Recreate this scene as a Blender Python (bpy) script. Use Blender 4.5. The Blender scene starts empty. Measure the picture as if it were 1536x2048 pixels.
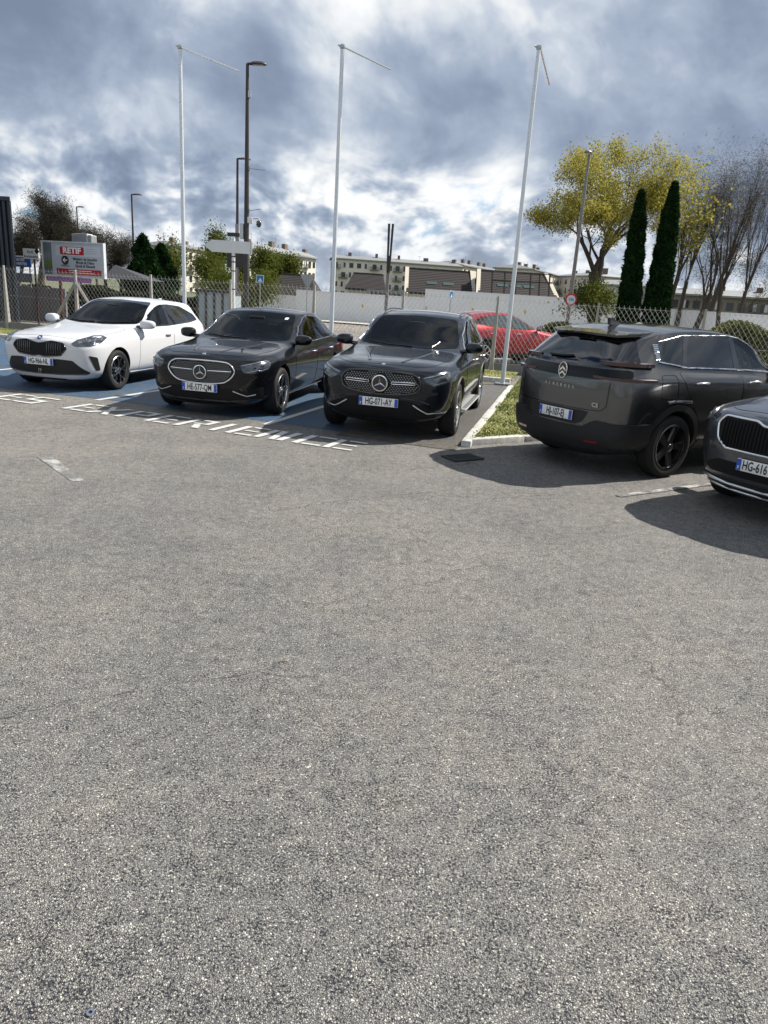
import bpy, bmesh, math, random
import numpy as np
from mathutils import Vector, Matrix
from mathutils.bvhtree import BVHTree
from mathutils.geometry import delaunay_2d_cdt

SC = bpy.context.scene
COL = SC.collection
R_ = math.radians
random.seed(7)
RNG = np.random.default_rng(7)

# ------------------------------------------------------------------ camera
FPX, PITCH, ROLL, CAMH = 1430.0, R_(16.75), R_(3.72), 1.80
c_f = Vector((0, math.cos(PITCH), -math.sin(PITCH)))
c_r0 = Vector((1, 0, 0)); c_u0 = c_r0.cross(c_f)
c_r = c_r0 * math.cos(ROLL) + c_u0 * math.sin(ROLL)
c_u = -c_r0 * math.sin(ROLL) + c_u0 * math.cos(ROLL)
cam_d = bpy.data.cameras.new('camera')
cam = bpy.data.objects.new('camera', cam_d); COL.objects.link(cam)
m = Matrix((c_r, c_u, -c_f)).transposed().to_4x4(); m.translation = (0, 0, CAMH)
cam.matrix_world = m
cam_d.sensor_fit = 'HORIZONTAL'; cam_d.sensor_width = 36.0
cam_d.lens = FPX * 36.0 / 1536.0
cam_d.clip_start = 0.1; cam_d.clip_end = 6000
SC.camera = cam

# ------------------------------------------------------------------ sun, sky
SUN_AZ, SUN_EL = R_(26.0), R_(45.0)          # azimuth from +X towards +Y
sun_dir = Vector((math.cos(SUN_EL) * math.cos(SUN_AZ), math.cos(SUN_EL) * math.sin(SUN_AZ), math.sin(SUN_EL)))
sd = bpy.data.lights.new('sun', 'SUN'); sd.energy = 5.0; sd.angle = R_(0.53); sd.color = (1.0, 0.94, 0.85)
so = bpy.data.objects.new('sun', sd); COL.objects.link(so)
so.rotation_euler = sun_dir.to_track_quat('Z', 'Y').to_euler(); so.location = (40, 40, 60)

W = bpy.data.worlds.new('World'); SC.world = W; W.use_nodes = True
wt = W.node_tree; wt.nodes.clear()
SKY_STRENGTH = 0.07

class NG:
    """small helper to write node trees as expressions"""
    def __init__(s, tree): s.t = tree
    def n(s, ty, **kw):
        nd = s.t.nodes.new(ty)
        for k, v in kw.items():
            if k.startswith('i_'):
                key = k[2:]
                nd.inputs[int(key) if key.isdigit() else key.replace('_', ' ')].default_value = v
            else: setattr(nd, k, v)
        return nd
    def link(s, a, b): s.t.links.new(a, b)
    def val(s, sock, v):
        if hasattr(v, 'is_linked') or isinstance(v, bpy.types.NodeSocket): s.t.links.new(v, sock)
        else: sock.default_value = v
    def math(s, op, a, b=0.0, c=None, clamp=False):
        nd = s.t.nodes.new('ShaderNodeMath'); nd.operation = op; nd.use_clamp = clamp
        s.val(nd.inputs[0], a); s.val(nd.inputs[1], b)
        if c is not None: s.val(nd.inputs[2], c)
        return nd.outputs[0]
    def vmath(s, op, a, b=(0, 0, 0), out=0):
        nd = s.t.nodes.new('ShaderNodeVectorMath'); nd.operation = op
        s.val(nd.inputs[0], a); s.val(nd.inputs[1], b)
        return nd.outputs[out]
    def scale(s, a, f):
        nd = s.t.nodes.new('ShaderNodeVectorMath'); nd.operation = 'SCALE'
        s.val(nd.inputs[0], a); s.val(nd.inputs['Scale'], f); return nd.outputs[0]
    def noise(s, vec, scale, detail=4, rough=.55, lac=2.0, dist=0.0, out='Fac', dims='3D'):
        nd = s.t.nodes.new('ShaderNodeTexNoise'); nd.noise_dimensions = dims
        if vec is not None: s.val(nd.inputs['Vector'], vec)
        nd.inputs['Scale'].default_value = scale; nd.inputs['Detail'].default_value = detail
        nd.inputs['Roughness'].default_value = rough; nd.inputs['Lacunarity'].default_value = lac
        nd.inputs['Distortion'].default_value = dist
        return nd.outputs[out]
    def vor(s, vec, scale, feature='F1', out='Distance', rnd=1.0):
        nd = s.t.nodes.new('ShaderNodeTexVoronoi'); nd.feature = feature
        if vec is not None: s.val(nd.inputs['Vector'], vec)
        nd.inputs['Scale'].default_value = scale; nd.inputs['Randomness'].default_value = rnd
        return nd.outputs[out]
    def ramp(s, fac, stops, interp='LINEAR'):
        nd = s.t.nodes.new('ShaderNodeValToRGB'); cr = nd.color_ramp; cr.interpolation = interp
        while len(cr.elements) < len(stops): cr.elements.new(0.5)
        for e, (p, c) in zip(cr.elements, stops):
            e.position = p; e.color = (*c, 1) if len(c) == 3 else c
        s.val(nd.inputs[0], fac); return nd.outputs[0]
    def mix(s, f, a, b, blend='MIX'):
        nd = s.t.nodes.new('ShaderNodeMix'); nd.data_type = 'RGBA'; nd.blend_type = blend
        s.val(nd.inputs[0], f)
        for k, v in ((6, a), (7, b)):
            if isinstance(v, tuple) and len(v) == 3: v = (*v, 1)
            s.val(nd.inputs[k], v)
        return nd.outputs[2]
    def smooth(s, x, a, b, lo=0.0, hi=1.0):
        nd = s.t.nodes.new('ShaderNodeMapRange'); nd.interpolation_type = 'SMOOTHSTEP'
        s.val(nd.inputs[0], x); nd.inputs[1].default_value = a; nd.inputs[2].default_value = b
        nd.inputs[3].default_value = lo; nd.inputs[4].default_value = hi
        return nd.outputs[0]

def pix_dir(x, y):
    d = c_f * FPX + c_r * (x - 768) + c_u * (1024 - y)
    return d.normalized()
def on_ground(x, y, z=0.0):
    d = pix_dir(x, y); t = (z - CAMH) / d.z
    return Vector((0, 0, CAMH)) + d * t
def at_depth(x, y, Y):
    d = pix_dir(x, y); return Vector((0, 0, CAMH)) + d * (Y / d.y)

def build_sky():
    g = NG(wt)
    tc = g.n('ShaderNodeTexCoord'); D = g.vmath('NORMALIZE', tc.outputs['Generated'])
    sky = g.n('ShaderNodeTexSky', sky_type='NISHITA', sun_disc=False, sun_elevation=SUN_EL,
              sun_rotation=math.pi / 2 - SUN_AZ, air_density=1.0, dust_density=1.0, ozone_density=1.5)
    sep = g.n('ShaderNodeSeparateXYZ'); g.link(D, sep.inputs[0]); el = sep.outputs[2]
    P = g.vmath('MULTIPLY', g.vmath('ADD', D, SKY_SEED), (1.0, 1.0, 1.25))
    warp = g.vmath('SUBTRACT', g.noise(P, 2.6, 3, .5, out='Color'), (.5, .5, .5))
    Pw = g.vmath('ADD', P, g.scale(warp, 0.16))
    lit = tuple(Vector((sun_dir.x, sun_dir.y, sun_dir.z * 1.25)).normalized() * .045)
    A = g.noise(Pw, 1.9, 6, .47); B = g.noise(Pw, 5.5, 8, .56); B2 = g.noise(g.vmath('ADD', Pw, lit), 5.5, 5, .56)
    F = g.noise(Pw, 15.0, 6, .6)
    relief = g.math('SUBTRACT', B, B2)
    def blob(px_, py_, rad, asp=1.0):
        diff = g.vmath('SUBTRACT', D, tuple(pix_dir(px_, py_)))
        if asp != 1.0: diff = g.vmath('MULTIPLY', diff, (1.0, 1.0, asp))
        q = g.math('DIVIDE', g.vmath('LENGTH', diff, out=1), rad)
        return g.math('EXPONENT', g.math('MULTIPLY', g.math('MULTIPLY', q, q), -1.0))
    cen = lambda q_, k_: g.math('MULTIPLY', g.math('SUBTRACT', q_, .5), k_)
    T = g.math('ADD', g.math('ADD', .95, cen(A, 1.35)), g.math('ADD', cen(B, .36), cen(F, .07)))
    for (bx, by, br, asp, w_) in SKY_BLOBS:
        T = g.math('ADD', T, g.math('MULTIPLY', blob(bx, by, br, asp), w_))
    low = g.smooth(el, 0.05, 0.22, 1.0, 0.0)                       # broken cumulus near the horizon
    puff = g.noise(g.vmath('MULTIPLY', Pw, (1, 1, 1.25)), 8.5, 7, .56)
    puff2 = g.noise(g.vmath('MULTIPLY', g.vmath('ADD', Pw, tuple(.5 * q for q in lit)), (1, 1, 1.25)), 8.5, 4, .56)
    T = g.math('SUBTRACT', T, g.math('MULTIPLY', low, 0.02))
    T = g.math('ADD', T, g.math('MULTIPLY', g.math('MULTIPLY', g.math('SUBTRACT', puff, .5), low), .85))
    bil = g.n('ShaderNodeTexVoronoi', feature='SMOOTH_F1'); g.link(g.vmath('ADD', Pw, g.scale(g.vmath('SUBTRACT', g.noise(Pw, 14, 4, .6, out='Color'), (.5, .5, .5)), .05)), bil.inputs['Vector']); bil.inputs['Scale'].default_value = 9.0; bil.inputs['Smoothness'].default_value = .35
    T = g.math('ADD', T, g.math('MULTIPLY', g.math('SUBTRACT', .38, bil.outputs['Distance']), g.math('ADD', .03, g.math('MULTIPLY', low, .34))))
    cover = g.smooth(T, 0.70, 0.79)
    shade = g.math('SUBTRACT', T, g.math('MULTIPLY', relief, .8))
    shade = g.math('SUBTRACT', shade, g.math('MULTIPLY', g.math('MULTIPLY', g.math('SUBTRACT', puff, puff2), low), 2.6))
    ccol = g.ramp(g.smooth(shade, 0.70, 1.28), [(0.0, (.70, .71, .72)), (.12, (.58, .60, .62)), (.28, (.40, .445, .51)),
                                               (.48, (.275, .325, .41)), (.74, (.195, .24, .325)), (1.0, (.14, .18, .25))])
    hz = g.smooth(el, 0.0, 0.12, 0.35, 0.0)
    ccol = g.mix(hz, ccol, (.47, .51, .55))
    ccol = g.mix(1.0, ccol, (.93 / SKY_STRENGTH,) * 3, 'MULTIPLY')
    skyc = g.mix(1.0, sky.outputs[0], (.74, .95, 1.20), 'MULTIPLY')
    col = g.mix(cover, skyc, ccol)
    bg = g.n('ShaderNodeBackground'); g.link(col, bg.inputs[0]); bg.inputs[1].default_value = SKY_STRENGTH
    out = g.n('ShaderNodeOutputWorld'); g.link(bg.outputs[0], out.inputs[0])
SKY_SEED = (3.1, .4, .2)
SKY_BLOBS = [(320, 300, .24, 1, .14), (560, 70, .08, 1, .14), (900, 240, .16, 1.3, .24), (1250, 130, .20, 1, .05), (0, -40, .12, 1, .22),
             (60, 30, .14, 1, -.05), (650, 140, .05, .5, -.16), (720, 350, .06, 1, -.05), (900, 440, .16, 2.2, -.07),
             (1500, 240, .08, 1, -.06), (400, 470, .05, 1.2, -.14), (480, 330, .12, 1, .06)]
build_sky()

SC.view_settings.view_transform = 'Standard'; SC.view_settings.look = 'None'
SC.view_settings.gamma = 1.0; SC.view_settings.use_curve_mapping = False
SC.view_settings.exposure = 0.66
SC.cycles.use_denoising = True
SC.cycles.max_bounces = 4; SC.cycles.diffuse_bounces = 2; SC.cycles.glossy_bounces = 3; SC.cycles.transparent_max_bounces = 10
SC.cycles.use_adaptive_sampling = True; SC.cycles.adaptive_threshold = .02
W.cycles.sampling_method = 'MANUAL'; W.cycles.sample_map_resolution = 512
SC.cycles.caustics_reflective = False; SC.cycles.caustics_refractive = False

# ------------------------------------------------------------------ helpers
def link(name, me, parent=None, mats=(), smooth=None, loc=None, rot=None):
    ob = bpy.data.objects.new(name, me); COL.objects.link(ob)
    for mm in (mats if isinstance(mats, (list, tuple)) else [mats]): 
        if mm is not None: me.materials.append(mm)
    if parent is not None: ob.parent = parent
    if smooth is not None:
        me.shade_smooth()
        if smooth < 180: me.set_sharp_from_angle(angle=R_(smooth))
    if loc is not None: ob.location = loc
    if rot is not None: ob.rotation_euler = rot
    return ob
def empty(name, loc=(0, 0, 0), rz=0.0):
    o = bpy.data.objects.new(name, None); COL.objects.link(o); o.location = loc; o.rotation_euler = (0, 0, rz)
    o.empty_display_size = .2; return o
def tag(o, label, cat, group=None, kind=None):
    if label: o['label'] = label
    if cat: o['category'] = cat
    if group: o['group'] = group
    if kind: o['kind'] = kind
    return o
def struct(o, label=None, cat=None):
    o['kind'] = 'structure'
    if label: o['label'] = label
    if cat: o['category'] = cat
    return o

class MB:
    """collects geometry for ONE mesh"""
    def __init__(s): s.v = []; s.f = []; s.m = []
    def add(s, vs, fs, mi=0):
        b = len(s.v); s.v += [tuple(p) for p in vs]; s.f += [tuple(b + i for i in f) for f in fs]; s.m += [mi] * len(fs); return s
    def box(s, x0, x1, y0, y1, z0, z1, mi=0, M=None):
        vs = [Vector((x, y, z)) for z in (z0, z1) for y in (y0, y1) for x in (x0, x1)]
        if M is not None: vs = [M @ p for p in vs]
        return s.add(vs, [(0, 2, 3, 1), (4, 5, 7, 6), (0, 1, 5, 4), (2, 6, 7, 3), (0, 4, 6, 2), (1, 3, 7, 5)], mi)
    def bbox(s, x0, x1, y0, y1, z0, z1, b=.01, mi=0, M=None):
        bm = bmesh.new(); bmesh.ops.create_cube(bm, size=1)
        for v in bm.verts: v.co = Vector(((x0 + x1) / 2 + v.co.x * (x1 - x0), (y0 + y1) / 2 + v.co.y * (y1 - y0), (z0 + z1) / 2 + v.co.z * (z1 - z0)))
        bmesh.ops.bevel(bm, geom=bm.edges[:], offset=b, segments=2, affect='EDGES', profile=.5)
        bm.verts.index_update()
        vs = [(M @ v.co if M is not None else v.co.copy()) for v in bm.verts]
        s.add(vs, [[v.index for v in f.verts] for f in bm.faces], mi); bm.free(); return s
    def tube(s, pts, r, n=8, mi=0, caps=True, closed=False):
        pts = [Vector(p) for p in pts]; k = len(pts); rs = r if isinstance(r, (list, tuple)) else [r] * k
        rings = []; up = None
        for i, p in enumerate(pts):
            if closed: d = pts[(i + 1) % k] - pts[i - 1]
            else: d = pts[min(i + 1, k - 1)] - pts[max(i - 1, 0)]
            d.normalize()
            if up is None:
                up = Vector((0, 0, 1)) if abs(d.z) < .9 else Vector((1, 0, 0))
            a = d.cross(up).normalized(); b = a.cross(d).normalized(); up = b
            rings.append([p + (a * math.cos(2 * math.pi * q / n) + b * math.sin(2 * math.pi * q / n)) * rs[i] for q in range(n)])
        vs = [q for rg in rings for q in rg]; fs = []
        for i in range(k if closed else k - 1):
            j = (i + 1) % k
            for q in range(n): fs.append((i * n + q, i * n + (q + 1) % n, j * n + (q + 1) % n, j * n + q))
        if caps and not closed: fs += [tuple(range(n))[::-1], tuple((k - 1) * n + q for q in range(n))]
        return s.add(vs, fs, mi)
    def lathe(s, prof, n=32, mi=0, axis='z', M=None, close=False):
        vs = []
        for (r, h) in prof:
            for q in range(n):
                a = 2 * math.pi * q / n; c, t = r * math.cos(a), r * math.sin(a)
                p = Vector((c, t, h)) if axis == 'z' else Vector((c, h, t))
                vs.append(M @ p if M is not None else p)
        fs = []; k = len(prof)
        for i in range(k if close else k - 1):
            j = (i + 1) % k
            for q in range(n):
                f = (i * n + q, i * n + (q + 1) % n, j * n + (q + 1) % n, j * n + q)
                fs.append(f if axis == 'z' else f[::-1])
        return s.add(vs, fs, mi)
    def prism(s, poly, h0, h1, M=None, mi=0):
        n = len(poly); vs = [Vector((x, y, h0)) for x, y in poly] + [Vector((x, y, h1)) for x, y in poly]
        if M is not None: vs = [M @ p for p in vs]
        return s.add(vs, [tuple(range(n))[::-1], tuple(range(n, 2 * n))] + [(i, (i + 1) % n, n + (i + 1) % n, n + i) for i in range(n)], mi)
    def mesh(s, name):
        me = bpy.data.meshes.new(name); me.from_pydata(s.v, [], s.f)
        if any(s.m): me.polygons.foreach_set('material_index', s.m)
        me.update(); return me
    def build(s, name, mats, parent=None, smooth=None, **kw): return link(name, s.mesh(name), parent, mats, smooth, **kw)

def frame(origin, xdir, zdir=(0, 0, 1)):
    """matrix whose X is xdir, Y the in-plane up (zdir), Z the outward normal x cross z"""
    x = Vector(xdir).normalized(); y = Vector(zdir); y = (y - x * y.dot(x)).normalized(); z = x.cross(y)
    M = Matrix((x, y, z)).transposed().to_4x4(); M.translation = origin; return M
DG = None
def text_mesh(txt, size, M, depth=0.0, align='CENTER', width=1.0, name='lettering', bold=0.0):
    cu = bpy.data.curves.new('t', 'FONT'); cu.body = txt; cu.size = size; cu.align_x = align; cu.align_y = 'CENTER'
    cu.extrude = depth; cu.offset = bold; cu.resolution_u = 3
    ob = bpy.data.objects.new('t', cu); COL.objects.link(ob)
    me = bpy.data.meshes.new_from_object(ob); bpy.data.objects.remove(ob); bpy.data.curves.remove(cu)
    S = Matrix.Diagonal((width, 1, 1, 1)); me.transform(M @ S); me.name = name
    return me

# ------------------------------------------------------------------ materials
MATS = {}
def mat(name, col=(.5, .5, .5), rough=.5, metal=0.0, coat=0.0, spec=.5, var=0.0, vscale=8.0, bump=0.0, bscale=200.0, emit=None, alpha=None, crough=.03):
    if name in MATS: return MATS[name]
    mt = bpy.data.materials.new(name); mt.use_nodes = True; t = mt.node_tree; g = NG(t)
    b = t.nodes['Principled BSDF']
    b.inputs['Base Color'].default_value = (*col, 1); b.inputs['Roughness'].default_value = rough; b.inputs['Metallic'].default_value = metal
    b.inputs['Coat Weight'].default_value = coat; b.inputs['Coat Roughness'].default_value = crough; b.inputs['Specular IOR Level'].default_value = spec
    tc = None
    if var > 0 or bump > 0: tc = g.n('ShaderNodeTexCoord').outputs['Object']
    if var > 0:
        nz = g.noise(tc, vscale, 6, .65)
        cl = g.mix(nz, tuple(max(0, c * (1 - var)) for c in col), tuple(min(1, c * (1 + var)) for c in col))
        g.link(cl, b.inputs['Base Color'])
        g.link(g.math('ADD', g.math('MULTIPLY', nz, .2), rough - .1, clamp=True), b.inputs['Roughness'])
    if bump > 0:
        bp = g.n('ShaderNodeBump'); bp.inputs['Strength'].default_value = bump; bp.inputs['Distance'].default_value = .004
        g.link(g.noise(tc, bscale, 4, .6), bp.inputs['Height']); g.link(bp.outputs[0], b.inputs['Normal'])
    MATS[name] = mt; return mt
def paint(name, col, metal=.0, rough=.35, flake=0.0):
    mt = mat(name, col, rough=rough, metal=metal, coat=1.0, crough=.02, spec=.05)
    t = mt.node_tree; g = NG(t); b = t.nodes['Principled BSDF']
    tc = g.n('ShaderNodeTexCoord').outputs['Object']
    # thin dust film, denser low on the body, breaks up the clear coat slightly
    dn = g.noise(tc, 5.0, 5, .6); 
    g.link(g.math('ADD', g.math('MULTIPLY', g.smooth(dn, .35, .8), .018), .004), b.inputs['Coat Roughness'])
    return mt
# ------------------------------------------------------------------ car builder
def rp(pts, r=.02, n=4):
    """round the corners of a closed polygon"""
    out = []; k = len(pts)
    for i in range(k):
        p = Vector(pts[i]); a = Vector(pts[i - 1]); b = Vector(pts[(i + 1) % k])
        da, db = a - p, b - p; rr = min(r, da.length * .45, db.length * .45)
        q0 = p + da.normalized() * rr; q1 = p + db.normalized() * rr
        for j in range(n + 1):
            t = j / n; out.append(tuple(q0 * (1 - t) ** 2 + p * 2 * t * (1 - t) + q1 * t * t))
    return out
def dens(pts, step=.03, closed=True):
    out = []; k = len(pts)
    for i in range(k if closed else k - 1):
        a = Vector(pts[i]); b = Vector(pts[(i + 1) % k]); n = max(1, int(math.ceil((b - a).length / step)))
        out += [tuple(a.lerp(b, j / n)) for j in range(n)]
    if not closed: out.append(tuple(pts[-1]))
    return out
def interp(keys, x):
    ks = sorted(keys); return float(np.interp(x, [k[0] for k in ks], [k[1] for k in ks]))

class Car:
    def __init__(s, name, label, cat, front_axle, yaw, sp, group=None):
        s.sp = sp; s.W = sp['W']; s.wb = sp['wb']
        s.root = empty(name, (front_axle[0], front_axle[1], 0), R_(yaw)); tag(s.root, label, cat, group)
        s.body()
    def body(s):
        sp = s.sp; W = s.W; st = sp['st']; ns = len(st)
        pf = [1.0] * ns; tf = [0.0] * ns; tr = [0.0] * ns
        for i, (a, b) in enumerate(zip(sp.get('pf', (.44, .75, .925, .985)), (1, 1, .8, .35))): pf[i] = a; tf[i] = b
        for i, (a, b) in enumerate(zip(sp.get('pr', (.46, .77, .925, .985)), (1, 1, .85, .45))): pf[-1 - i] = a; tr[-1 - i] = b
        NJ = 10; ring = []
        for k, x in enumerate(st):
            row = []
            for j in range(NJ):
                y = interp(sp['y'][j], x) * W * pf[k] if j not in (0, 9) else 0.0
                z = interp(sp['z'][j], x)
                xx = x + sp['df'][j] * tf[k] + sp['dr'][j] * tr[k]
                row.append((xx, y, z))
            ring.append(row)
        mb_v = []; idx = {}
        for k in range(ns):
            for j in range(NJ):
                idx[k, j, 1] = len(mb_v); mb_v.append(ring[k][j])
                if j in (0, 9): idx[k, j, -1] = idx[k, j, 1]
                else:
                    x, y, z = ring[k][j]; idx[k, j, -1] = len(mb_v); mb_v.append((x, -y, z))
        fs = []
        for k in range(ns - 1):
            for j in range(NJ - 1):
                a, b, c, d = idx[k, j, 1], idx[k, j + 1, 1], idx[k + 1, j + 1, 1], idx[k + 1, j, 1]
                fs.append((a, b, c, d))
                a, b, c, d = idx[k, j, -1], idx[k, j + 1, -1], idx[k + 1, j + 1, -1], idx[k + 1, j, -1]
                fs.append((d, c, b, a))
        for k, sg, bul in ((0, 1, .02), (ns - 1, -1, -.015)):
            cen = {}
            for j in range(1, NJ - 1):
                if j == 1: cen[j] = idx[k, 0, 1]
                elif j == NJ - 2: cen[j] = idx[k, 9, 1]
                else:
                    x, y, z = ring[k][j]; cen[j] = len(mb_v); mb_v.append((x + bul, 0, z + (sp.get('cb', 0.0) if k == 0 else 0)))
            for j in range(1, NJ - 2):
                for side in (1, -1):
                    q = (idx[k, j, side], cen[j], cen[j + 1], idx[k, j + 1, side])
                    fs.append(q if sg * side > 0 else q[::-1])
        me = bpy.data.meshes.new('cage'); me.from_pydata(mb_v, [], fs); me.update()
        bm = bmesh.new(); bm.from_mesh(me); bmesh.ops.recalc_face_normals(bm, faces=bm.faces)
        cl = bm.edges.layers.float.new('crease_edge'); bm.verts.ensure_lookup_table()
        for (j, k0, k1, cr) in sp.get('crease', ()):
            for side in (1, -1):
                for k in range(k0, min(k1, ns - 1)):
                    e = bm.edges.get((bm.verts[idx[k, j, side]], bm.verts[idx[k + 1, j, side]]))
                    if e: e[cl] = cr
        bm.to_mesh(me); bm.free()
        ob = bpy.data.objects.new('body', me); COL.objects.link(ob)
        md = ob.modifiers.new('s', 'SUBSURF'); md.levels = 3; md.render_levels = 3
        dg = bpy.context.evaluated_depsgraph_get(); dense = bpy.data.meshes.new_from_object(ob.evaluated_get(dg))
        dense.calc_loop_triangles()
        s.V = [v.co.copy() for v in dense.vertices]; s.N = [v.normal.copy() for v in dense.vertices]
        s.T = [tuple(t.vertices) for t in dense.loop_triangles]
        s.bvh = BVHTree.FromPolygons(s.V, s.T)
        # wheel wells
        ob.modifiers.clear(); ob.data = dense
        Ra = sp['Ra']; cut = MB()
        for ax in (0, -s.wb):
            for sd in (1, -1):
                M = Matrix.Translation((ax, 0, sp['R'] + sp.get('archdz', .01)))
                y0, y1 = sorted((sd * (W - .36), sd * (W + .4)))
                cut.lathe([(0.0001, y0), (Ra, y0), (Ra, y1), (0.0001, y1)], 56, axis='y', M=M)
        cme = cut.mesh('cut'); bm = bmesh.new(); bm.from_mesh(cme); bmesh.ops.remove_doubles(bm, verts=bm.verts, dist=.0005)
        bmesh.ops.recalc_face_normals(bm, faces=bm.faces); bm.to_mesh(cme); bm.free()
        co = bpy.data.objects.new('cut', cme); COL.objects.link(co)
        cos = [co] + [s.cutter(q) for q in s.cabin_cuts()]
        for q in cos:
            bo = ob.modifiers.new('b', 'BOOLEAN'); bo.operation = 'DIFFERENCE'; bo.object = q; bo.solver = 'EXACT'
        n0 = len(dense.polygons)
        dg = bpy.context.evaluated_depsgraph_get(); fin = bpy.data.meshes.new_from_object(ob.evaluated_get(dg))
        print(sp.get('nm', ''), 'faces', n0, len(fin.polygons))
        for q in cos: bpy.data.objects.remove(q)
        ob.modifiers.clear(); ob.data = fin; fin.name = 'body'
        fin.materials.clear(); fin.materials.append(sp['paint']); fin.materials.append(MATS['car_black_plastic']); fin.materials.append(MATS['cabin_trim'])
        zc = sp.get('zclad', .26)
        for p in fin.polygons:
            c = p.center; d = min(math.hypot(c.x - ax, c.z - sp['R'] - sp.get('archdz', .01)) for ax in (0, -s.wb))
            inner = False
            if c.z > .55 and sp.get('cabin'):
                l_, n_, i_, d_ = s.bvh.find_nearest(c); inner = d_ > .004
            p.material_index = 2 if inner else 1 if (d < Ra + .002 and abs(c.y) > W - .37) or c.z < zc else 0
        fin.shade_smooth(); fin.set_sharp_from_angle(angle=R_(38))
        ob.parent = s.root; s.body_ob = ob
    def cutter(s, mb):
        me = mb.mesh('cut'); bm = bmesh.new(); bm.from_mesh(me); bmesh.ops.recalc_face_normals(bm, faces=bm.faces); bm.to_mesh(me); bm.free()
        o = bpy.data.objects.new('cut', me); COL.objects.link(o); return o
    def side_fit(s, xz):
        """pull a side outline down wherever it would leave the side of the car"""
        return [(x, s.hit(90, -x, z)[0].z) for x, z in xz]
    def cabin_cuts(s):
        cb = s.sp.get('cabin')
        if not cb: return []
        W = s.W; out = []
        XZ = Matrix(((1, 0, 0, 0), (0, 0, -1, 0), (0, 1, 0, 0), (0, 0, 0, 1)))      # (x, z, h) -> (x, -h, z)
        q = MB(); q.prism(cb['profile'], -cb.get('w', .60) * W, cb.get('w', .60) * W, M=XZ); out.append(q)
        for poly in s.sp['sw']:
            q = MB(); pp = s.side_fit(poly)
            for h0, h1 in ((.50 * W, 1.3 * W), (-1.3 * W, -.50 * W)): q.prism(pp, h0, h1, M=XZ)
            out.append(q)
        YZ = Matrix(((0, 0, 1, 0), (1, 0, 0, 0), (0, 1, 0, 0), (0, 0, 0, 1)))       # (y, z, h) -> (h, y, z)
        q = MB(); q.prism(s.sp['ws'], cb['dash'], .5, M=YZ); out.append(q)
        if s.sp.get('rw'):
            q = MB(); q.prism(s.sp['rw'], -s.wb - 1.6, cb['rear'], M=YZ); out.append(q)
        return out
    def cabin(s, x_seat, z_belt, roof, right_hand=False):
        """seats, head rests, steering wheel and mirror seen through the glass"""
        t = MATS['cabin_seat']
        for y in (-.37, .37):
            q = MB(); q.bbox(x_seat - .16, x_seat, y - .25, y + .25, z_belt - .40, z_belt + .10, .05); so_ = q.build('seat', [t], s.root, smooth=40)
            q = MB(); q.bbox(x_seat - .19, x_seat - .09, y - .13, y + .13, z_belt + .12, z_belt + .29, .04); q.build('head_rest', [t], so_, smooth=40)
        q = MB(); q.bbox(x_seat - 1.02, x_seat - .88, -.60, .60, z_belt - .40, z_belt + .06, .05); so_ = q.build('rear_seat', [t], s.root, smooth=40)
        for y in (-.42, 0, .42):
            q = MB(); q.bbox(x_seat - 1.02, x_seat - .93, y - .12, y + .12, z_belt + .07, z_belt + .21, .035); q.build('head_rest', [t], so_, smooth=40)
        cx = x_seat + .52; M = Matrix.Translation((cx, .37, z_belt - .02)) @ Matrix.Rotation(R_(-66), 4, 'Y')
        q = MB(); q.tube([M @ Vector((.18 * math.cos(a), .18 * math.sin(a), 0)) for a in np.linspace(0, 2 * math.pi, 28, endpoint=False)], .015, 6, closed=True)
        q.box(-.05, .05, -.17, .17, -.02, .01, M=M); q.build('steering_wheel', [MATS['cabin_trim']], s.root, smooth=50)
        q = MB(); q.bbox(x_seat + .42, x_seat + .45, -.13, .13, roof - .17, roof - .09, .012); q.build('rear_view_mirror', [MATS['cabin_trim']], s.root, smooth=40)
    # ---- projection on the body surface
    def hit(s, th, a, z, far=4.0):
        t = R_(th); n = Vector((math.cos(t), math.sin(t), 0)); tt = Vector((-math.sin(t), math.cos(t), 0))
        og = Vector((-s.wb, 0, 0)) if 100 < abs(th) < 170 else Vector((0, 0, 0))
        o = og + tt * a + Vector((0, 0, z)) + n * far
        loc, nr, i, d = s.bvh.ray_cast(o, -n)
        if abs(th) == 90 and z > 1.0:            # stay on the side: never slip over the pillar on to the screen or roof
            zz = z
            while (loc is None or abs(nr.y) < .62) and zz > .98:
                zz -= .012; o.z = zz; loc, nr, i, d = s.bvh.ray_cast(o, -n)
        if loc is None:
            loc, nr, i, d = s.bvh.find_nearest(og + tt * a + Vector((0, 0, z)) + n * s.W * 1.0)
        a_, b_, c_ = s.T[i]; A, B, C = s.V[a_], s.V[b_], s.V[c_]
        from mathutils.geometry import barycentric_transform
        nn = barycentric_transform(loc, A, B, C, s.N[a_], s.N[b_], s.N[c_]).normalized()
        return loc, nn
    def hit_top(s, x, y):
        loc, nr, i, d = s.bvh.ray_cast(Vector((x, y, 4)), Vector((0, 0, -1)))
        if loc is None: loc, nr, i, d = s.bvh.find_nearest(Vector((x, y, 1.2)))
        return loc, nr
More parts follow.
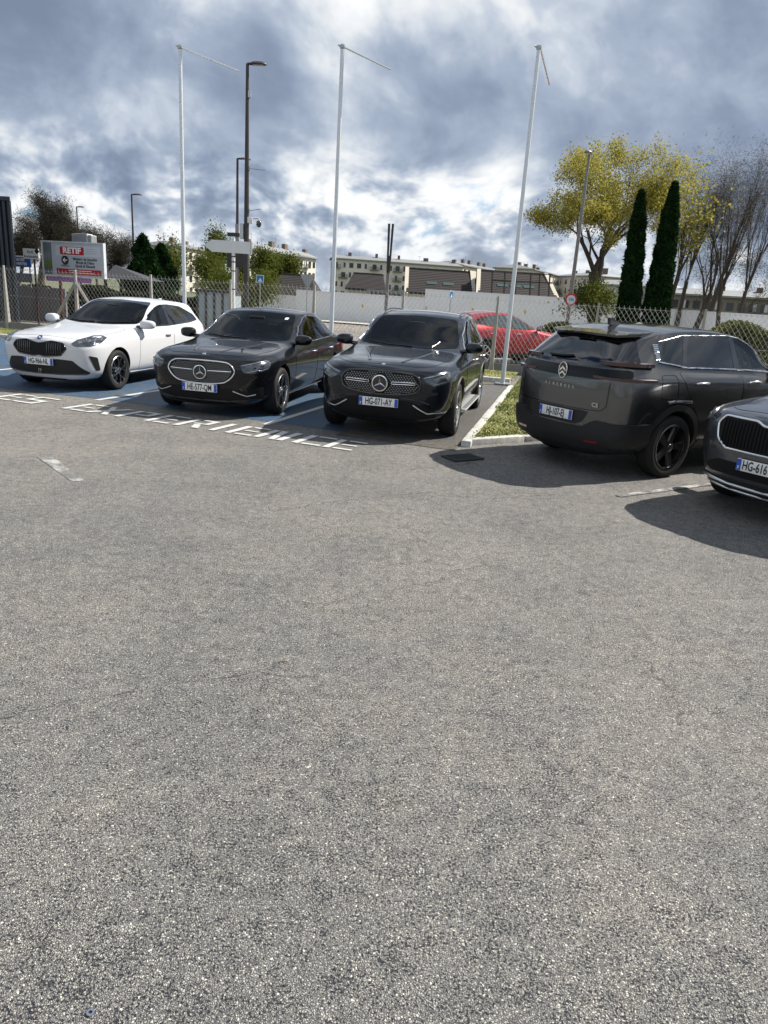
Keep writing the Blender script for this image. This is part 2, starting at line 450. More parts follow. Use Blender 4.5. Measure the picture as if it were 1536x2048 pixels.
    def patch(s, name, poly, th, mt, off=.004, skirt=.012, grid=.035, parent=None, top=False, edge=None, holes=()):
        """a panel cut to outline poly (in the projection plane) lying on the body"""
        bd = dens(poly, .022); nb = len(bd)
        xs = [p[0] for p in bd]; zs = [p[1] for p in bd]; pts = [Vector(p) for p in bd]
        from mathutils.geometry import intersect_point_tri_2d
        gx = np.arange(min(xs) + grid * .5, max(xs), grid); gz = np.arange(min(zs) + grid * .5, max(zs), grid)
        P = np.array(bd); Q = np.roll(P, -1, 0)
        for x in gx:
            for z in gz:
                c = ((P[:, 1] > z) != (Q[:, 1] > z)) & (x < (Q[:, 0] - P[:, 0]) * (z - P[:, 1]) / (Q[:, 1] - P[:, 1] + 1e-12) + P[:, 0])
                if c.sum() % 2 and np.hypot(P[:, 0] - x, P[:, 1] - z).min() > grid * .4: pts.append(Vector((x, z)))
        ed = [(i, (i + 1) % nb) for i in range(nb)]; HP = []
        for hl in holes:
            hd = dens(hl, .022); HP.append(np.array(hd)); k0 = len(pts); pts += [Vector(p) for p in hd]; ed += [(k0 + i, k0 + (i + 1) % len(hd)) for i in range(len(hd))]
        res = delaunay_2d_cdt(pts, ed, [], 1, 1e-6)
        V2, _, F2 = res[0], res[1], res[2]
        def inh(c):
            for A in HP:
                B = np.roll(A, -1, 0)
                if (((A[:, 1] > c[1]) != (B[:, 1] > c[1])) & (c[0] < (B[:, 0] - A[:, 0]) * (c[1] - A[:, 1]) / (B[:, 1] - A[:, 1] + 1e-12) + A[:, 0])).sum() % 2: return True
            return False
        F2 = [f for f in F2 if not inh(sum((V2[i] for i in f), Vector((0, 0))) / len(f))]
        vs = []; ns_ = []
        for v in V2:
            l, n = s.hit_top(v.x, v.y) if top else s.hit(th, v.x, v.y)
            vs.append(l + n * off); ns_.append(n)
        mb = MB()
        nref = Vector((0, 0, 1)) if top else Vector((math.cos(R_(th)), math.sin(R_(th)), 0))
        fs = []
        for f in F2:
            a, b, c = [vs[i] for i in f[:3]]
            fs.append(tuple(f) if (b - a).cross(c - a).dot(nref) > 0 else tuple(f)[::-1])
        mb.add(vs, fs, 0)
        # skirt along boundary edges
        cnt = {}
        for f in fs:
            for i in range(len(f)):
                e = (f[i], f[(i + 1) % len(f)]); k = tuple(sorted(e)); cnt.setdefault(k, []).append(e)
        for k, es in cnt.items():
            if len(es) == 1:
                a, b = es[0]
                mb.add([vs[a], vs[b], vs[b] - ns_[b] * (skirt + off), vs[a] - ns_[a] * (skirt + off)], [(1, 0, 3, 2)], 1 if edge else 0)
        ob = mb.build(name, [mt, edge] if edge else [mt], parent or s.root)
        ob.data.shade_smooth()
        return ob
    def both(s, name, poly, th, mt, **kw):
        a = s.patch(name, poly, th, mt, **kw); 
        if 'holes' in kw: kw = dict(kw, holes=[[(-p[0], p[1]) for p in h] for h in kw['holes']])
        b = s.patch(name, [(-p[0], p[1]) for p in poly], -th, mt, **kw); return a, b
    def side(s, name, xz, mt, **kw):
        if 'holes' in kw: kw = dict(kw, holes=[[(-x, z) for x, z in h] for h in kw['holes']])
        return s.both(name, [(-x, z) for x, z in xz], 90, mt, **kw)
    def front(s, name, yz, mt, **kw): return s.patch(name, yz, 0, mt, **kw)
    def rear(s, name, yz, mt, **kw):
        if 'holes' in kw: kw = dict(kw, holes=[[(-y, z) for y, z in h] for h in kw['holes']])
        return s.patch(name, [(-y, z) for y, z in yz], 180, mt, **kw)
    def strip(s, name, poly, th, mt, r=.008, off=0.0, closed=True, parent=None, n=6, flat=None, top=False):
        pts = []
        for p in dens(poly, .03, closed):
            l, nn = s.hit_top(*p) if top else s.hit(th, *p)
            pts.append(l + nn * off)
        mb = MB(); mb.tube(pts, r, n, closed=closed)
        return mb.build(name, [mt], parent or s.root, smooth=60)
    def strips(s, name, poly, th, mt, **kw):
        return s.strip(name, poly, th, mt, **kw), s.strip(name, [(-p[0], p[1]) for p in poly], -th, mt, **kw)
    def gap(s, xz, closed=False, th=90, r=.0035):
        g = MATS['gap']
        s.strips('panel_gap', [(-x, z) for x, z in xz] if th == 90 else xz, th, g, r=r, off=-.0005, closed=closed, n=5)
    # ---- parts
    def plate(s, txt, x, z, rear=False, tilt=0.0, y=0.0, left=False):
        sg = -1 if rear else 1
        M = frame((x, y, z), (0, sg, 0), (sg * -math.sin(R_(tilt)) * 1.0, 0, math.cos(R_(tilt))))
        b = MB(); b.bbox(-.26, .26, -.055, .055, -.012, 0, .004, M=M)
        pl = b.build('number_plate', [MATS['plate_white']], s.root, smooth=40)
        for x0, x1 in ((-.257, -.213), (.215, .257)):
            q = MB(); q.box(x0, x1, -.051, .051, 0, .0025, M=M); q.build('blue_band', [MATS['plate_blue']], pl)
        if txt:
            me = text_mesh(txt, .118, M @ Matrix.Translation((-.20 if left else 0.002, -.001, .0035)), width=.62, bold=.0020, align='LEFT' if left else 'CENTER')
            link('lettering', me, pl, [MATS['plate_black']])
        me = text_mesh('F', .04, M @ Matrix.Translation((-.235, -.028, .0045)), bold=.001); link('lettering', me, pl, [MATS['plate_white']])
        return pl
    def wheel(s, x, sd, style, rr, rim_m, dark_m):
        R = s.sp['R']; yo = s.W - s.sp.get('inset', .02); w = .225
        M = Matrix.Translation((x, sd * (yo), R))
        if sd < 0: M = M @ Matrix.Rotation(math.pi, 4, 'Z')
        # local: y = outwards, 0 at the outer face
        hub = MB()
        hub.lathe([(rr - .012, -.02), (rr - .03, -.06), (rr - .035, -.19), (.02, -.19)], 40, axis='y', M=M)
        hub.lathe([(.001, -.105), (.15, -.105), (.155, -.115), (.155, -.13)], 36, axis='y', M=M)
        wo = hub.build('wheel', [dark_m], s.root, smooth=40)
        ty = MB()
        prof = [(rr - .005, -.012), (rr + .012, -.006), (R - .055, .004), (R - .028, -.002), (R - .010, -.018), (R - .001, -.045), (R, -.075), (R, -w + .075), (R - .004, -w + .04), (R - .03, -w + .004), (rr, -w + .01)]
        ty.lathe(prof, 64, axis='y', M=M)
        for dy in (-.06, -.095, -.13, -.165): ty.lathe([(R + .0005, dy - .004), (R + .0012, dy), (R + .0005, dy + .004)], 48, axis='y', M=M)
        ty.build('tyre', [MATS['tyre']], wo, smooth=40)
        # rim
        rm = MB()
        rm.lathe([(rr + .004, -.014), (rr + .006, -.005), (rr, .0), (rr - .014, -.004), (rr - .018, -.02), (rr - .02, -.045)], 64, axis='y', M=M, mi=0)
        B = M @ Matrix(((1, 0, 0, 0), (0, 0, -1, 0), (0, 1, 0, 0), (0, 0, 0, 1))).inverted()   # (u,v,h)->(x, y=h.., z=v)
        B = M @ Matrix(((1, 0, 0, 0), (0, 0, 1, 0), (0, 1, 0, 0), (0, 0, 0, 1)))
        def pol(r, a): return (r * math.cos(a), r * math.sin(a))
        def bar(a0, r0, a1, r1, w0, w1, h0, h1, mi):
            p0 = Vector(pol(r0, a0)); p1 = Vector(pol(r1, a1)); d = (p1 - p0).normalized(); t = Vector((-d.y, d.x))
            q = [p0 - t * w0 / 2, p1 - t * w1 / 2, p1 + t * w1 / 2, p0 + t * w0 / 2]
            lo = -.045; vs = [(q[0].x, q[0].y, lo), (q[1].x, q[1].y, lo), (q[2].x, q[2].y, lo), (q[3].x, q[3].y, lo)]
            e = .75
            def ins(pt, c): return c + (pt - c) * 1.0
            c0 = p0; c1 = p1
            top = [(c0 + (q[0] - c0) * e, h0), (c1 + (q[1] - c1) * e, h1), (c1 + (q[2] - c1) * e, h1), (c0 + (q[3] - c0) * e, h0)]
            vs += [(p.x, p.y, h) for p, h in top]
            rm.add([B @ Vector(v) for v in vs], [(3, 2, 1, 0), (0, 1, 5, 4), (1, 2, 6, 5), (2, 3, 7, 6), (3, 0, 4, 7)], 1)
            rm.add([B @ Vector(v) for v in vs[4:]], [(0, 1, 2, 3)], mi)
        ro = rr - .008
        n5 = [math.pi / 2 + 2 * math.pi * i / 5 + .18 for i in range(5)]
        if style == 'y':
            for a in n5:
                bar(a, .03, a, .115, .05, .036, -.022, -.014, 0)
                for dlt in (.30, -.30): bar(a, .10, a + dlt, ro, .03, .032, -.014, -.008, 0)
                for dlt in (.30,): bar(a + .63, .10, a + .63, ro - .05, .012, .012, -.03, -.03, 1)
        elif style == 'd':
            for a in n5:
                for dlt in (.13, -.13): bar(a + dlt * 1.9, .035, a + dlt, ro, .026, .024, -.024, -.010, 0)
        elif style == 't':
            for a in n5:
                for dlt in (.17, -.17): bar(a + dlt * 1.2, .04, a + dlt, ro, .03, .04, -.026, -.012, 0)
        elif style == 'slash':
            for i in range(5):
                a = n5[i]
                bar(a, .03, a + .16, ro, .075, .10, -.028, -.014, 1)
                bar(a - .10, .05, a + .02, ro, .010, .008, -.022, -.010, 0)
        else:
            for i in range(10):
                a = math.pi * i / 5; bar(a, .04, a, ro, .03, .026, -.022, -.010, 0)
        rm.lathe([(.07, -.04), (.062, -.018), (.034, -.014), (.03, -.008), (.001, -.008)], 24, axis='y', M=M, mi=1 if style == 'slash' else 0)
        rm.build('rim', [rim_m, dark_m], wo, smooth=35)
        return wo
    def wheels(s, style, rr, rim_m, dark_m):
        for ax in (0, -s.wb):
            for sd in (1, -1): s.wheel(ax, sd, style, rr, rim_m, dark_m)
    def blob(s, name, c, d, mt, e=2.6, parent=None, taper=None, rot=None, nu=20, nv=12):
        """rounded solid (superellipsoid) of half sizes d about c"""
        vs = []; f = lambda q: math.copysign(abs(q) ** (2 / e), q)
        for i in range(nv + 1):
            v = -math.pi / 2 + math.pi * i / nv
            for j in range(nu):
                u = 2 * math.pi * j / nu
                p = Vector((f(math.cos(v)) * f(math.cos(u)) * d[0], f(math.cos(v)) * f(math.sin(u)) * d[1], f(math.sin(v)) * d[2]))
                if taper: p = taper(p)
                if rot is not None: p = rot @ p
                vs.append(Vector(c) + p)
        fs = [(i * nu + j, i * nu + (j + 1) % nu, (i + 1) * nu + (j + 1) % nu, (i + 1) * nu + j) for i in range(nv) for j in range(nu)]
        mb = MB(); mb.add(vs, fs); return mb.build(name, [mt], parent or s.root, smooth=180)
    def mirrors(s, x, z, y, mt, d=(.095, .13, .085)):
        y -= .06
        for sd in (1, -1):
            def tp(p, sd=sd):
                k = 1 - .25 * (p.y * sd / d[1] + 1) / 2; return Vector((p.x * k + (-.02 * p.y * sd / d[1]), p.y, p.z * (1 - .18 * (1 + p.y * sd / d[1]) / 2)))
            mo = s.blob('door_mirror', (x, sd * (y + d[1]), z), d, mt, e=2.8, taper=tp)
            g = MB(); M = frame((x - d[0] * .82, sd * (y + d[1]), z), (0, -1, 0)); g.prism(rp([(-d[1] * .75, -d[2] * .62), (d[1] * .75, -d[2] * .62), (d[1] * .75, d[2] * .62), (-d[1] * .75, d[2] * .62)], .04), 0, .012, M=M)
            g.build('mirror_glass', [MATS['chrome']], mo)
            st = MB(); st.tube([(x + .02, sd * (y - .07), z - .055), (x + .0, sd * (y + .06), z - .045)], [.035, .03], 8); st.build('mirror_stalk', [MATS['car_black_gloss']], mo, smooth=60)
    def handles(s, xs, z, mt, inset=.0):
        for x in xs:
            for sd in (1, -1):
                l, n = s.hit(90 * sd, -x * sd, z)
                hb = MB(); 
                pts = [l + Vector((dx, 0, 0)) + n * o + Vector((0, 0, dz)) for dx, o, dz in ((.105, .0, 0), (.085, .026, .002), (0, .034, .004), (-.085, .028, .002), (-.105, 0, 0))]
                hb.tube(pts, [.009, .013, .014, .013, .009], 8); hb.build('door_handle', [mt], s.root, smooth=60)
    def doors(s, polys, mt):
        for xz in polys:
            s.side('door', rp(xz, .05), mt, off=.0022, skirt=.006, grid=.05)
            s.gap(rp(xz, .05), closed=True)
    def star(s, x, y, z, r, parent=None, tilt=0):
        M = frame((x, y, z), (0, 1, 0), (-math.sin(R_(tilt)), 0, math.cos(R_(tilt))))
        b = MB(); b.lathe([(r, -.01), (r, .006), (r - r * .12, .008), (r - r * .14, -.002)], 40, M=M)
        for i in range(3):
            a = math.pi / 2 + i * 2 * math.pi / 3; c = Vector((math.cos(a), math.sin(a))) * r * .95; t = Vector((-math.sin(a), math.cos(a))) * r * .13
            b.add([M @ Vector((*c, .004)), M @ Vector((*(t * 1.2), -.002)), M @ Vector((*(-t * 1.2), -.002)), M @ Vector((0, 0, .016))], [(0, 1, 3), (0, 3, 2), (0, 2, 1)])
        em = b.build('star_emblem', [MATS['chrome']], parent or s.root, smooth=30)
        bk = MB(); bk.lathe([(.001, -.004), (r * .9, -.004)], 32, M=M); bk.build('emblem_backing', [MATS['car_black_gloss']], em)
        return em
    def studs(s, poly, step, size, mt, parent=None, skip=None):
        P = np.array(poly); Q = np.roll(P, -1, 0); mb = MB(); row = 0
        z = P[:, 1].min() + step * .4
        while z < P[:, 1].max():
            y = P[:, 0].min() + (step * .5 if row % 2 else 0)
            while y < P[:, 0].max():
                c = ((P[:, 1] > z) != (Q[:, 1] > z)) & (y < (Q[:, 0] - P[:, 0]) * (z - P[:, 1]) / (Q[:, 1] - P[:, 1] + 1e-12) + P[:, 0])
                if c.sum() % 2 and (skip is None or not skip(y, z)) and np.hypot(P[:, 0] - y, P[:, 1] - z).min() > size:
                    l, n = s.hit(0, y, z); l = l + n * .006
                    t1 = Vector((0, 1, 0)); t1 = (t1 - n * t1.dot(n)).normalized() * size; t2 = n.cross(t1)
                    mb.add([l - t1, l - t2, l + t1, l + t2, l + n * size * .6],
                           [(0, 1, 4), (1, 2, 4), (2, 3, 4), (3, 0, 4)])
                y += step
            z += step * .62; row += 1
        ob = mb.build('grille_studs', [mt], parent or s.root); ob['kind'] = 'stuff'; return ob
    def glass(s, name, poly, th, parent=None, **kw):
        return s.patch(name, poly, th, MATS['car_glass'], off=kw.pop('off', .004), skirt=.01, parent=parent, **kw)

mat('car_black_plastic', (.012, .012, .013), rough=.55, spec=.4, var=.3, vscale=30)
mat('car_black_gloss', (.004, .004, .005), rough=.08, coat=1.0)
mat('gap', (.002, .002, .002), rough=.9, spec=.1)
mat('tyre', (.014, .014, .014), rough=.75, spec=.3, var=.25, vscale=14)
mat('chrome', (.78, .79, .80), rough=.10, metal=1.0)
mat('satin_silver', (.62, .63, .64), rough=.28, metal=1.0)
mat('rim_silver', (.60, .60, .61), rough=.22, metal=1.0, var=.06, vscale=20)
mat('rim_dark', (.010, .010, .011), rough=.30, coat=.6)
mat('plate_white', (.80, .80, .78), rough=.35, var=.04)
mat('plate_blue', (.02, .08, .42), rough=.4)
mat('plate_black', (.006, .006, .006), rough=.5)
mat('car_glass', (.002, .004, .008), rough=.015, spec=.30)
mat('stud_bright', (.80, .80, .80), rough=.45, metal=.2)
mat('lamp_red', (.16, .006, .008), rough=.12, coat=1.0)
mat('lamp_clear', (.30, .32, .34), rough=.10, metal=.85, coat=1.0, var=.5, vscale=22)
mat('lamp_dark', (.07, .08, .09), rough=.16, metal=.7, coat=1.0, var=.6, vscale=16)
mat('grille_black', (.005, .005, .006), rough=.6, spec=.25)

def glassmat(name, tint, refl=1.0):
    mt = bpy.data.materials.new(name); mt.use_nodes = True; t = mt.node_tree; t.nodes.clear(); g = NG(t)
    tr = g.n('ShaderNodeBsdfTransparent'); tr.inputs[0].default_value = (*tint, 1)
    gl = g.n('ShaderNodeBsdfGlossy'); gl.inputs['Roughness'].default_value = .01; gl.inputs[0].default_value = (.95, .97, 1, 1)
    fr = g.n('ShaderNodeFresnel'); fr.inputs[0].default_value = 1.48
    mx = g.n('ShaderNodeMixShader'); g.link(g.math('MULTIPLY', fr.outputs[0], refl, clamp=True), mx.inputs[0]); g.link(tr.outputs[0], mx.inputs[1]); g.link(gl.outputs[0], mx.inputs[2])
    o = g.n('ShaderNodeOutputMaterial'); g.link(mx.outputs[0], o.inputs[0]); MATS[name] = mt; return mt
glassmat('glass_screen', (.34, .40, .45), .5); glassmat('glass_side', (.42, .48, .50)); glassmat('glass_dark', (.07, .08, .10), 1.7)
mat('cabin_trim', (.010, .010, .012), rough=.7); mat('cabin_seat', (.022, .021, .022), rough=.7, var=.2, vscale=10)
# ------------------------------------------------------------------ the cars
def spec(W, wb, fo, ro, R, Ra, hood, wsc, wst, roof, belt, shoulder, pnt, st, rear_dx, zb=.2, zs=.27, roofw=.68, zrail=-.05, hoodw=.86, deck=None, cabw=.915, df=None, extra=None, zfront=None, cowlw=.84, zclad=.26, nose=None):
    """hood/roof/belt/shoulder: (x, z) keys of the centre line, window sill and shoulder line; wsc/wst: windscreen base and top x"""
    tail = -wb - ro
    y = {0: [(0, 0)], 9: [(0, 0)], 1: [(0, .62)], 2: [(fo, .90), (0, .93), (tail, .92)], 3: [(0, .975)], 4: [(0, 1.0)], 5: [(0, .985)],
         6: [(fo, hoodw), (wsc + .2, hoodw + .02), (wsc - .35, cabw), (tail, cabw - .01)],
         7: [(fo, hoodw - .22), (0, hoodw - .22), (wsc + .15, hoodw - .16), (wsc - .12, cowlw), (wst, roofw + .02), (wst - .6, roofw), (tail, roofw - .05)],
         8: [(fo, .36), (wsc, .46), (wst, .42), (tail, .38)]}
    zc = hood + roof
    top = lambda x: interp(zc, x)
    # pillar / roof rail line lags behind the centre line
    z7 = [(x, z - .025) for x, z in hood] + [(wsc - .14, interp(belt, wsc - .2) + .03), (wst + .03, top(wst) + zrail - .03), (wst - .12, top(wst - .12) + zrail)] + [(x, z + zrail) for x, z in roof if x < wst - .2]
    z8 = [(x, z - .008) for x, z in hood] + [(wsc - .05, top(wsc - .05) - .03), (wst, top(wst) - .012)] + [(x, z - .014) for x, z in roof if x < wst - .02]
    z = {0: [(0, zb)], 1: [(0, zb)], 2: [(fo, zs - .03), (0, zs), (tail, zs + .02)], 3: [(0, .46)], 4: [(0, .68)],
         5: shoulder, 6: belt, 7: z7, 8: z8, 9: zc}
    if extra:
        for k, v in extra.items(): (y if k[0] == 'y' else z)[int(k[1])] = v
    d = df or {0: -.16, 1: -.14, 2: -.05, 3: -.005, 4: .0, 5: -.008, 6: -.03, 7: -.055, 8: -.05, 9: -.045}
    sp = dict(W=W, wb=wb, R=R, Ra=Ra, st=st, y=y, z=z, df=d, dr=rear_dx, paint=pnt, zclad=zclad)
    return sp

P_white = paint('paint_white', (.60, .61, .63), rough=.4)
P_black = paint('paint_black', (.0035, .004, .0055), rough=.3)
P_graph = paint('paint_graphite_blue', (.010, .013, .018), metal=.4, rough=.25)
P_grey = paint('paint_dark_grey', (.085, .084, .083), metal=.85, rough=.24)
P_sil = paint('paint_steel_grey', (.10, .105, .115), metal=.8, rough=.25)
def lacq(m_, w_):
    m_.node_tree.nodes['Principled BSDF'].inputs['Coat Weight'].default_value = w_
P_red = paint('paint_red', (.26, .006, .012), metal=.3, rough=.35)
lacq(P_black, .8); lacq(P_graph, .85); lacq(P_grey, 1.0)
RX_HATCH = {0: .16, 1: .14, 2: .05, 3: .01, 4: 0, 5: .01, 6: .06, 7: .30, 8: .28, 9: .27}

def far_mirror_set(c, x, z, y, m_): c.mirrors(x, z, y, m_)

# ---- white hatchback
def white_hatch():
    wb = 2.67
    sp = spec(.90, wb, .84, .85, .333, .372,
              hood=[(.84, .845), (.62, .90), (.3, .94), (0, .96), (-.45, 1.0), (-.62, 1.02)], wsc=-.66, wst=-1.55,
              roof=[(-.70, 1.05), (-1.1, 1.255), (-1.5, 1.435), (-1.75, 1.485), (-2.2, 1.495), (-2.8, 1.47), (-3.2, 1.42), (-3.6, 1.36)],
              belt=[(.84, .81), (.5, .87), (0, .91), (-.6, .965), (-1.5, .99), (-2.6, 1.03), (-3.5, 1.06)],
              shoulder=[(.84, .735), (.4, .80), (0, .83), (-.8, .86), (-2, .89), (-3.5, .94)], pnt=P_white,
              st=[.84, .775, .60, .33, .06, -.2, -.5, -.68, -.86, -1.2, -1.55, -1.8, -2.2, -2.6, -2.95, -3.2, -3.38, -3.48, -3.52],
              rear_dx={0: .2, 1: .18, 2: .06, 3: .01, 4: 0, 5: .015, 6: .08, 7: .34, 8: .33, 9: .32}, zb=.17, zs=.24, zclad=.21,
              roofw=.74, cowlw=.90)
    sp['crease'] = [(5, 3, 16, .5), (6, 7, 17, .45), (7, 9, 17, .45), (6, 2, 7, .35)]
    ws = sp['ws'] = rp([(-.74, 1.055), (-.58, 1.415), (0, 1.44), (.58, 1.415), (.74, 1.055), (.35, 1.03), (0, 1.025), (-.35, 1.03)], .06)
    sp['sw'] = [rp([(-1.02, 1.025), (-1.33, 1.29), (-1.62, 1.375), (-1.80, 1.38), (-1.85, 1.03)], .03), rp([(-1.93, 1.035), (-1.90, 1.38), (-2.2, 1.37), (-2.46, 1.34), (-2.58, 1.07)], .03), rp([(-2.62, 1.075), (-2.51, 1.33), (-2.92, 1.21), (-3.02, 1.115)], .03)]
    sp['rw'] = rp([(-.52, 1.33), (.52, 1.33), (.60, 1.10), (-.60, 1.10)], .06)
    sp['cabin'] = dict(profile=[(-1.15, .62), (-1.15, 1.04), (-1.30, 1.22), (-1.55, 1.355), (-1.9, 1.385), (-2.7, 1.37), (-3.05, 1.31), (-3.20, 1.09), (-3.0, .62)], dash=-1.5, rear=-2.9)
    c = Car('white_hatchback', 'white hatchback parked in the blue bay beside the black saloon', 'car', (-5.479, 12.348), -101.3, sp, 'cars parked in the blue bays')
    bk = MATS['car_black_gloss']
    # bonnet, doors
    c.patch('bonnet', rp([(.66, -.60), (.70, 0), (.66, .60), (.40, .72), (0, .735), (-.45, .735), (-.60, .62), (-.63, 0), (-.60, -.62), (-.45, -.735), (0, -.735), (.40, -.72)], .06), 0, P_white, top=True, off=.002, skirt=.005, grid=.06)
    c.strip('panel_gap', rp([(.66, -.60), (.70, 0), (.66, .60), (.40, .72), (0, .735), (-.45, .735), (-.60, .62), (-.63, 0), (-.60, -.62), (-.45, -.735), (0, -.735), (.40, -.72)], .06), 0, MATS['gap'], r=.003, off=0, top=True, n=5)
    c.doors([[(-.67, .92), (-.67, .33), (-.75, .27), (-1.86, .27), (-1.89, .96)], [(-1.91, .96), (-1.88, .27), (-2.30, .27), (-2.42, .50), (-2.78, .80), (-2.82, 1.0)]], P_white)
    c.handles([-1.68, -2.62], .86, P_white)
    # glass
    g = c.patch('windscreen', ws, 0, MATS['glass_screen'], grid=.045, skirt=0)
    c.cabin(-1.75, 1.0, 1.44)
    c.strip('wiper', [(.05, 1.045), (.35, 1.055), (.60, 1.075)], 0, MATS['car_black_plastic'], r=.010, off=.012, closed=False, parent=g)
    c.strip('wiper', [(-.55, 1.055), (-.25, 1.045), (0.0, 1.05)], 0, MATS['car_black_plastic'], r=.010, off=.012, closed=False, parent=g)
    dlo = rp([(-.96, 1.005), (-1.30, 1.30), (-1.60, 1.385), (-2.0, 1.395), (-2.5, 1.36), (-2.98, 1.21), (-3.08, 1.10), (-2.7, 1.055), (-1.8, 1.01)], .05)
    c.side('window_surround', dlo, bk, off=.003, skirt=.01, holes=sp['sw'])
    for k, q_ in enumerate(sp['sw']): c.side('side_window', q_, MATS['glass_side' if k == 0 else 'glass_dark'], off=.001, skirt=0)
    c.rear('rear_window', sp['rw'], MATS['glass_dark'], off=.001, skirt=0)
    c.both('tail_lamp', rp([(-0.48, .98), (-0.13, 1.0), (0.00, .90), (-0.16, .82), (-0.48, .85)], .04), 150, MATS['lamp_red'], off=.006)
    # face
    gr = rp([(-.475, .695), (-.42, .775), (-.22, .80), (-.07, .765), (0, .755), (.07, .765), (.22, .80), (.42, .775), (.475, .695), (.38, .585), (.09, .556), (0, .575), (-.09, .556), (-.38, .585)], .03)
    gg = c.front('grille', gr, MATS['grille_black'], off=.004)
    c.strip('grille_frame', gr, 0, bk, r=.010, off=.004, parent=gg)
    for i in range(-10, 11):
        yy = i * .038; 
        if abs(yy) < .12: continue
        c.strip('grille_bar', [(yy, .60 + abs(yy) * .03), (yy, .77)], 0, bk, r=.007, off=.008, closed=False, parent=gg)
    lo = rp([(-.70, .325), (-.55, .515), (-.36, .525), (0, .520), (.36, .525), (.55, .515), (.74, .325), (.70, .29), (.3, .275), (0, .272), (-.3, .275), (-.70, .29)], .025)
    lg = c.front('lower_intake', lo, MATS['car_black_plastic'], off=.004)
    c.strip('intake_lip', [(-.70, .305), (-.3, .285), (0, .28), (.3, .285), (.70, .305)], 0, MATS['car_black_gloss'], r=.008, off=.006, closed=False, parent=lg)
    for yy in (-.045, -.01): c.strip('chevron_mark', [(yy, .285), (yy + .02, .36)], 0, MATS['satin_silver'], r=.008, off=.008, closed=False, parent=lg)
    hl = rp([(-.06, .775), (.04, .835), (.30, .895), (.42, .90), (.52, .872), (.40, .79), (.24, .742), (-.01, .735)], .025)
    for ob, sg in zip(c.both('headlight', hl, 38, MATS['lamp_dark'], off=.005), (1, -1)):
        for (a, b, r_) in ((.08, .79, .030), (.22, .81, .032)):
            l, n = c.hit(38 * sg, a * sg, b); q = MB(); q.lathe([(.001, .016), (r_ * .5, .013), (r_, .004), (r_ * 1.2, 0)], 20, M=frame(l, Vector((0, 0, 1)).cross(n), (0, 0, 1)))
            q.build('projector_lens', [MATS['lamp_clear']], ob, smooth=60)
        c.strip('light_blade', [(.28 * sg, .775), (.33 * sg, .87)], 38 * sg, MATS['lamp_clear'], r=.016, off=.003, closed=False, parent=ob)
        c.strip('light_blade', [(.40 * sg, .82), (.43 * sg, .875)], 38 * sg, MATS['lamp_clear'], r=.014, off=.003, closed=False, parent=ob)
    c.both('bumper_vent', rp([(.325, .60), (.455, .57), (.485, .36), (.42, .355)], .02), 30, MATS['car_black_plastic'], off=.003)
    # roundel
    l, n = c.hit(0, 0, .838); M = frame(l + n * .004, (0, 1, 0), (-n.z, 0, n.x))
    q = MB(); q.lathe([(.041, -.004), (.041, .004), (.036, .006), (.001, .006)], 32, M=M); em = q.build('round_emblem', [MATS['plate_black']], c.root, smooth=40)
    for k in range(4):
        q = MB(); a0 = k * math.pi / 2; q.prism([(0, 0)] + [(.024 * math.cos(a0 + i * math.pi / 16), .024 * math.sin(a0 + i * math.pi / 16)) for i in range(9)], .006, .0075, M=M)
        q.build('emblem_quadrant', [MATS['plate_white'] if k % 2 else MATS['plate_blue']], em)
    q = MB(); q.lathe([(.043, -.003), (.0435, .007), (.040, .007)], 32, M=M); q.build('emblem_ring', [MATS['chrome']], em)
    c.plate('HG-966-NL', .875, .475)
    c.mirrors(-.83, 1.06, .885, P_white)
    c.wheels('y', .232, MATS['rim_silver'], MATS['rim_dark'])
    c.side('sill_trim', rp([(-.46, .265), (-2.2, .265), (-2.2, .21), (-.46, .21)], .01), P_white, off=.012)
    q = MB(); M = Matrix.Translation((-2.95, 0, 1.405)); q.prism([(.09, -.001), (-.08, -.012), (-.08, .07), (-.03, .065)], -.02, .02, M=M @ Matrix.Rotation(math.pi / 2, 4, 'X')); q.build('roof_fin', [P_white], c.root, smooth=40)
    return c

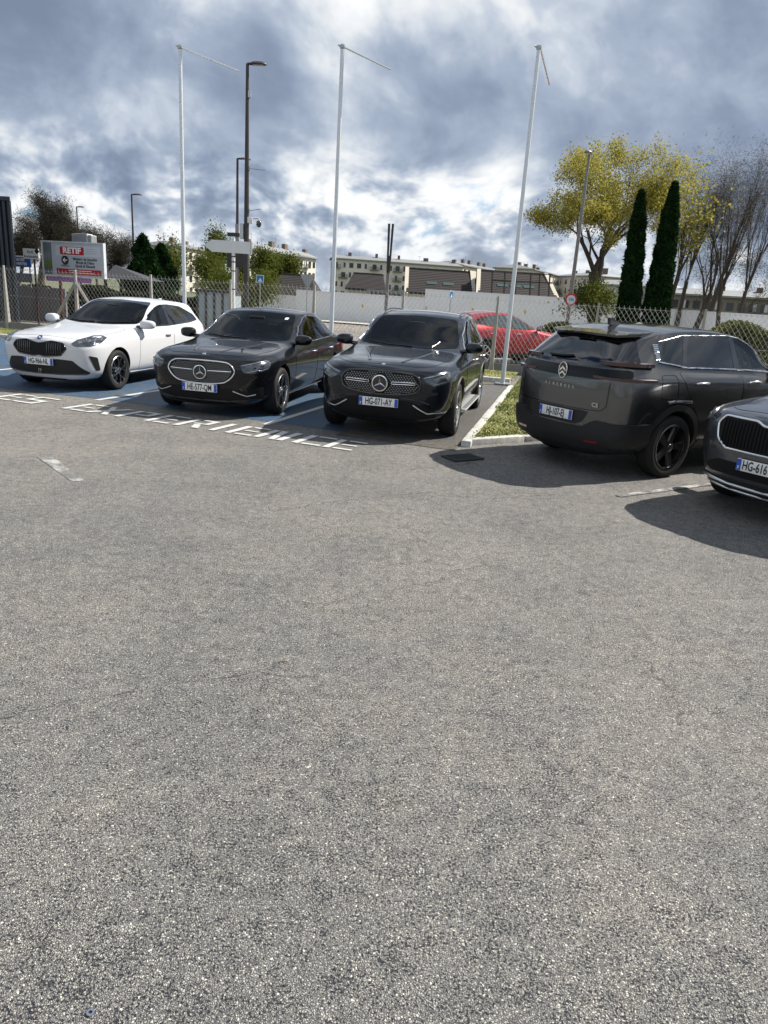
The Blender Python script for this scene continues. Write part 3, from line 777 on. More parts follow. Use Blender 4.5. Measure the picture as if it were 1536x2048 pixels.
# ---- black saloon
def black_saloon():
    wb = 2.961
    sp = spec(.94, wb, .86, 1.12, .348, .388,
              hood=[(.86, .86), (.64, .915), (.3, .955), (0, .965), (-.4, .995), (-.58, 1.01)], wsc=-.62, wst=-1.62,
              roof=[(-.68, 1.04), (-1.1, 1.23), (-1.55, 1.425), (-1.85, 1.485), (-2.3, 1.505), (-2.8, 1.455), (-3.2, 1.305), (-3.55, 1.15), (-3.75, 1.095), (-4.2, 1.07)],
              belt=[(.86, .825), (.5, .88), (0, .91), (-.6, .955), (-1.5, .985), (-2.6, 1.0), (-3.5, 1.02), (-4.1, .98)],
              shoulder=[(.86, .755), (.4, .81), (0, .83), (-.8, .855), (-2, .87), (-3.6, .90), (-4.1, .88)], pnt=P_black,
              st=[.86, .79, .61, .34, .06, -.2, -.46, -.64, -.84, -1.2, -1.6, -1.85, -2.3, -2.75, -3.15, -3.5, -3.72, -3.93, -4.04, -4.08],
              rear_dx={0: .2, 1: .18, 2: .06, 3: .01, 4: 0, 5: .01, 6: .02, 7: .07, 8: .05, 9: .045}, zb=.16, zs=.22, roofw=.71, cowlw=.88, zclad=.20)
    sp['z'][7] = [q for q in sp['z'][7]]
    sp['crease'] = [(5, 3, 17, .45), (6, 7, 17, .45), (7, 9, 16, .45), (6, 2, 7, .35)]
    sp['ws'] = rp([(-.74, 1.04), (-.575, 1.405), (0, 1.43), (.575, 1.405), (.74, 1.04), (.35, 1.015), (0, 1.01), (-.35, 1.015)], .06)
    sp['sw'] = [rp([(-1.0, 1.015), (-1.30, 1.235), (-1.65, 1.365), (-1.79, 1.38), (-1.83, 1.02)], .02), rp([(-1.91, 1.025), (-1.88, 1.388), (-2.1, 1.39), (-2.43, 1.362), (-2.72, 1.28), (-2.78, 1.04)], .02), rp([(-2.83, 1.045), (-2.78, 1.255), (-2.92, 1.205), (-3.25, 1.06)], .015)]
    sp['rw'] = rp([(-.50, 1.36), (.50, 1.36), (.58, 1.15), (-.58, 1.15)], .05)
    sp['cabin'] = dict(profile=[(-1.15, .62), (-1.15, 1.03), (-1.35, 1.19), (-1.65, 1.345), (-2.0, 1.39), (-2.5, 1.38), (-2.9, 1.30), (-3.15, 1.12), (-3.1, .62)], dash=-1.6, rear=-2.9)
    c = Car('black_saloon', 'glossy black saloon with a chrome-framed studded grille, between the white hatchback and the dark SUV', 'car', (-2.54, 10.92), -99.6, sp, 'cars parked in the blue bays')
    bk = MATS['car_black_gloss']
    bon = rp([(.68, -.50), (.74, 0), (.68, .50), (.50, .66), (.1, .735), (-.40, .755), (-.56, .60), (-.60, 0), (-.56, -.60), (-.40, -.755), (.1, -.735), (.50, -.66)], .06)
    c.patch('bonnet', bon, 0, P_black, top=True, off=.002, skirt=.005, grid=.06); c.strip('panel_gap', bon, 0, MATS['gap'], r=.003, top=True, n=5)
    # two power bulges on the bonnet
    for sg in (1, -1):
        c.strip('bonnet_crease', [(.60, .20 * sg), (.2, .33 * sg), (-.25, .42 * sg), (-.52, .46 * sg)], 0, P_black, r=.035, off=-.027, closed=False, top=True, n=14)
    c.doors([[(-.62, .90), (-.60, .33), (-.70, .25), (-1.80, .25), (-1.83, .96)], [(-1.85, .96), (-1.82, .25), (-2.50, .25), (-2.62, .50), (-2.98, .78), (-3.0, .98)]], P_black)
    c.handles([-1.62, -2.72], .845, MATS['chrome'])
    g = c.patch('windscreen', sp['ws'], 0, MATS['glass_screen'], grid=.045, skirt=0)
    c.cabin(-1.80, .98, 1.45)
    c.strip('wiper', [(-.6, 1.05), (-.25, 1.03), (.1, 1.03)], 0, MATS['car_black_plastic'], r=.009, off=.010, closed=False, parent=g)
    c.front('inspection_sticker', rp([(.455, 1.325), (.505, 1.325), (.505, 1.355), (.455, 1.355)], .004), MATS['plate_white'], off=.007, skirt=.001, parent=g)
    dlo = rp([(-.92, .995), (-1.25, 1.235), (-1.62, 1.375), (-1.95, 1.405), (-2.45, 1.375), (-2.9, 1.24), (-3.36, 1.04), (-2.6, 1.02), (-1.8, 1.0)], .04)
    c.side('window_surround', dlo, bk, off=.003, holes=sp['sw'])
    c.strips('window_trim', [(-x, z) for x, z in dlo], 90, MATS['chrome'], r=.007, off=.004)
    for k, q_ in enumerate(sp['sw']): c.side('side_window', q_, MATS['glass_side'], off=.001, skirt=0)
    c.rear('rear_window', sp['rw'], MATS['glass_side'], off=.001, skirt=0)
    c.both('tail_lamp', rp([(-0.58, .90), (-0.12, .925), (-0.04, .84), (-0.16, .77), (-0.56, .80)], .03), 150, MATS['lamp_red'], off=.006)
    gr = rp([(-.50, .665), (-.455, .745), (-.38, .785), (-.20, .795), (0, .797), (.20, .795), (.38, .785), (.455, .745), (.50, .665), (.44, .575), (.35, .51), (.2, .486), (0, .48), (-.2, .486), (-.35, .51), (-.44, .575)], .04)
    gg = c.front('grille', gr, MATS['grille_black'], off=.003)
    c.strip('grille_frame', gr, 0, MATS['chrome'], r=.011, off=.003, parent=gg, n=8)
    c.studs([(y * .95, .64 + (z - .64) * .9) for y, z in gr], .036, .0062, MATS['stud_bright'], gg, skip=lambda y, z: math.hypot(y, z - .635) < .11 or abs(z - .66) < .010)
    for sg in (1, -1): c.strip('grille_bar', [(.11 * sg, .662), (.445 * sg, .668)], 0, MATS['chrome'], r=.008, off=.008, closed=False, parent=gg)
    l, n = c.hit(0, 0, .635); c.star(l.x + .016, 0, .635, .098)
    l, n = c.hit_top(.735, 0); q = MB(); q.lathe([(.028, -.003), (.026, .004), (.001, .006)], 24, M=frame(l, (0, 1, 0), (-n.z, 0, n.x))); q.build('bonnet_badge', [MATS['chrome']], c.root, smooth=50)
    hl = rp([(-.10, .765), (.10, .80), (.32, .835), (.40, .795), (.34, .705), (.20, .672), (.04, .648), (-.05, .66)], .03)
    for ob, sg in zip(c.both('headlight', hl, 40, MATS['lamp_dark'], off=.004), (1, -1)):
        c.strip('light_blade', [(-.07 * sg, .755), (.12 * sg, .79), (.31 * sg, .815)], 40 * sg, MATS['lamp_clear'], r=.009, off=.004, closed=False, parent=ob)
        c.strip('light_blade', [(.0 * sg, .67), (.10 * sg, .685), (.14 * sg, .70), (.20 * sg, .69), (.32 * sg, .72)], 40 * sg, MATS['lamp_clear'], r=.007, off=.004, closed=False, parent=ob)
        for (a, b, r_) in ((.10, .735, .028), (.22, .755, .03)):
            l, n = c.hit(40 * sg, a * sg, b); q = MB(); q.lathe([(.001, .014), (r_ * .5, .011), (r_, .004)], 18, M=frame(l, Vector((0, 0, 1)).cross(n), (0, 0, 1))); q.build('projector_lens', [MATS['lamp_dark']], ob, smooth=60)
    c.front('lower_intake', rp([(-.72, .30), (-.66, .40), (-.4, .425), (0, .43), (.4, .425), (.66, .40), (.72, .30), (.4, .23), (-.4, .23)], .03), MATS['grille_black'], off=.003)
    c.both('bumper_vent', rp([(.12, .42), (.34, .47), (.36, .30), (.14, .30)], .03), 35, MATS['grille_black'], off=.003)
    c.strips('bumper_trim', [(.46, .40), (.56, .36), (.64, .335), (.74, .36)], 0, MATS['satin_silver'], r=.006, off=.008, closed=False)
    c.strip('splitter_trim', [(.62, .265), (.4, .245), (0, .24), (-.4, .245), (-.62, .265)], 0, P_black, r=.016, off=.004, closed=False)
    c.plate('HE-577-QM', .905, .425)
    c.mirrors(-.83, 1.055, .905, P_black)
    c.wheels('d', .245, MATS['rim_silver'], MATS['rim_dark'])
    c.strips('sill_trim', [(.52, .245), (1.5, .245), (2.5, .25)], 90, MATS['satin_silver'], r=.010, off=.004, closed=False)
    return c

# ---- dark SUV in the right-hand bay
def dark_suv():
    wb = 2.888
    sp = spec(.945, wb, .87, .95, .368, .410,
              hood=[(.87, .945), (.66, 1.0), (.3, 1.04), (0, 1.055), (-.4, 1.09), (-.56, 1.105)], wsc=-.60, wst=-1.52,
              roof=[(-.66, 1.14), (-1.05, 1.34), (-1.45, 1.535), (-1.75, 1.61), (-2.3, 1.64), (-2.9, 1.625), (-3.3, 1.58), (-3.9, 1.44)],
              belt=[(.87, .915), (.5, .965), (0, 1.005), (-.6, 1.055), (-1.5, 1.085), (-2.6, 1.11), (-3.9, 1.14)],
              shoulder=[(.87, .84), (.4, .895), (0, .92), (-.8, .95), (-2, .975), (-3.9, 1.01)], pnt=P_graph,
              st=[.87, .80, .62, .35, .06, -.2, -.44, -.62, -.82, -1.15, -1.52, -1.8, -2.2, -2.65, -3.05, -3.35, -3.58, -3.76, -3.84],
              rear_dx={0: .2, 1: .18, 2: .06, 3: .01, 4: 0, 5: .01, 6: .06, 7: .30, 8: .28, 9: .27}, zb=.2, zs=.30, roofw=.74, cowlw=.88, zclad=.26)
    sp['z'][3] = [(0, .50)]; sp['z'][4] = [(0, .74)]
    sp['crease'] = [(5, 3, 17, .45), (6, 7, 17, .45), (7, 9, 17, .5), (6, 2, 7, .35)]
    sp['ws'] = rp([(-.75, 1.14), (-.60, 1.52), (0, 1.545), (.60, 1.52), (.75, 1.14), (.35, 1.11), (0, 1.105), (-.35, 1.11)], .06)
    sp['sw'] = [rp([(-.99, 1.12), (-1.24, 1.325), (-1.55, 1.475), (-1.76, 1.505), (-1.80, 1.13)], .02), rp([(-1.88, 1.135), (-1.84, 1.51), (-2.2, 1.515), (-2.58, 1.50), (-2.70, 1.15)], .02), rp([(-2.76, 1.155), (-2.65, 1.495), (-3.10, 1.425), (-3.30, 1.24), (-3.25, 1.175)], .02)]
    sp['rw'] = rp([(-.56, 1.46), (.56, 1.46), (.64, 1.20), (-.64, 1.20)], .05)
    sp['cabin'] = dict(profile=[(-1.15, .70), (-1.15, 1.13), (-1.32, 1.30), (-1.6, 1.475), (-1.95, 1.525), (-2.8, 1.525), (-3.2, 1.46), (-3.45, 1.18), (-3.3, .70)], dash=-1.55, rear=-3.1)
    c = Car('dark_suv', 'dark graphite SUV with a studded grille, parked beside the grass verge', 'car', (.03, 10.119), -102.4, sp, 'cars parked in the blue bays')
    bk = MATS['car_black_gloss']
    bon = rp([(.70, -.46), (.74, 0), (.70, .46), (.54, .64), (.1, .735), (-.40, .755), (-.54, .60), (-.58, 0), (-.54, -.60), (-.40, -.755), (.1, -.735), (.54, -.64)], .06)
    c.patch('bonnet', bon, 0, P_graph, top=True, off=.002, skirt=.005, grid=.06); c.strip('panel_gap', bon, 0, MATS['gap'], r=.003, top=True, n=5)
    for sg in (1, -1):
        c.strip('bonnet_crease', [(.60, .22 * sg), (.2, .34 * sg), (-.25, .42 * sg), (-.50, .46 * sg)], 0, P_graph, r=.04, off=-.030, closed=False, top=True, n=14)
    c.doors([[(-.60, 1.0), (-.58, .45), (-.66, .36), (-1.78, .36), (-1.81, 1.07)], [(-1.83, 1.07), (-1.80, .36), (-2.42, .36), (-2.55, .60), (-2.86, .85), (-2.92, 1.09)]], P_graph)
    c.handles([-1.60, -2.66], .945, MATS['satin_silver'])
    g = c.patch('windscreen', sp['ws'], 0, MATS['glass_screen'], grid=.045, skirt=0)
    c.cabin(-1.76, 1.09, 1.55)
    c.strip('wiper', [(-.6, 1.15), (-.25, 1.125), (.1, 1.12)], 0, MATS['car_black_plastic'], r=.009, off=.010, closed=False, parent=g)
    c.strip('wiper', [(.38, 1.125), (.43, 1.165), (.46, 1.20)], 0, MATS['satin_silver'], r=.005, off=.012, closed=False, parent=g)  # silver strip on the screen, a white reflection put into its colour
    dlo = rp([(-.90, 1.10), (-1.20, 1.33), (-1.52, 1.485), (-1.9, 1.53), (-2.6, 1.52), (-3.15, 1.44), (-3.4, 1.24), (-3.3, 1.15), (-1.8, 1.11)], .05)
    c.side('window_surround', dlo, bk, off=.003, holes=sp['sw'])
    c.strips('window_trim', [(-x, z) for x, z in dlo], 90, MATS['chrome'], r=.010, off=.005)
    for k, q_ in enumerate(sp['sw']): c.side('side_window', q_, MATS['glass_side' if k == 0 else 'glass_dark'], off=.001, skirt=0)
    for sg in (1, -1):
        pts = []
        for x in np.linspace(-1.6, -3.3, 12):
            l, n = c.hit_top(float(x), .60 * sg); e = min(1, 6 * min(-1.6 - x, x + 3.3) + .0); pts.append(l + Vector((0, 0, -.004 + .034 * min(1, max(0, e)))))
        q = MB(); q.tube(pts, .013, 8); q.build('roof_rail', [MATS['car_black_gloss']], c.root, smooth=60)
    c.rear('rear_window', sp['rw'], MATS['glass_dark'], off=.001, skirt=0)
    c.both('tail_lamp', rp([(-0.58, .98), (-0.12, 1.0), (-0.04, .92), (-0.16, .86), (-0.56, .89)], .03), 150, MATS['lamp_red'], off=.006)
    gr = rp([(-.53, .745), (-.495, .83), (-.42, .87), (-.22, .885), (0, .888), (.22, .885), (.42, .87), (.495, .83), (.53, .745), (.50, .665), (.42, .625), (.22, .60), (0, .594), (-.22, .60), (-.42, .625), (-.50, .665)], .04)
    gg = c.front('grille', gr, MATS['grille_black'], off=.003)
    c.strip('grille_frame', gr, 0, bk, r=.014, off=.003, parent=gg, n=8)
    c.studs([(y * .95, .74 + (z - .74) * .9) for y, z in gr], .036, .0065, MATS['stud_bright'], gg, skip=lambda y, z: math.hypot(y, z - .735) < .12 or (abs(z - .752) < .022 and .13 < abs(y) < .46))
    for sg in (1, -1):
        c.strip('grille_bar', rp([(.15 * sg, .735), (.45 * sg, .742), (.45 * sg, .768), (.15 * sg, .762)], .01), 0, MATS['chrome'], r=.007, off=.008, parent=gg)
    l, n = c.hit(0, 0, .735); c.star(l.x + .018, 0, .735, .105)
    l, n = c.hit_top(.735, 0); q = MB(); q.lathe([(.028, -.003), (.026, .004), (.001, .006)], 24, M=frame(l, (0, 1, 0), (-n.z, 0, n.x))); q.build('bonnet_badge', [MATS['chrome']], c.root, smooth=50)
    hl = rp([(-.135, .835), (.08, .89), (.22, .925), (.315, .91), (.30, .82), (.21, .77), (.02, .735), (-.08, .79)], .025)
    for ob, sg in zip(c.both('headlight', hl, 40, MATS['lamp_dark'], off=.004), (1, -1)):
        c.strip('light_blade', [(-.10 * sg, .832), (.10 * sg, .875), (.29 * sg, .898)], 40 * sg, MATS['lamp_clear'], r=.012, off=.004, closed=False, parent=ob)
        c.strip('light_blade', [(.02 * sg, .752), (.12 * sg, .775), (.20 * sg, .795)], 40 * sg, MATS['lamp_clear'], r=.006, off=.004, closed=False, parent=ob)
        c.strip('light_blade', [(.20 * sg, .83), (.28 * sg, .87)], 40 * sg, MATS['lamp_clear'], r=.022, off=.0, closed=False, parent=ob)
    c.front('lower_intake', rp([(-.74, .33), (-.62, .46), (-.4, .53), (0, .54), (.4, .53), (.62, .46), (.74, .33), (.4, .28), (-.4, .28)], .03), MATS['grille_black'], off=.003)
    c.strips('bumper_trim', [(.44, .485), (.54, .42), (.62, .38), (.78, .395)], 0, MATS['satin_silver'], r=.008, off=.006, closed=False)
    c.strips('bumper_trim', [(.30, .56), (.50, .545), (.64, .50)], 0, P_graph, r=.014, off=.004, closed=False)
    c.plate('HG-071-AY', .915, .497)
    c.mirrors(-.80, 1.155, .915, P_graph)
    c.wheels('t', .250, MATS['rim_silver'], MATS['rim_dark'])
    # light ribbed running boards between the wheels
    for sg in (1, -1):
        rb = MB(); rb.bbox(-2.36, -.52, *sorted((sg * .80, sg * .975)), .27, .305, .015); r0 = rb.build('running_board', [MATS['board_alu']], c.root, smooth=40)
        for k in range(5):
            q = MB(); yy = sg * (.925 + .0135 * (k - 1)); q.box(-2.32, -.56, yy - .003, yy + .003, .305, .309); q.build('rubber_rib', [MATS['car_black_plastic']], r0)
    c.strips('arch_trim', [(-.43 * math.cos(a), .378 + .43 * math.sin(a)) for a in np.linspace(.15, math.pi - .15, 20)], 90, MATS['car_black_plastic'], r=.018, off=-.004, closed=False)
    c.strips('arch_trim', [(wb - .43 * math.cos(a), .378 + .43 * math.sin(a)) for a in np.linspace(.15, math.pi - .15, 20)], 90, MATS['car_black_plastic'], r=.018, off=-.004, closed=False)
    return c
mat('board_alu', (.72, .73, .73), rough=.35, metal=.6, var=.08)

# ---- grey SUV seen from behind
def grey_suv():
    wb = 2.784
    sp = spec(.95, wb, .92, .93, .362, .405,
              hood=[(.92, .93), (.7, 1.02), (.3, 1.08), (0, 1.11), (-.4, 1.14), (-.52, 1.15)], wsc=-.56, wst=-1.45,
              roof=[(-.62, 1.19), (-1.0, 1.40), (-1.4, 1.60), (-1.7, 1.67), (-2.2, 1.70), (-2.8, 1.685), (-3.2, 1.63), (-3.9, 1.53)],
              belt=[(.92, .88), (.5, .99), (0, 1.06), (-.6, 1.13), (-1.5, 1.19), (-2.6, 1.215), (-3.0, 1.25), (-3.9, 1.26)],
              shoulder=[(.92, .82), (.4, .93), (0, .99), (-.8, 1.05), (-2, 1.09), (-3.0, 1.11), (-3.9, 1.10)], pnt=P_grey,
              st=[.92, .88, .76, .52, .15, -.2, -.42, -.58, -.78, -1.1, -1.45, -1.75, -2.2, -2.6, -2.95, -3.22, -3.46, -3.64, -3.71],
              rear_dx={0: .14, 1: .12, 2: .02, 3: .0, 4: 0.02, 5: .03, 6: .07, 7: .34, 8: .32, 9: .31}, zb=.2, zs=.30, roofw=.79, cowlw=.88, zclad=.30, cabw=.90)
    sp['z'][3] = [(0, .50)]; sp['z'][4] = [(0, .80)]
    sp['crease'] = [(5, 5, 19, .65), (6, 7, 18, .5), (7, 9, 18, .6)]
    sp['pr'] = (.54, .84, .95, .99)
    X = lambda pts: [(x - wb, z) for x, z in pts]
    sp['ws'] = rp([(-.74, 1.195), (-.60, 1.56), (0, 1.585), (.60, 1.56), (.74, 1.195), (0, 1.165)], .06)
    sp['sw'] = [rp(X([(1.86, 1.235), (1.65, 1.395), (1.34, 1.54), (1.02, 1.585), (1.16, 1.245)]), .02), rp(X([(1.05, 1.245), (.94, 1.59), (.20, 1.575), (.14, 1.265)]), .02), rp(X([(.07, 1.275), (.12, 1.565), (-.24, 1.495), (-.24, 1.315)]), .02)]
    sp['rw'] = rp([(-.53, 1.475), (0, 1.485), (.53, 1.475), (.64, 1.25), (0, 1.235), (-.64, 1.25)], .05)
    sp['cabin'] = dict(profile=[(-1.1, .75), (-1.1, 1.18), (-1.28, 1.36), (-1.55, 1.545), (-1.9, 1.595), (-2.8, 1.585), (-3.12, 1.50), (-3.38, 1.26), (-3.3, .75)], dash=-1.5, rear=-3.1)
    ya = 33.0; ca, sa = math.cos(R_(ya)), math.sin(R_(ya)); rx, ry = 2.70, 8.84          # rear axle
    c = Car('grey_suv', 'dark grey SUV seen from behind, parked next to the grass verge', 'car', (rx + wb * ca, ry + wb * sa), ya, sp, 'cars parked in the angled bays')
    bk = MATS['car_black_gloss']; pl = MATS['car_black_plastic']; RA = -wb
    X = lambda pts: [(x + RA, z) for x, z in pts]
    c.doors([X([(2.20, 1.12), (2.25, .50), (2.15, .42), (1.20, .42), (1.17, 1.17)]), X([(1.15, 1.17), (1.18, .42), (.52, .42), (.44, .62), (.10, 1.02), (-.02, 1.20)])], P_grey)
    c.handles([.36 + RA, 1.40 + RA], 1.075, MATS['satin_silver'])
    c.patch('windscreen', sp['ws'], 0, MATS['glass_screen'], skirt=0)
    c.cabin(-1.68, 1.2, 1.62)
    dlo = rp(X([(1.95, 1.20), (1.70, 1.39), (1.35, 1.55), (.9, 1.595), (.1, 1.575), (-.28, 1.50), (-.30, 1.30), (.15, 1.245), (1.2, 1.225)]), .05)
    c.side('window_surround', dlo, bk, off=.003, holes=sp['sw'])
    c.strips('window_trim', [(-x, z) for x, z in X([(2.0, 1.19), (1.2, 1.222), (.15, 1.24), (-.33, 1.30)])], 90, MATS['chrome'], r=.012, off=.004, closed=False)
    c.strips('window_trim', [(-x, z) for x, z in X([(1.95, 1.20), (1.70, 1.40), (1.35, 1.56), (.9, 1.605), (.1, 1.585), (-.28, 1.51)])], 90, MATS['satin_silver'], r=.006, off=.004, closed=False)
    for k, q_ in enumerate(sp['sw']): c.side('side_window', q_, MATS['glass_side' if k == 0 else 'glass_dark'], off=.001, skirt=0)
    for i in range(9):
        z = 1.32 + i * .019
        c.strips('pillar_rib', [(-x, zz) for x, zz in X([(-.36 - i * .001, z), (-.295 - i * .001, z + .004)])], 90, MATS['chrome'], r=.007, off=.006, closed=False)
    # tailgate
    rg = rp([(-.62, 1.515), (0, 1.53), (.62, 1.515), (.80, 1.27), (.66, 1.215), (0, 1.195), (-.66, 1.215), (-.80, 1.27)], .04)
    c.rear('rear_surround', rg, bk, off=.003, holes=[sp['rw']])
    gl = c.rear('rear_window', sp['rw'], MATS['glass_dark'], off=.001, skirt=0)
    c.strip('rear_wiper', [(.06, 1.285), (-.10, 1.272), (-.30, 1.272)], 180, pl, r=.014, off=.018, closed=False, parent=gl)
    sp_ = MB()
    for sgn in (1,):
        vs = []
        for y, xx in ((-.62, .46), (-.45, .58), (0, .62), (.45, .58), (.62, .46)):
            l, n = c.hit_top(-wb - xx + .22, y); vs += [l + Vector((0, 0, .004)), Vector((-wb - xx - .05, y * 1.0, l.z - .030)), Vector((-wb - xx - .04, y, l.z - .055)), l - Vector((0, 0, .05))]
        fs = []
        for i in range(4):
            for k in range(4): fs.append((i * 4 + k, i * 4 + (k + 1) % 4, i * 4 + 4 + (k + 1) % 4, i * 4 + 4 + k))
        fs += [(0, 3, 2, 1), (16, 17, 18, 19)]
        sp_.add(vs, fs)
    spo = sp_.build('roof_spoiler', [P_grey], c.root, smooth=40)
    q = MB(); q.box(-wb - .668, -wb - .62, -.13, .13, 1.545, 1.557); q.build('brake_lamp', [MATS['lamp_smoke']], spo)
    c.rear('light_band', rp([(-.80, 1.20), (0, 1.185), (.80, 1.20), (.84, 1.12), (.5, 1.075), (0, 1.065), (-.5, 1.075), (-.84, 1.12)], .03), mat('band_black', (.003, .003, .004), rough=.2, spec=.3), off=.006)
    # split horizontal lamp blades, proud of the corners
    for sg in (1, -1):
        for (z0, z1, ya_, yb_, ex) in ((1.235, 1.285, .60, .985, .0), (1.085, 1.125, .62, 1.0, .02)):
            vs = []; path = []
            for a in np.linspace(178 - (12 if ex else 14), 104, 14):
                cx = Vector((-wb - .30, sg * .30, (z0 + z1) / 2)); dv = Vector((math.cos(R_(a)), sg * math.sin(R_(a)), 0))
                l, n, i_, d_ = c.bvh.ray_cast(cx + dv * 3, -dv); n = Vector((n.x, n.y, 0)).normalized(); path.append((l, n))
            for k_, (l, n) in enumerate(path):
                o_ = .045 * min(1, k_ / 5 + .25); zz = lambda q: Vector((0, 0, q - l.z))
                vs += [l + n * o_ + zz(z0 + .006), l + n * o_ + zz(z1 - .006), l - n * .03 + zz(z1), l - n * .03 + zz(z0)]
            n_ = len(path); fs = [(i * 4 + k, i * 4 + (k + 1) % 4, i * 4 + 4 + (k + 1) % 4, i * 4 + 4 + k) for i in range(n_ - 1) for k in range(4)] + [(0, 1, 2, 3), ((n_ - 1) * 4 + 3, (n_ - 1) * 4 + 2, (n_ - 1) * 4 + 1, (n_ - 1) * 4)]
            q = MB(); q.add(vs, fs); bm = q.build('tail_lamp', [MATS['lamp_smoke']], c.root, smooth=40)
    c.strip('panel_gap', [(-.66, 1.06), (-.66, .80), (-.60, .745), (-.42, .735), (0, .73), (.42, .735), (.60, .745), (.66, .80), (.66, 1.06)], 180, MATS['gap'], r=.004, closed=False, n=5)
    c.rear('tailgate', rp([(-.645, 1.055), (0, 1.045), (.645, 1.055), (.645, .80), (.59, .757), (0, .745), (-.59, .757), (-.645, .80)], .04), P_grey, off=.0025, skirt=.005, grid=.05)
    c.rear('plate_recess', rp([(-.46, .72), (.46, .72), (.40, .60), (.30, .555), (-.30, .555), (-.40, .60)], .02), pl, off=.003)
    bump = rp([(-.86, .62), (-.56, .64), (-.40, .545), (0, .535), (.40, .545), (.56, .64), (.86, .62), (.88, .42), (.6, .33), (0, .31), (-.6, .33), (-.88, .42)], .03)
    c.rear('lower_bumper', bump, pl, off=.022, skirt=.04)
    c.both('bumper_corner', rp([(-.26, .64), (.30, .62), (.30, .36), (-.26, .36)], .03), 128, pl, off=.016, skirt=.03)
    for sg in (1, -1): c.rear('reflector', rp([(sg * .46, .385), (sg * .62, .39), (sg * .62, .415), (sg * .46, .41)], .004), MATS['lamp_red'], off=.026, skirt=.005)
    l, n = c.hit(180, 0, 1.125); M = frame((l.x - .012, 0, 1.125), (0, -1, 0))
    q = MB(); el = [(.062 * math.cos(a), .088 * math.sin(a)) for a in np.linspace(0, 2 * math.pi, 40, endpoint=False)]
    q.tube([M @ Vector((a, b, 0)) for a, b in el], .007, 6, closed=True); em = q.build('oval_emblem', [MATS['chrome']], c.root, smooth=60)
    for dz in (.018, -.032):
        q = MB()
        for sg in (1, -1): q.prism([(0, dz + .028), (0, dz), (sg * .046, dz - .034), (sg * .046, dz - .008)][::sg], -.004, .008, M=M)
        q.build('chevron', [MATS['chrome']], em)
    q = MB(); q.prism(el, -.010, -.003, M=M); q.build('emblem_backing', [bk], em)
    for i, ch in enumerate('AIRCROSS'):
        y = .235 - i * .060 - (.008 if i > 1 else 0); l, n = c.hit(180, -y, .955)
        me = text_mesh(ch, .043, frame(l + n * .006, (0, -1, 0)), depth=.002, width=1.25, bold=.0006); link('badge_letter', me, c.root, [MATS['satin_silver']])
    l, n = c.hit(180, .53, .80); me = text_mesh('C5', .062, frame(l + n * .006, (0, -1, 0)), depth=.002, width=1.35, bold=.001); link('badge_letter', me, c.root, [MATS['satin_silver']])
    l, n = c.hit(180, 0, .64); c.plate('HJ-107-EJ', l.x - .02, .645, rear=True)
    # wheel-arch cladding, fuel flap, fin
    for ax in (0, wb):
        arc = [(ax - .475 * math.cos(a), .372 + .475 * math.sin(a)) for a in np.linspace(-.1, math.pi + .1, 26)]
        inn = [(ax - .408 * math.cos(a), .372 + .408 * math.sin(a)) for a in np.linspace(math.pi + .1, -.1, 26)]
        c.both('arch_cladding', arc + inn, 90, pl, off=.012, skirt=.02, grid=.03)
        c.strips('arch_blade', [(ax - .20, .875), (ax + .02, .885), (ax + .22, .875)], 90, bk, r=.018, off=.008, closed=False)
    c.side('sill_cladding', rp(X([(2.34, .42), (.50, .42), (.50, .28), (2.34, .28)]), .02), pl, off=.012)
    fl = rp(X([(-.08, 1.165), (-.33, 1.165), (-.33, .92), (-.04, .92)]), .04)
    c.strip('fuel_flap_gap', [(x, z) for x, z in fl], -90, MATS['gap'], r=.003, n=5)
    l, n = c.hit_top(RA - .18, 0)
    q = MB(); q.prism([(.13, -.004), (-.07, -.006), (-.09, .075), (-.05, .085)], -.022, .022, M=Matrix.Translation(l) @ Matrix.Rotation(math.pi / 2, 4, 'X')); q.build('roof_fin', [bk], c.root, smooth=40)
    c.mirrors(-.80, 1.27, .92, bk)
    c.wheels('slash', .254, MATS['rim_edge'], MATS['rim_dark'])
    return c
mat('lamp_smoke', (.035, .005, .007), rough=.08, coat=1.0)
mat('rim_edge', (.10, .10, .105), rough=.25, metal=1.0)

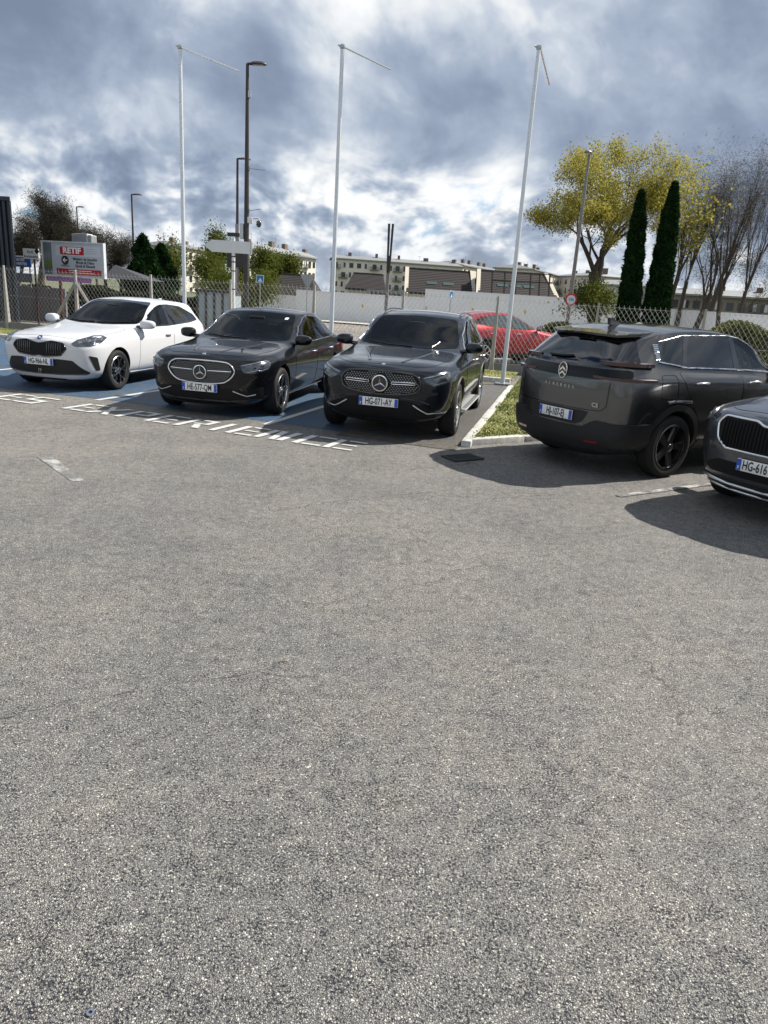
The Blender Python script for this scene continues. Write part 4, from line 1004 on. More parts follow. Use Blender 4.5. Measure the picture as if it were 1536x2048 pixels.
# ---- steel grey SUV nosing into the picture
def nose_suv():
    wb = 2.79
    sp = spec(.93, wb, .88, 1.05, .36, .405,
              hood=[(.88, .985), (.66, 1.035), (.3, 1.065), (0, 1.09), (-.4, 1.115), (-.56, 1.13)], wsc=-.60, wst=-1.5,
              roof=[(-.66, 1.17), (-1.05, 1.38), (-1.45, 1.57), (-1.75, 1.635), (-2.3, 1.655), (-3.0, 1.64), (-3.4, 1.60), (-3.9, 1.53)],
              belt=[(.88, .955), (.5, 1.0), (0, 1.04), (-.6, 1.08), (-1.5, 1.11), (-2.6, 1.13), (-3.9, 1.16)],
              shoulder=[(.88, .88), (.4, .93), (0, .95), (-.8, .98), (-2, 1.0), (-3.9, 1.04)], pnt=P_sil,
              st=[.88, .81, .63, .36, .06, -.2, -.44, -.62, -.82, -1.15, -1.52, -1.8, -2.2, -2.65, -3.05, -3.4, -3.64, -3.77, -3.84],
              rear_dx={0: .2, 1: .18, 2: .06, 3: .01, 4: 0, 5: .01, 6: .06, 7: .28, 8: .26, 9: .25}, zb=.2, zs=.30, roofw=.69, zclad=.27)
    sp['z'][3] = [(0, .50)]; sp['z'][4] = [(0, .74)]
    sp['crease'] = [(5, 3, 17, .45), (6, 7, 17, .45), (7, 9, 17, .5), (6, 2, 7, .35)]
    yaw = 212.5; hx, hy = math.cos(R_(yaw)), math.sin(R_(yaw)); L = Vector((-hy, hx))
    pc = Vector((3.22, 6.50)) + Vector((-hy, hx)) * .26; ax = pc - Vector((hx, hy)) * .90
    c = Car('steel_grey_suv', 'steel grey SUV with chrome-framed slatted grille, nosing out beside the dark grey SUV', 'car', (ax.x, ax.y), yaw, sp, 'cars parked in the angled bays')
    bk = MATS['car_black_gloss']; pl = MATS['car_black_plastic']
    bon = rp([(.70, -.50), (.745, 0), (.70, .50), (.52, .66), (.1, .735), (-.40, .755), (-.54, .60), (-.58, 0), (-.54, -.60), (-.40, -.755), (.1, -.735), (.52, -.66)], .08)
    c.patch('bonnet', bon, 0, P_sil, top=True, off=.002, skirt=.005, grid=.06); c.strip('panel_gap', bon, 0, MATS['gap'], r=.003, top=True, n=5)
    for sg in (1, -1): c.strip('bonnet_crease', [(.66, .14 * sg), (.2, .26 * sg), (-.25, .34 * sg), (-.50, .38 * sg)], 0, P_sil, r=.03, off=-.023, closed=False, top=True, n=14)
    c.doors([[(-.60, 1.02), (-.58, .45), (-.66, .36), (-1.78, .36), (-1.81, 1.09)], [(-1.83, 1.09), (-1.80, .36), (-2.42, .36), (-2.55, .60), (-2.86, .85), (-2.92, 1.11)]], P_sil)
    c.handles([-1.60, -2.66], .97, P_sil)
    c.glass('windscreen', rp([(-.69, 1.165), (-.55, 1.55), (0, 1.575), (.55, 1.55), (.69, 1.165), (.35, 1.14), (0, 1.135), (-.35, 1.14)], .06), 0, grid=.045)
    dlo = rp([(-.90, 1.125), (-1.20, 1.36), (-1.52, 1.535), (-1.9, 1.58), (-2.6, 1.575), (-3.15, 1.52), (-3.4, 1.30), (-3.3, 1.17), (-1.8, 1.135)], .05)
    c.side('side_window', dlo, MATS['car_glass'], off=.004); c.strips('window_trim', [(-x, z) for x, z in dlo], 90, MATS['chrome'], r=.008, off=.005)
    c.rear('rear_window', rp([(-.56, 1.53), (.56, 1.53), (.64, 1.22), (-.64, 1.22)], .05), MATS['car_glass'])
    gr = rp([(-.56, .86), (-.50, .935), (-.16, .935), (-.09, .90), (.09, .90), (.16, .935), (.50, .935), (.56, .86), (.53, .72), (.43, .645), (-.43, .645), (-.53, .72)], .03)
    gg = c.front('grille', gr, MATS['grille_black'], off=.002)
    c.strip('grille_frame', gr, 0, MATS['chrome'], r=.013, off=.006, parent=gg, n=8)
    for i in range(-14, 15):
        y = i * .035; c.strip('grille_slat', [(y, .665), (y, .91 if abs(y) > .12 else .885)], 0, MATS['grille_black'], r=.008, off=.010, closed=False, parent=gg)
    hl = rp([(-.10, .93), (.12, .965), (.30, .985), (.36, .95), (.30, .885), (.0, .86), (-.08, .88)], .025)
    for ob, sg in zip(c.both('headlight', hl, 42, MATS['lamp_dark'], off=.004), (1, -1)):
        c.strip('light_blade', [(-.07 * sg, .885), (.0 * sg, .88), (.28 * sg, .91), (.33 * sg, .95)], 42 * sg, MATS['lamp_clear'], r=.011, off=.004, closed=False, parent=ob)
        c.strip('light_blade', [(.10 * sg, .93), (.24 * sg, .945)], 42 * sg, MATS['lamp_clear'], r=.02, off=0, closed=False, parent=ob)
    c.front('lower_intake', rp([(-.66, .46), (-.5, .53), (.5, .53), (.66, .46), (.60, .40), (-.60, .40)], .03), MATS['grille_black'], off=.003)
    c.front('skid_trim', rp([(-.78, .36), (.78, .36), (.70, .27), (-.70, .27)], .03), pl, off=.010)
    c.strip('skid_blade', [(-.70, .345), (-.35, .315), (0, .31), (.35, .315), (.70, .345)], 0, MATS['satin_silver'], r=.016, off=.012, closed=False)
    c.strip('skid_blade', [(-.70, .29), (-.35, .265), (0, .26), (.35, .265), (.70, .29)], 0, MATS['satin_silver'], r=.012, off=.012, closed=False)
    l, n = c.hit(0, 0, .955); M = frame(l + n * .004, (0, 1, 0), (-n.z, 0, n.x)); q = MB(); q.lathe([(.045, -.004), (.045, .005), (.001, .007)], 28, M=M); q.build('round_emblem', [MATS['chrome']], c.root, smooth=40)
    c.plate('HG-616', .915, .53, left=True)
    c.mirrors(-.80, 1.19, .90, P_sil)
    c.wheels('t', .250, MATS['rim_silver'], MATS['rim_dark'])
    return c

# ---- red crossover beyond the fence
def street_car(name, label, A, P_red):
    wb = 2.98
    sp = spec(.94, wb, .86, .87, .365, .41,
              hood=[(.86, .86), (.64, .95), (.3, 1.01), (0, 1.045), (-.4, 1.08), (-.56, 1.095)], wsc=-.62, wst=-1.6,
              roof=[(-.68, 1.13), (-1.1, 1.35), (-1.55, 1.53), (-1.85, 1.58), (-2.3, 1.59), (-2.9, 1.53), (-3.4, 1.42), (-3.9, 1.30)],
              belt=[(.86, .80), (.5, .92), (0, .99), (-.6, 1.04), (-1.5, 1.075), (-2.6, 1.11), (-3.9, 1.14)],
              shoulder=[(.86, .74), (.4, .85), (0, .90), (-.8, .93), (-2, .96), (-3.9, 1.0)], pnt=P_red,
              st=[.86, .82, .71, .48, .15, -.2, -.46, -.64, -.84, -1.2, -1.6, -1.85, -2.3, -2.75, -3.1, -3.42, -3.65, -3.78, -3.85],
              rear_dx={0: .2, 1: .18, 2: .06, 3: .01, 4: 0, 5: .01, 6: .06, 7: .22, 8: .20, 9: .19}, zb=.2, zs=.28, roofw=.66, zclad=.30)
    sp['z'][3] = [(0, .48)]; sp['z'][4] = [(0, .72)]
    c = Car(name, label, 'car', A[:2], A[2], sp, 'cars parked beyond the fence')
    bk = MATS['car_black_gloss']; pl = MATS['car_black_plastic']
    c.doors([[(-.66, .98), (-.62, .45), (-.72, .36), (-1.86, .36), (-1.89, 1.06)], [(-1.91, 1.06), (-1.88, .36), (-2.5, .36), (-2.62, .60), (-2.92, .85), (-2.98, 1.09)]], P_red)
    c.handles([-1.66, -2.70], .955, MATS['chrome'])
    c.glass('windscreen', rp([(-.69, 1.125), (-.54, 1.51), (0, 1.53), (.54, 1.51), (.69, 1.125), (0, 1.095)], .06), 0)
    c.side('window_surround', rp([(-.92, 1.09), (-1.3, 1.345), (-1.66, 1.495), (-2.0, 1.525), (-2.6, 1.49), (-3.1, 1.37), (-3.42, 1.20), (-1.8, 1.10)], .05), bk, off=.003)
    c.side('side_window', rp([(-1.02, 1.115), (-1.34, 1.335), (-1.68, 1.475), (-1.84, 1.49), (-1.88, 1.12)], .02), MATS['car_glass_clear'], off=.007)
    c.side('side_window', rp([(-1.96, 1.125), (-1.92, 1.495), (-2.2, 1.49), (-2.58, 1.465), (-2.80, 1.41), (-2.90, 1.16)], .02), MATS['car_glass_clear'], off=.007)
    c.rear('rear_window', rp([(-.54, 1.34), (.54, 1.34), (.60, 1.16), (-.60, 1.16)], .05), MATS['car_glass'])
    c.both('headlight', rp([(-.04, .84), (.16, .90), (.34, .92), (.30, .84), (.06, .80)], .02), 42, MATS['lamp_clear'], off=.004)
    c.both('tail_lamp', rp([(-0.48, 1.02), (-0.12, 1.03), (-0.08, .94), (-0.48, .93)], .02), 150, MATS['lamp_red'], off=.005)
    c.front('grille', rp([(-.45, .76), (.45, .76), (.38, .60), (-.38, .60)], .03), MATS['grille_black'])
    for ax in (0, wb):
        arc = [(ax - .465 * math.cos(a), .375 + .465 * math.sin(a)) for a in np.linspace(-.05, math.pi + .05, 22)]; inn = [(ax - .412 * math.cos(a), .375 + .412 * math.sin(a)) for a in np.linspace(math.pi + .05, -.05, 22)]
        c.both('arch_cladding', arc + inn, 90, pl, off=.008, grid=.04)
    c.side('sill_cladding', rp([(-.45, .40), (-2.5, .40), (-2.5, .28), (-.45, .28)], .02), pl, off=.008)
    c.plate('', .905, .50); c.mirrors(-.84, 1.15, .91, bk)
    c.wheels('y', .25, MATS['rim_silver'], MATS['rim_dark'])
    return c
mat('car_glass_clear', (.03, .045, .05), rough=.02, spec=.8, coat=.5)
RED_FRONT = (4.60, 24.0, 34.0)
P_far = paint('paint_far_silver', (.30, .31, .33), metal=.5)
# ------------------------------------------------------------------ ground
def asphalt_nodes(g, b, tint=(1, 1, 1), amt=1.0, wet=None, scale=1.0):
    tc = g.n('ShaderNodeTexCoord').outputs['Object']
    wob = g.vmath('ADD', tc, g.scale(g.vmath('SUBTRACT', g.noise(tc, 60, 2, .5, out='Color'), (.5, .5, .5)), .010))
    cellc = g.n('ShaderNodeTexVoronoi', feature='F1'); g.link(wob, cellc.inputs['Vector']); cellc.inputs['Scale'].default_value = 145 * scale
    edge = g.vor(wob, 145 * scale, 'DISTANCE_TO_EDGE')
    sepc = g.n('ShaderNodeSeparateColor'); g.link(cellc.outputs['Color'], sepc.inputs[0])
    stone = g.ramp(sepc.outputs[0], [(0, (.13, .13, .132)), (.25, (.235, .232, .225)), (.60, (.315, .308, .291)), (.88, (.385, .375, .352)), (.97, (.50, .485, .45)), (1, (.66, .64, .59))])
    small = g.n('ShaderNodeTexVoronoi', feature='F1'); g.link(wob, small.inputs['Vector']); small.inputs['Scale'].default_value = 290 * scale
    sep2 = g.n('ShaderNodeSeparateColor'); g.link(small.outputs['Color'], sep2.inputs[0])
    grit = g.ramp(sep2.outputs[1], [(0, (.12, .12, .122)), (.6, (.235, .23, .222)), (1, (.36, .35, .33))])
    keep = g.smooth(sepc.outputs[2], .36, .44)
    col = g.mix(keep, grit, stone)
    # open pits between the stones, in loose chains and denser patches, their shade painted in
    pk = g.math('ADD', g.math('MULTIPLY', g.noise(wob, 120 * scale, 2, .6), .72), g.math('MULTIPLY', g.noise(tc, 13, 4, .65), .28))
    pk = g.math('ADD', pk, g.math('MULTIPLY', g.math('SUBTRACT', g.noise(tc, 1.1, 4, .6), .5), .10))
    for (su, sv, rad, w_) in ((735, 1600, .09, .03), (760, 1930, .08, .025), (1110, 1570, .1, .015), (1290, 1290, .3, .01), (160, 1960, .14, .015)):
        sp_ = on_ground(su, sv); dd = g.vmath('LENGTH', g.vmath('SUBTRACT', tc, tuple(sp_)), out=1)
        pk = g.math('SUBTRACT', pk, g.math('MULTIPLY', g.smooth(dd, 0.0, rad * 2.2, 1.0, 0.0), w_))
    pit = g.smooth(pk, .425, .47, 1.0, 0.0)
    rim = g.smooth(edge, .0, .15, .75, 0.0)
    col = g.mix(g.math('MAXIMUM', pit, rim), col, (.024, .027, .036))
    # broad tone: worn lanes, damp and oily patches
    m1 = g.noise(tc, .32, 4, .55); m2 = g.noise(tc, 1.7, 5, .6); m3 = g.noise(tc, 7, 4, .6)
    tone = g.math('ADD', g.math('MULTIPLY', m1, .85), g.math('ADD', g.math('MULTIPLY', m2, .60), g.math('MULTIPLY', m3, .25)))
    tonec = g.ramp(g.smooth(tone, .55, 1.15), [(0, (.80, .81, .82)), (.45, (1.0, .995, .985)), (1, (1.22, 1.18, 1.11))])
    col = g.mix(1.0, col, tonec, 'MULTIPLY')
    # hairline cracks, only in places
    cw = g.vmath('ADD', tc, g.scale(g.vmath('SUBTRACT', g.noise(tc, 2.2, 5, .7, out='Color'), (.5, .5, .5)), .55))
    ck = g.vor(cw, .16, 'DISTANCE_TO_EDGE'); cm = g.math('MULTIPLY', g.smooth(ck, .0, .0016, 1.0, 0.0), g.smooth(m1, .50, .58))
    col = g.mix(g.math('MULTIPLY', cm, .75), col, (.02, .02, .022))
    col = g.mix(1.0, col, (tint[0] * amt, tint[1] * amt, tint[2] * amt), 'MULTIPLY')
    hgt = g.math('ADD', g.math('MULTIPLY', g.smooth(edge, 0, .28), 1.0), g.math('MULTIPLY', sepc.outputs[1], .7))
    hgt = g.math('ADD', hgt, g.math('MULTIPLY', g.noise(tc, 400, 3, .6), .35)); hgt = g.math('SUBTRACT', hgt, g.math('MULTIPLY', pit, 1.2))
    bp = g.n('ShaderNodeBump'); bp.inputs['Strength'].default_value = .8; bp.inputs['Distance'].default_value = .006
    g.link(hgt, bp.inputs['Height'])
    return tc, col, bp.outputs[0], m2, m3
def asphalt(name, tint=(1, 1, 1), amt=1.0):
    mt = bpy.data.materials.new(name); mt.use_nodes = True; g = NG(mt.node_tree); b = mt.node_tree.nodes['Principled BSDF']
    tc, col, bp, m2, m3 = asphalt_nodes(g, b, tint, amt)
    g.link(col, b.inputs['Base Color']); g.link(bp, b.inputs['Normal']); b.inputs['Roughness'].default_value = .7; b.inputs['Specular IOR Level'].default_value = .4
    MATS[name] = mt; return mt
def road_paint(name, col, wear=.5, hard=.06, amt=1.0, tint=(1, 1, 1)):
    """paint worn off the stones: where it is gone the asphalt shows"""
    mt = bpy.data.materials.new(name); mt.use_nodes = True; g = NG(mt.node_tree); b = mt.node_tree.nodes['Principled BSDF']
    tc, acol, bp, m2, m3 = asphalt_nodes(g, b, tint, amt)
    w1 = g.noise(tc, 3.2, 6, .7); w2 = g.noise(tc, 45, 4, .7); w0 = g.noise(tc, .8, 4, .6)
    k = g.math('ADD', g.math('ADD', g.math('MULTIPLY', w1, .5), g.math('MULTIPLY', w2, .30)), g.math('MULTIPLY', w0, .35))
    mk = g.smooth(k, wear - hard, wear + hard)
    pc = g.mix(m3, tuple(c * .8 for c in col), tuple(min(1, c * 1.1) for c in col))
    g.link(g.mix(mk, acol, pc), b.inputs['Base Color']); g.link(bp, b.inputs['Normal']); b.inputs['Roughness'].default_value = .6
    MATS[name] = mt; return mt
asphalt('asphalt_lot', (1.0, .99, .97), 1.16)
asphalt('asphalt_street', (1.0, .93, .88), 1.25)
road_paint('paint_road_white', (.82, .82, .80), wear=.30)
road_paint('paint_road_white_worn', (.66, .66, .64), wear=.60)
road_paint('paint_bay_blue', (.035, .115, .23), wear=.52, hard=.14, amt=.55)
mat('kerb_white', (.46, .455, .43), rough=.85, var=.75, vscale=13, bump=.6, bscale=90)
mat('concrete', (.34, .325, .30), rough=.9, var=.25, vscale=6, bump=.6, bscale=120)
mat('concrete_dark', (.20, .20, .19), rough=.9, var=.3, vscale=5, bump=.5, bscale=90)
mat('soil', (.075, .068, .035), rough=1.0, var=.5, vscale=3, bump=.8, bscale=60)
mat('pavement_pale', (.42, .40, .36), rough=.9, var=.15, vscale=2)
mat('far_ground', (.10, .11, .06), rough=1.0, var=.3, vscale=.05)

def sheet(name, poly, z, mt, n=None):
    me = bpy.data.meshes.new(name); vs = [(p[0], p[1], z) for p in poly]
    a = sum(poly[i][0] * poly[(i + 1) % len(poly)][1] - poly[(i + 1) % len(poly)][0] * poly[i][1] for i in range(len(poly)))
    me.from_pydata(vs, [], [tuple(range(len(vs))) if a > 0 else tuple(range(len(vs)))[::-1]]); return link(name, me, None, [mt])
# the row frame: bays stand at right angles to the fence
FD = Vector((math.cos(R_(-13.4)), math.sin(R_(-13.4)))); BD = Vector((-FD.y, FD.x))     # along the fence, away from the camera
F0 = Vector((-9.85, 22.75))                                                             # strain post
def rowpt(a, b): p = F0 + FD * a + BD * b; return (p.x, p.y)
def rc(p):
    q = Vector((p[0], p[1])) - F0; return q.dot(FD), q.dot(BD)
struct(sheet('ground', [(-1500, -40), (1500, -40), (1500, 3000), (-1500, 3000)], -.16, MATS['far_ground']))
struct(sheet('parking_lot', [rowpt(-40, -40), rowpt(45, -40), rowpt(45, -.1), rowpt(-40, -.1)], 0, MATS['asphalt_lot']))
struct(sheet('street', [rowpt(-60, .1), rowpt(70, .1), rowpt(80, 27), rowpt(-60, 27)], -.02, MATS['asphalt_street']))
struct(sheet('pavement', [rowpt(-60, .1), rowpt(70, .1), rowpt(70, 1.6), rowpt(-60, 1.6)], .03, MATS['pavement_pale']))
struct(sheet('far_pavement', [rowpt(-20, 24.4), rowpt(60, 24.4), rowpt(60, 28.5), rowpt(-20, 28.5)], .06, MATS['pavement_pale']))

# blue bays
bl = [rc(on_ground(*q)) for q in ((0, 773), (240, 803), (600, 852), (860, 893))]
fb = sum(q[1] for q in bl) / len(bl)
kA = rc(on_ground(921, 893)); kB = rc(on_ground(1000, 797)); kC = rc(on_ground(1078, 882))
print('bays', bl, kA, kB, kC)
struct(sheet('blue_bay_paint', [rowpt(-12, bl[0][1]), rowpt(bl[1][0], bl[1][1]), rowpt(bl[2][0], bl[2][1]), rowpt(kA[0] - .05, bl[3][1]), rowpt(kB[0] - .05, -2.6), rowpt(-12, -2.6)], .004, MATS['paint_bay_blue']))
road_paint('paint_bay_blue_worn', (.045, .115, .21), wear=.66, hard=.10, amt=.62, tint=(1.05, .95, .82))
q0 = kA[0] - .75; q1 = kB[0] - .75
struct(sheet('worn_bay_edge', [rowpt(q0 - .9, bl[3][1] + .05), rowpt(kA[0] - .02, bl[3][1] - .1), rowpt(kB[0] - .02, -2.6), rowpt(q1, -2.6)], .006, MATS['paint_bay_blue_worn']))
def stripe(name, p, q, w, mt, z=.008):
    p, q = Vector(p[:2]), Vector(q[:2]); d = (q - p).normalized(); t = Vector((-d.y, d.x)) * w / 2
    return struct(sheet(name, [p - t, q - t, q + t, p + t], z, mt))
for (u0, v0), (u1, v1) in (((530, 850), (651, 812.4)), ((193, 801), (309, 782.9))):
    p = on_ground(u0, v0); q = on_ground(u1, v1); d = (q - p).normalized()
    stripe('bay_line', p, p + d * 5.0, .10, MATS['paint_road_white'])
p = on_ground(0, 742); d = Vector((BD.x, BD.y, 0)); stripe('bay_line', p - d * .35 + Vector((-.1, 0, 0)), p + d * 4.5, .10, MATS['paint_road_white'])
stripe('bay_line', on_ground(1235, 993), on_ground(1452, 965) + Vector((2.2, 1.4, 0)), .08, MATS['paint_road_white_worn'])
dash = [on_ground(*q) for q in ((74, 914), (103, 912), (170, 962), (143, 963))]
struct(sheet('lane_dash', dash, .004, MATS['paint_road_white_worn']))

# stencilled lettering along the bays
GL = {'E': [[(0, 0), (.15, 0), (.15, 1), (0, 1)], [(.22, .88), (.62, .88), (.62, 1), (.22, 1)], [(.22, .455), (.55, .455), (.55, .545), (.22, .545)], [(.22, 0), (.62, 0), (.62, .12), (.22, .12)]],
      'S': [[(.0, .88), (.62, .88), (.62, 1), (.0, 1)], [(0, .43), (.12, .43), (.12, .88), (0, .88)], [(0.12, .43), (.62, .43), (.62, .57), (.12, .57)], [(.48, .12), (.62, .12), (.62, .43), (.48, .43)], [(0, 0), (.62, 0), (.62, .12), (0, .12)]],
      'X': [[(0, 0), (.15, 0), (.66, 1), (.50, 1)], [(.50, 0), (.66, 0), (.40, .46), (.30, .36)], [(.0, 1), (.15, 1), (.34, .66), (.26, .52)]],
      'P': [[(0, 0), (.15, 0), (.15, 1), (0, 1)], [(.22, .88), (.62, .88), (.62, 1), (.22, 1)], [(.48, .55), (.62, .55), (.62, .88), (.48, .88)], [(.22, .47), (.62, .47), (.62, .56), (.22, .56)]],
      'R': [[(0, 0), (.15, 0), (.15, 1), (0, 1)], [(.22, .88), (.62, .88), (.62, 1), (.22, 1)], [(.48, .55), (.62, .55), (.62, .88), (.48, .88)], [(.22, .47), (.62, .47), (.62, .56), (.22, .56)], [(.30, .42), (.46, .42), (.66, 0), (.48, 0)]],
      'I': [[(0, 0), (.15, 0), (.15, 1), (0, 1)]],
      'N': [[(0, 0), (.15, 0), (.15, 1), (0, 1)], [(.18, 1), (.34, 1), (.50, 0), (.36, 0)], [(.52, 0), (.68, 0), (.68, 1), (.52, 1)]],
      'C': [[(0, .0), (.15, .0), (.15, 1), (0, 1)], [(.20, .88), (.62, .88), (.62, 1), (.20, 1)], [(.20, 0), (.62, 0), (.62, .12), (.20, .12)]]}
# each letter: (character, photo pixel of its foot); the baseline faces the lane
LET = [('E', 2, 793), ('S', 44, 800), ('E', 143, 814), ('X', 192, 820), ('P', 253, 828), ('E', 305, 838), ('R', 368, 845), ('I', 434, 856), ('E', 465, 861), ('N', 526, 868), ('C', 592, 882), ('E', 658, 889)]
pA = on_ground(143, 814); pB = on_ground(658, 889); ld = (pB - pA).normalized(); lu = Vector((-ld.y, ld.x, 0))
pT = on_ground(358, 807) ; 
LH = .56
lroot = empty('painted_lettering', pA); lroot['kind'] = 'structure'; lroot['label'] = 'worn white stencilled lettering along the blue bays'
for ch, u, v in LET:
    o = on_ground(u, v); o = pA + ld * (o - pA).dot(ld) - lu * .20
    wdt = .62
    mb = MB()
    for pl_ in GL[ch]:
        vs = [o + ld * (x * wdt) + lu * (yy * LH) - pA + Vector((0, 0, .010)) for x, yy in pl_]
        a = (vs[1] - vs[0]).cross(vs[2] - vs[1]).z
        mb.add(vs, [tuple(range(len(vs))) if a > 0 else tuple(range(len(vs)))[::-1]])
    mb.build('letter', [MATS['paint_road_white']], lroot)

# verge with kerb
mat('moss_grass', (.17, .17, .05), rough=1.0, var=.5, vscale=5, bump=.8, bscale=80)
gA, gB, gC = [Vector(rowpt(*k)) for k in (kA, kB, kC)]
dirB = (gB - gA).normalized(); dirC = (gC - gA).normalized()
gB2 = gA + dirB * 7.2
gC2 = gA + dirC * 9.0
fenceR = Vector(rowpt(25, -.2)); fenceL = Vector(rowpt(rc(gB2)[0] , -.2))
verge_poly = [gA + dirC * .10 + dirB * .10, gC2 + dirB * .1, Vector(rowpt(22, -.2)), Vector(rowpt(rc(gB2)[0] + .15, -.2)), gB2 + Vector((FD.x, FD.y)) * .12]
struct(sheet('verge', verge_poly, .07, MATS['moss_grass']))
def kerb_run(a, b, w, hgt, inner, mt, name, seg=1.0):
    d = (b - a); n = max(1, int(round(d.length / seg))); d.normalize(); L = (b - a).length / n
    t = Vector((-d.y, d.x)); 
    if t.dot(inner) < 0: t = -t
    for i in range(n):
        p = a + d * (L * i + .006); q = a + d * (L * (i + 1) - .006)
        M = Matrix(((d.x, t.x, 0, p.x), (d.y, t.y, 0, p.y), (0, 0, 1, 0), (0, 0, 0, 1)))
        mb = MB(); mb.bbox(0, (q - p).length, 0, w, -.1, hgt + random.uniform(-.006, .006), .018, M=M)
        ob = mb.build('kerb_stone', [mt], KERB, smooth=40)
KERB = empty('kerb', (gA.x, gA.y, 0)); struct(KERB, 'white painted kerb round the grass verge'); KERB.location = (0, 0, 0)
kerb_run(gA, gB2, .13, .085, dirC, MATS['kerb_white'], 'kerb')
kerb_run(gA + dirC * .14, gC2, .13, .085, dirB, MATS['kerb_white'], 'kerb')
# strip behind the bays
struct(sheet('grass_strip', [rowpt(-14, -2.3), rowpt(rc(gB2)[0] - .02, -2.3), rowpt(rc(gB2)[0] - .02, -.2), rowpt(-14, -.2)], .09, MATS['moss_grass']))
kerb_run(Vector(rowpt(-14, -2.45)), Vector(rowpt(rc(gB2)[0] - .05, -2.45)), .14, .11, BD, MATS['kerb_white'], 'kerb', 1.0)

def blades(name, poly, n, hmin, hmax, mats, z, clump=None, wbl=.006):
    P = np.array([(p[0], p[1]) for p in poly]); Q = np.roll(P, -1, 0)
    lo, hi = P.min(0), P.max(0); pts = RNG.uniform(lo, hi, (n * 3, 2))
    x, y = pts[:, 0:1], pts[:, 1:2]
    ins = (((P[:, 1] > y) != (Q[:, 1] > y)) & (x < (Q[:, 0] - P[:, 0]) * (y - P[:, 1]) / (Q[:, 1] - P[:, 1] + 1e-12) + P[:, 0])).sum(1) % 2 == 1
    pts = pts[ins]
    dens_ = .5 + .5 * np.sin(pts[:, 0] * 2.3 + 1.3 * np.sin(pts[:, 1] * 1.7)) * np.sin(pts[:, 1] * 2.9 + np.sin(pts[:, 0] * 3.1))
    keep = RNG.random(len(pts)) < (.35 + .65 * dens_); pts = pts[keep][:n]; dn = dens_[keep][:n]
    k = len(pts); a = RNG.uniform(0, 2 * np.pi, k); hh = RNG.uniform(hmin, hmax, k) * (.5 + .8 * dn)
    if clump is not None: hh = hh * clump(pts)
    w = wbl * RNG.uniform(.7, 1.5, k); lean = RNG.uniform(.1, .8, k) * hh; la = RNG.uniform(0, 2 * np.pi, k)
    b = np.zeros((k, 3)); b[:, :2] = pts; b[:, 2] = z
    t = np.stack([np.cos(a), np.sin(a), np.zeros(k)], 1) * w[:, None]
    tip = b + np.stack([np.cos(la) * lean, np.sin(la) * lean, hh], 1); mid = b + (tip - b) * np.array([.35, .35, .6])
    V = np.stack([b - t, b + t, mid + t * .7, mid - t * .7, tip], 1).reshape(-1, 3)
    i = np.arange(k) * 5
    me = bpy.data.meshes.new(name); f = [(q, q + 1, q + 2, q + 3) for q in i] + [(q + 3, q + 2, q + 4) for q in i]
    me.from_pydata(V.tolist(), [], f); mi = RNG.integers(0, len(mats), k); me.polygons.foreach_set('material_index', np.concatenate([mi, mi]).astype(np.int32))
    ob = link(name, me, None, mats); ob['kind'] = 'stuff'; return ob
gm = [mat('grass_a', (.15, .22, .035), rough=.8), mat('grass_b', (.22, .26, .055), rough=.8), mat('grass_c', (.10, .15, .03), rough=.8), mat('grass_dry', (.24, .23, .09), rough=.9)]
ob = blades('verge_grass', verge_poly, 70000, .010, .034, gm, .07, clump=lambda p: 1 + 2.4 * np.clip((p @ np.array([BD.x, BD.y]) - F0.dot(BD) + 2.6) / 2.0, 0, 1)); tag(ob, 'short mossy grass on the verge beside the dark SUV', 'grass')
ob = blades('strip_grass', [rowpt(-14, -2.25), rowpt(rc(gB2)[0], -2.25), rowpt(rc(gB2)[0], -.2), rowpt(-14, -.2)], 22000, .02, .07, gm, .09); tag(ob, 'grass strip between the blue bays and the chain-link fence', 'grass')
mat('daisy_white', (.8, .8, .75), rough=.8)
mb = MB()
for _ in range(160):
    t_, u_ = random.random(), random.random(); p = gA + dirB * (.3 + 6 * t_) + dirC * (.3 + 1.8 * u_); r_ = random.uniform(.008, .015); z_ = .07 + random.uniform(.02, .05)
    mb.add([(p.x + r_ * math.cos(a), p.y + r_ * math.sin(a), z_ + random.uniform(0, .008)) for a in (0, 1.26, 2.5, 3.77, 5.03)], [(0, 1, 2, 3, 4)])
o = mb.build('daisies', [MATS['daisy_white']]); tag(o, 'tiny white daisies scattered in the verge', 'flowers', kind='stuff')

# storm drain
gp = on_ground(925, 917); M = Matrix.Translation((gp.x, gp.y, 0)) @ Matrix.Rotation(math.atan2(dirC.y, dirC.x), 4, 'Z')
dr = empty('drain_grate', (gp.x, gp.y, 0), math.atan2(dirC.y, dirC.x)); dr.scale = (.72, .72, 1); tag(dr, 'black iron drain grate at the kerb corner', 'drain')
mat('cast_iron', (.02, .02, .021), rough=.7, var=.3, bump=.4)
q = MB()
for x0, x1, y0, y1 in ((-.30, .30, -.20, -.165), (-.30, .30, .165, .20), (-.30, -.265, -.165, .165), (.265, .30, -.165, .165)): q.box(x0, x1, y0, y1, .001, .022)
q.build('frame', [MATS['cast_iron']], dr)
q = MB(); q.box(-.265, .265, -.165, .165, .0005, .003); q.build('pit', [MATS['gap']], dr)
for i in range(8):
    q = MB(); x = -.232 + i * .0665; q.box(x - .014, x + .014, -.165, .165, .003, .020); q.build('bar', [MATS['cast_iron']], dr)
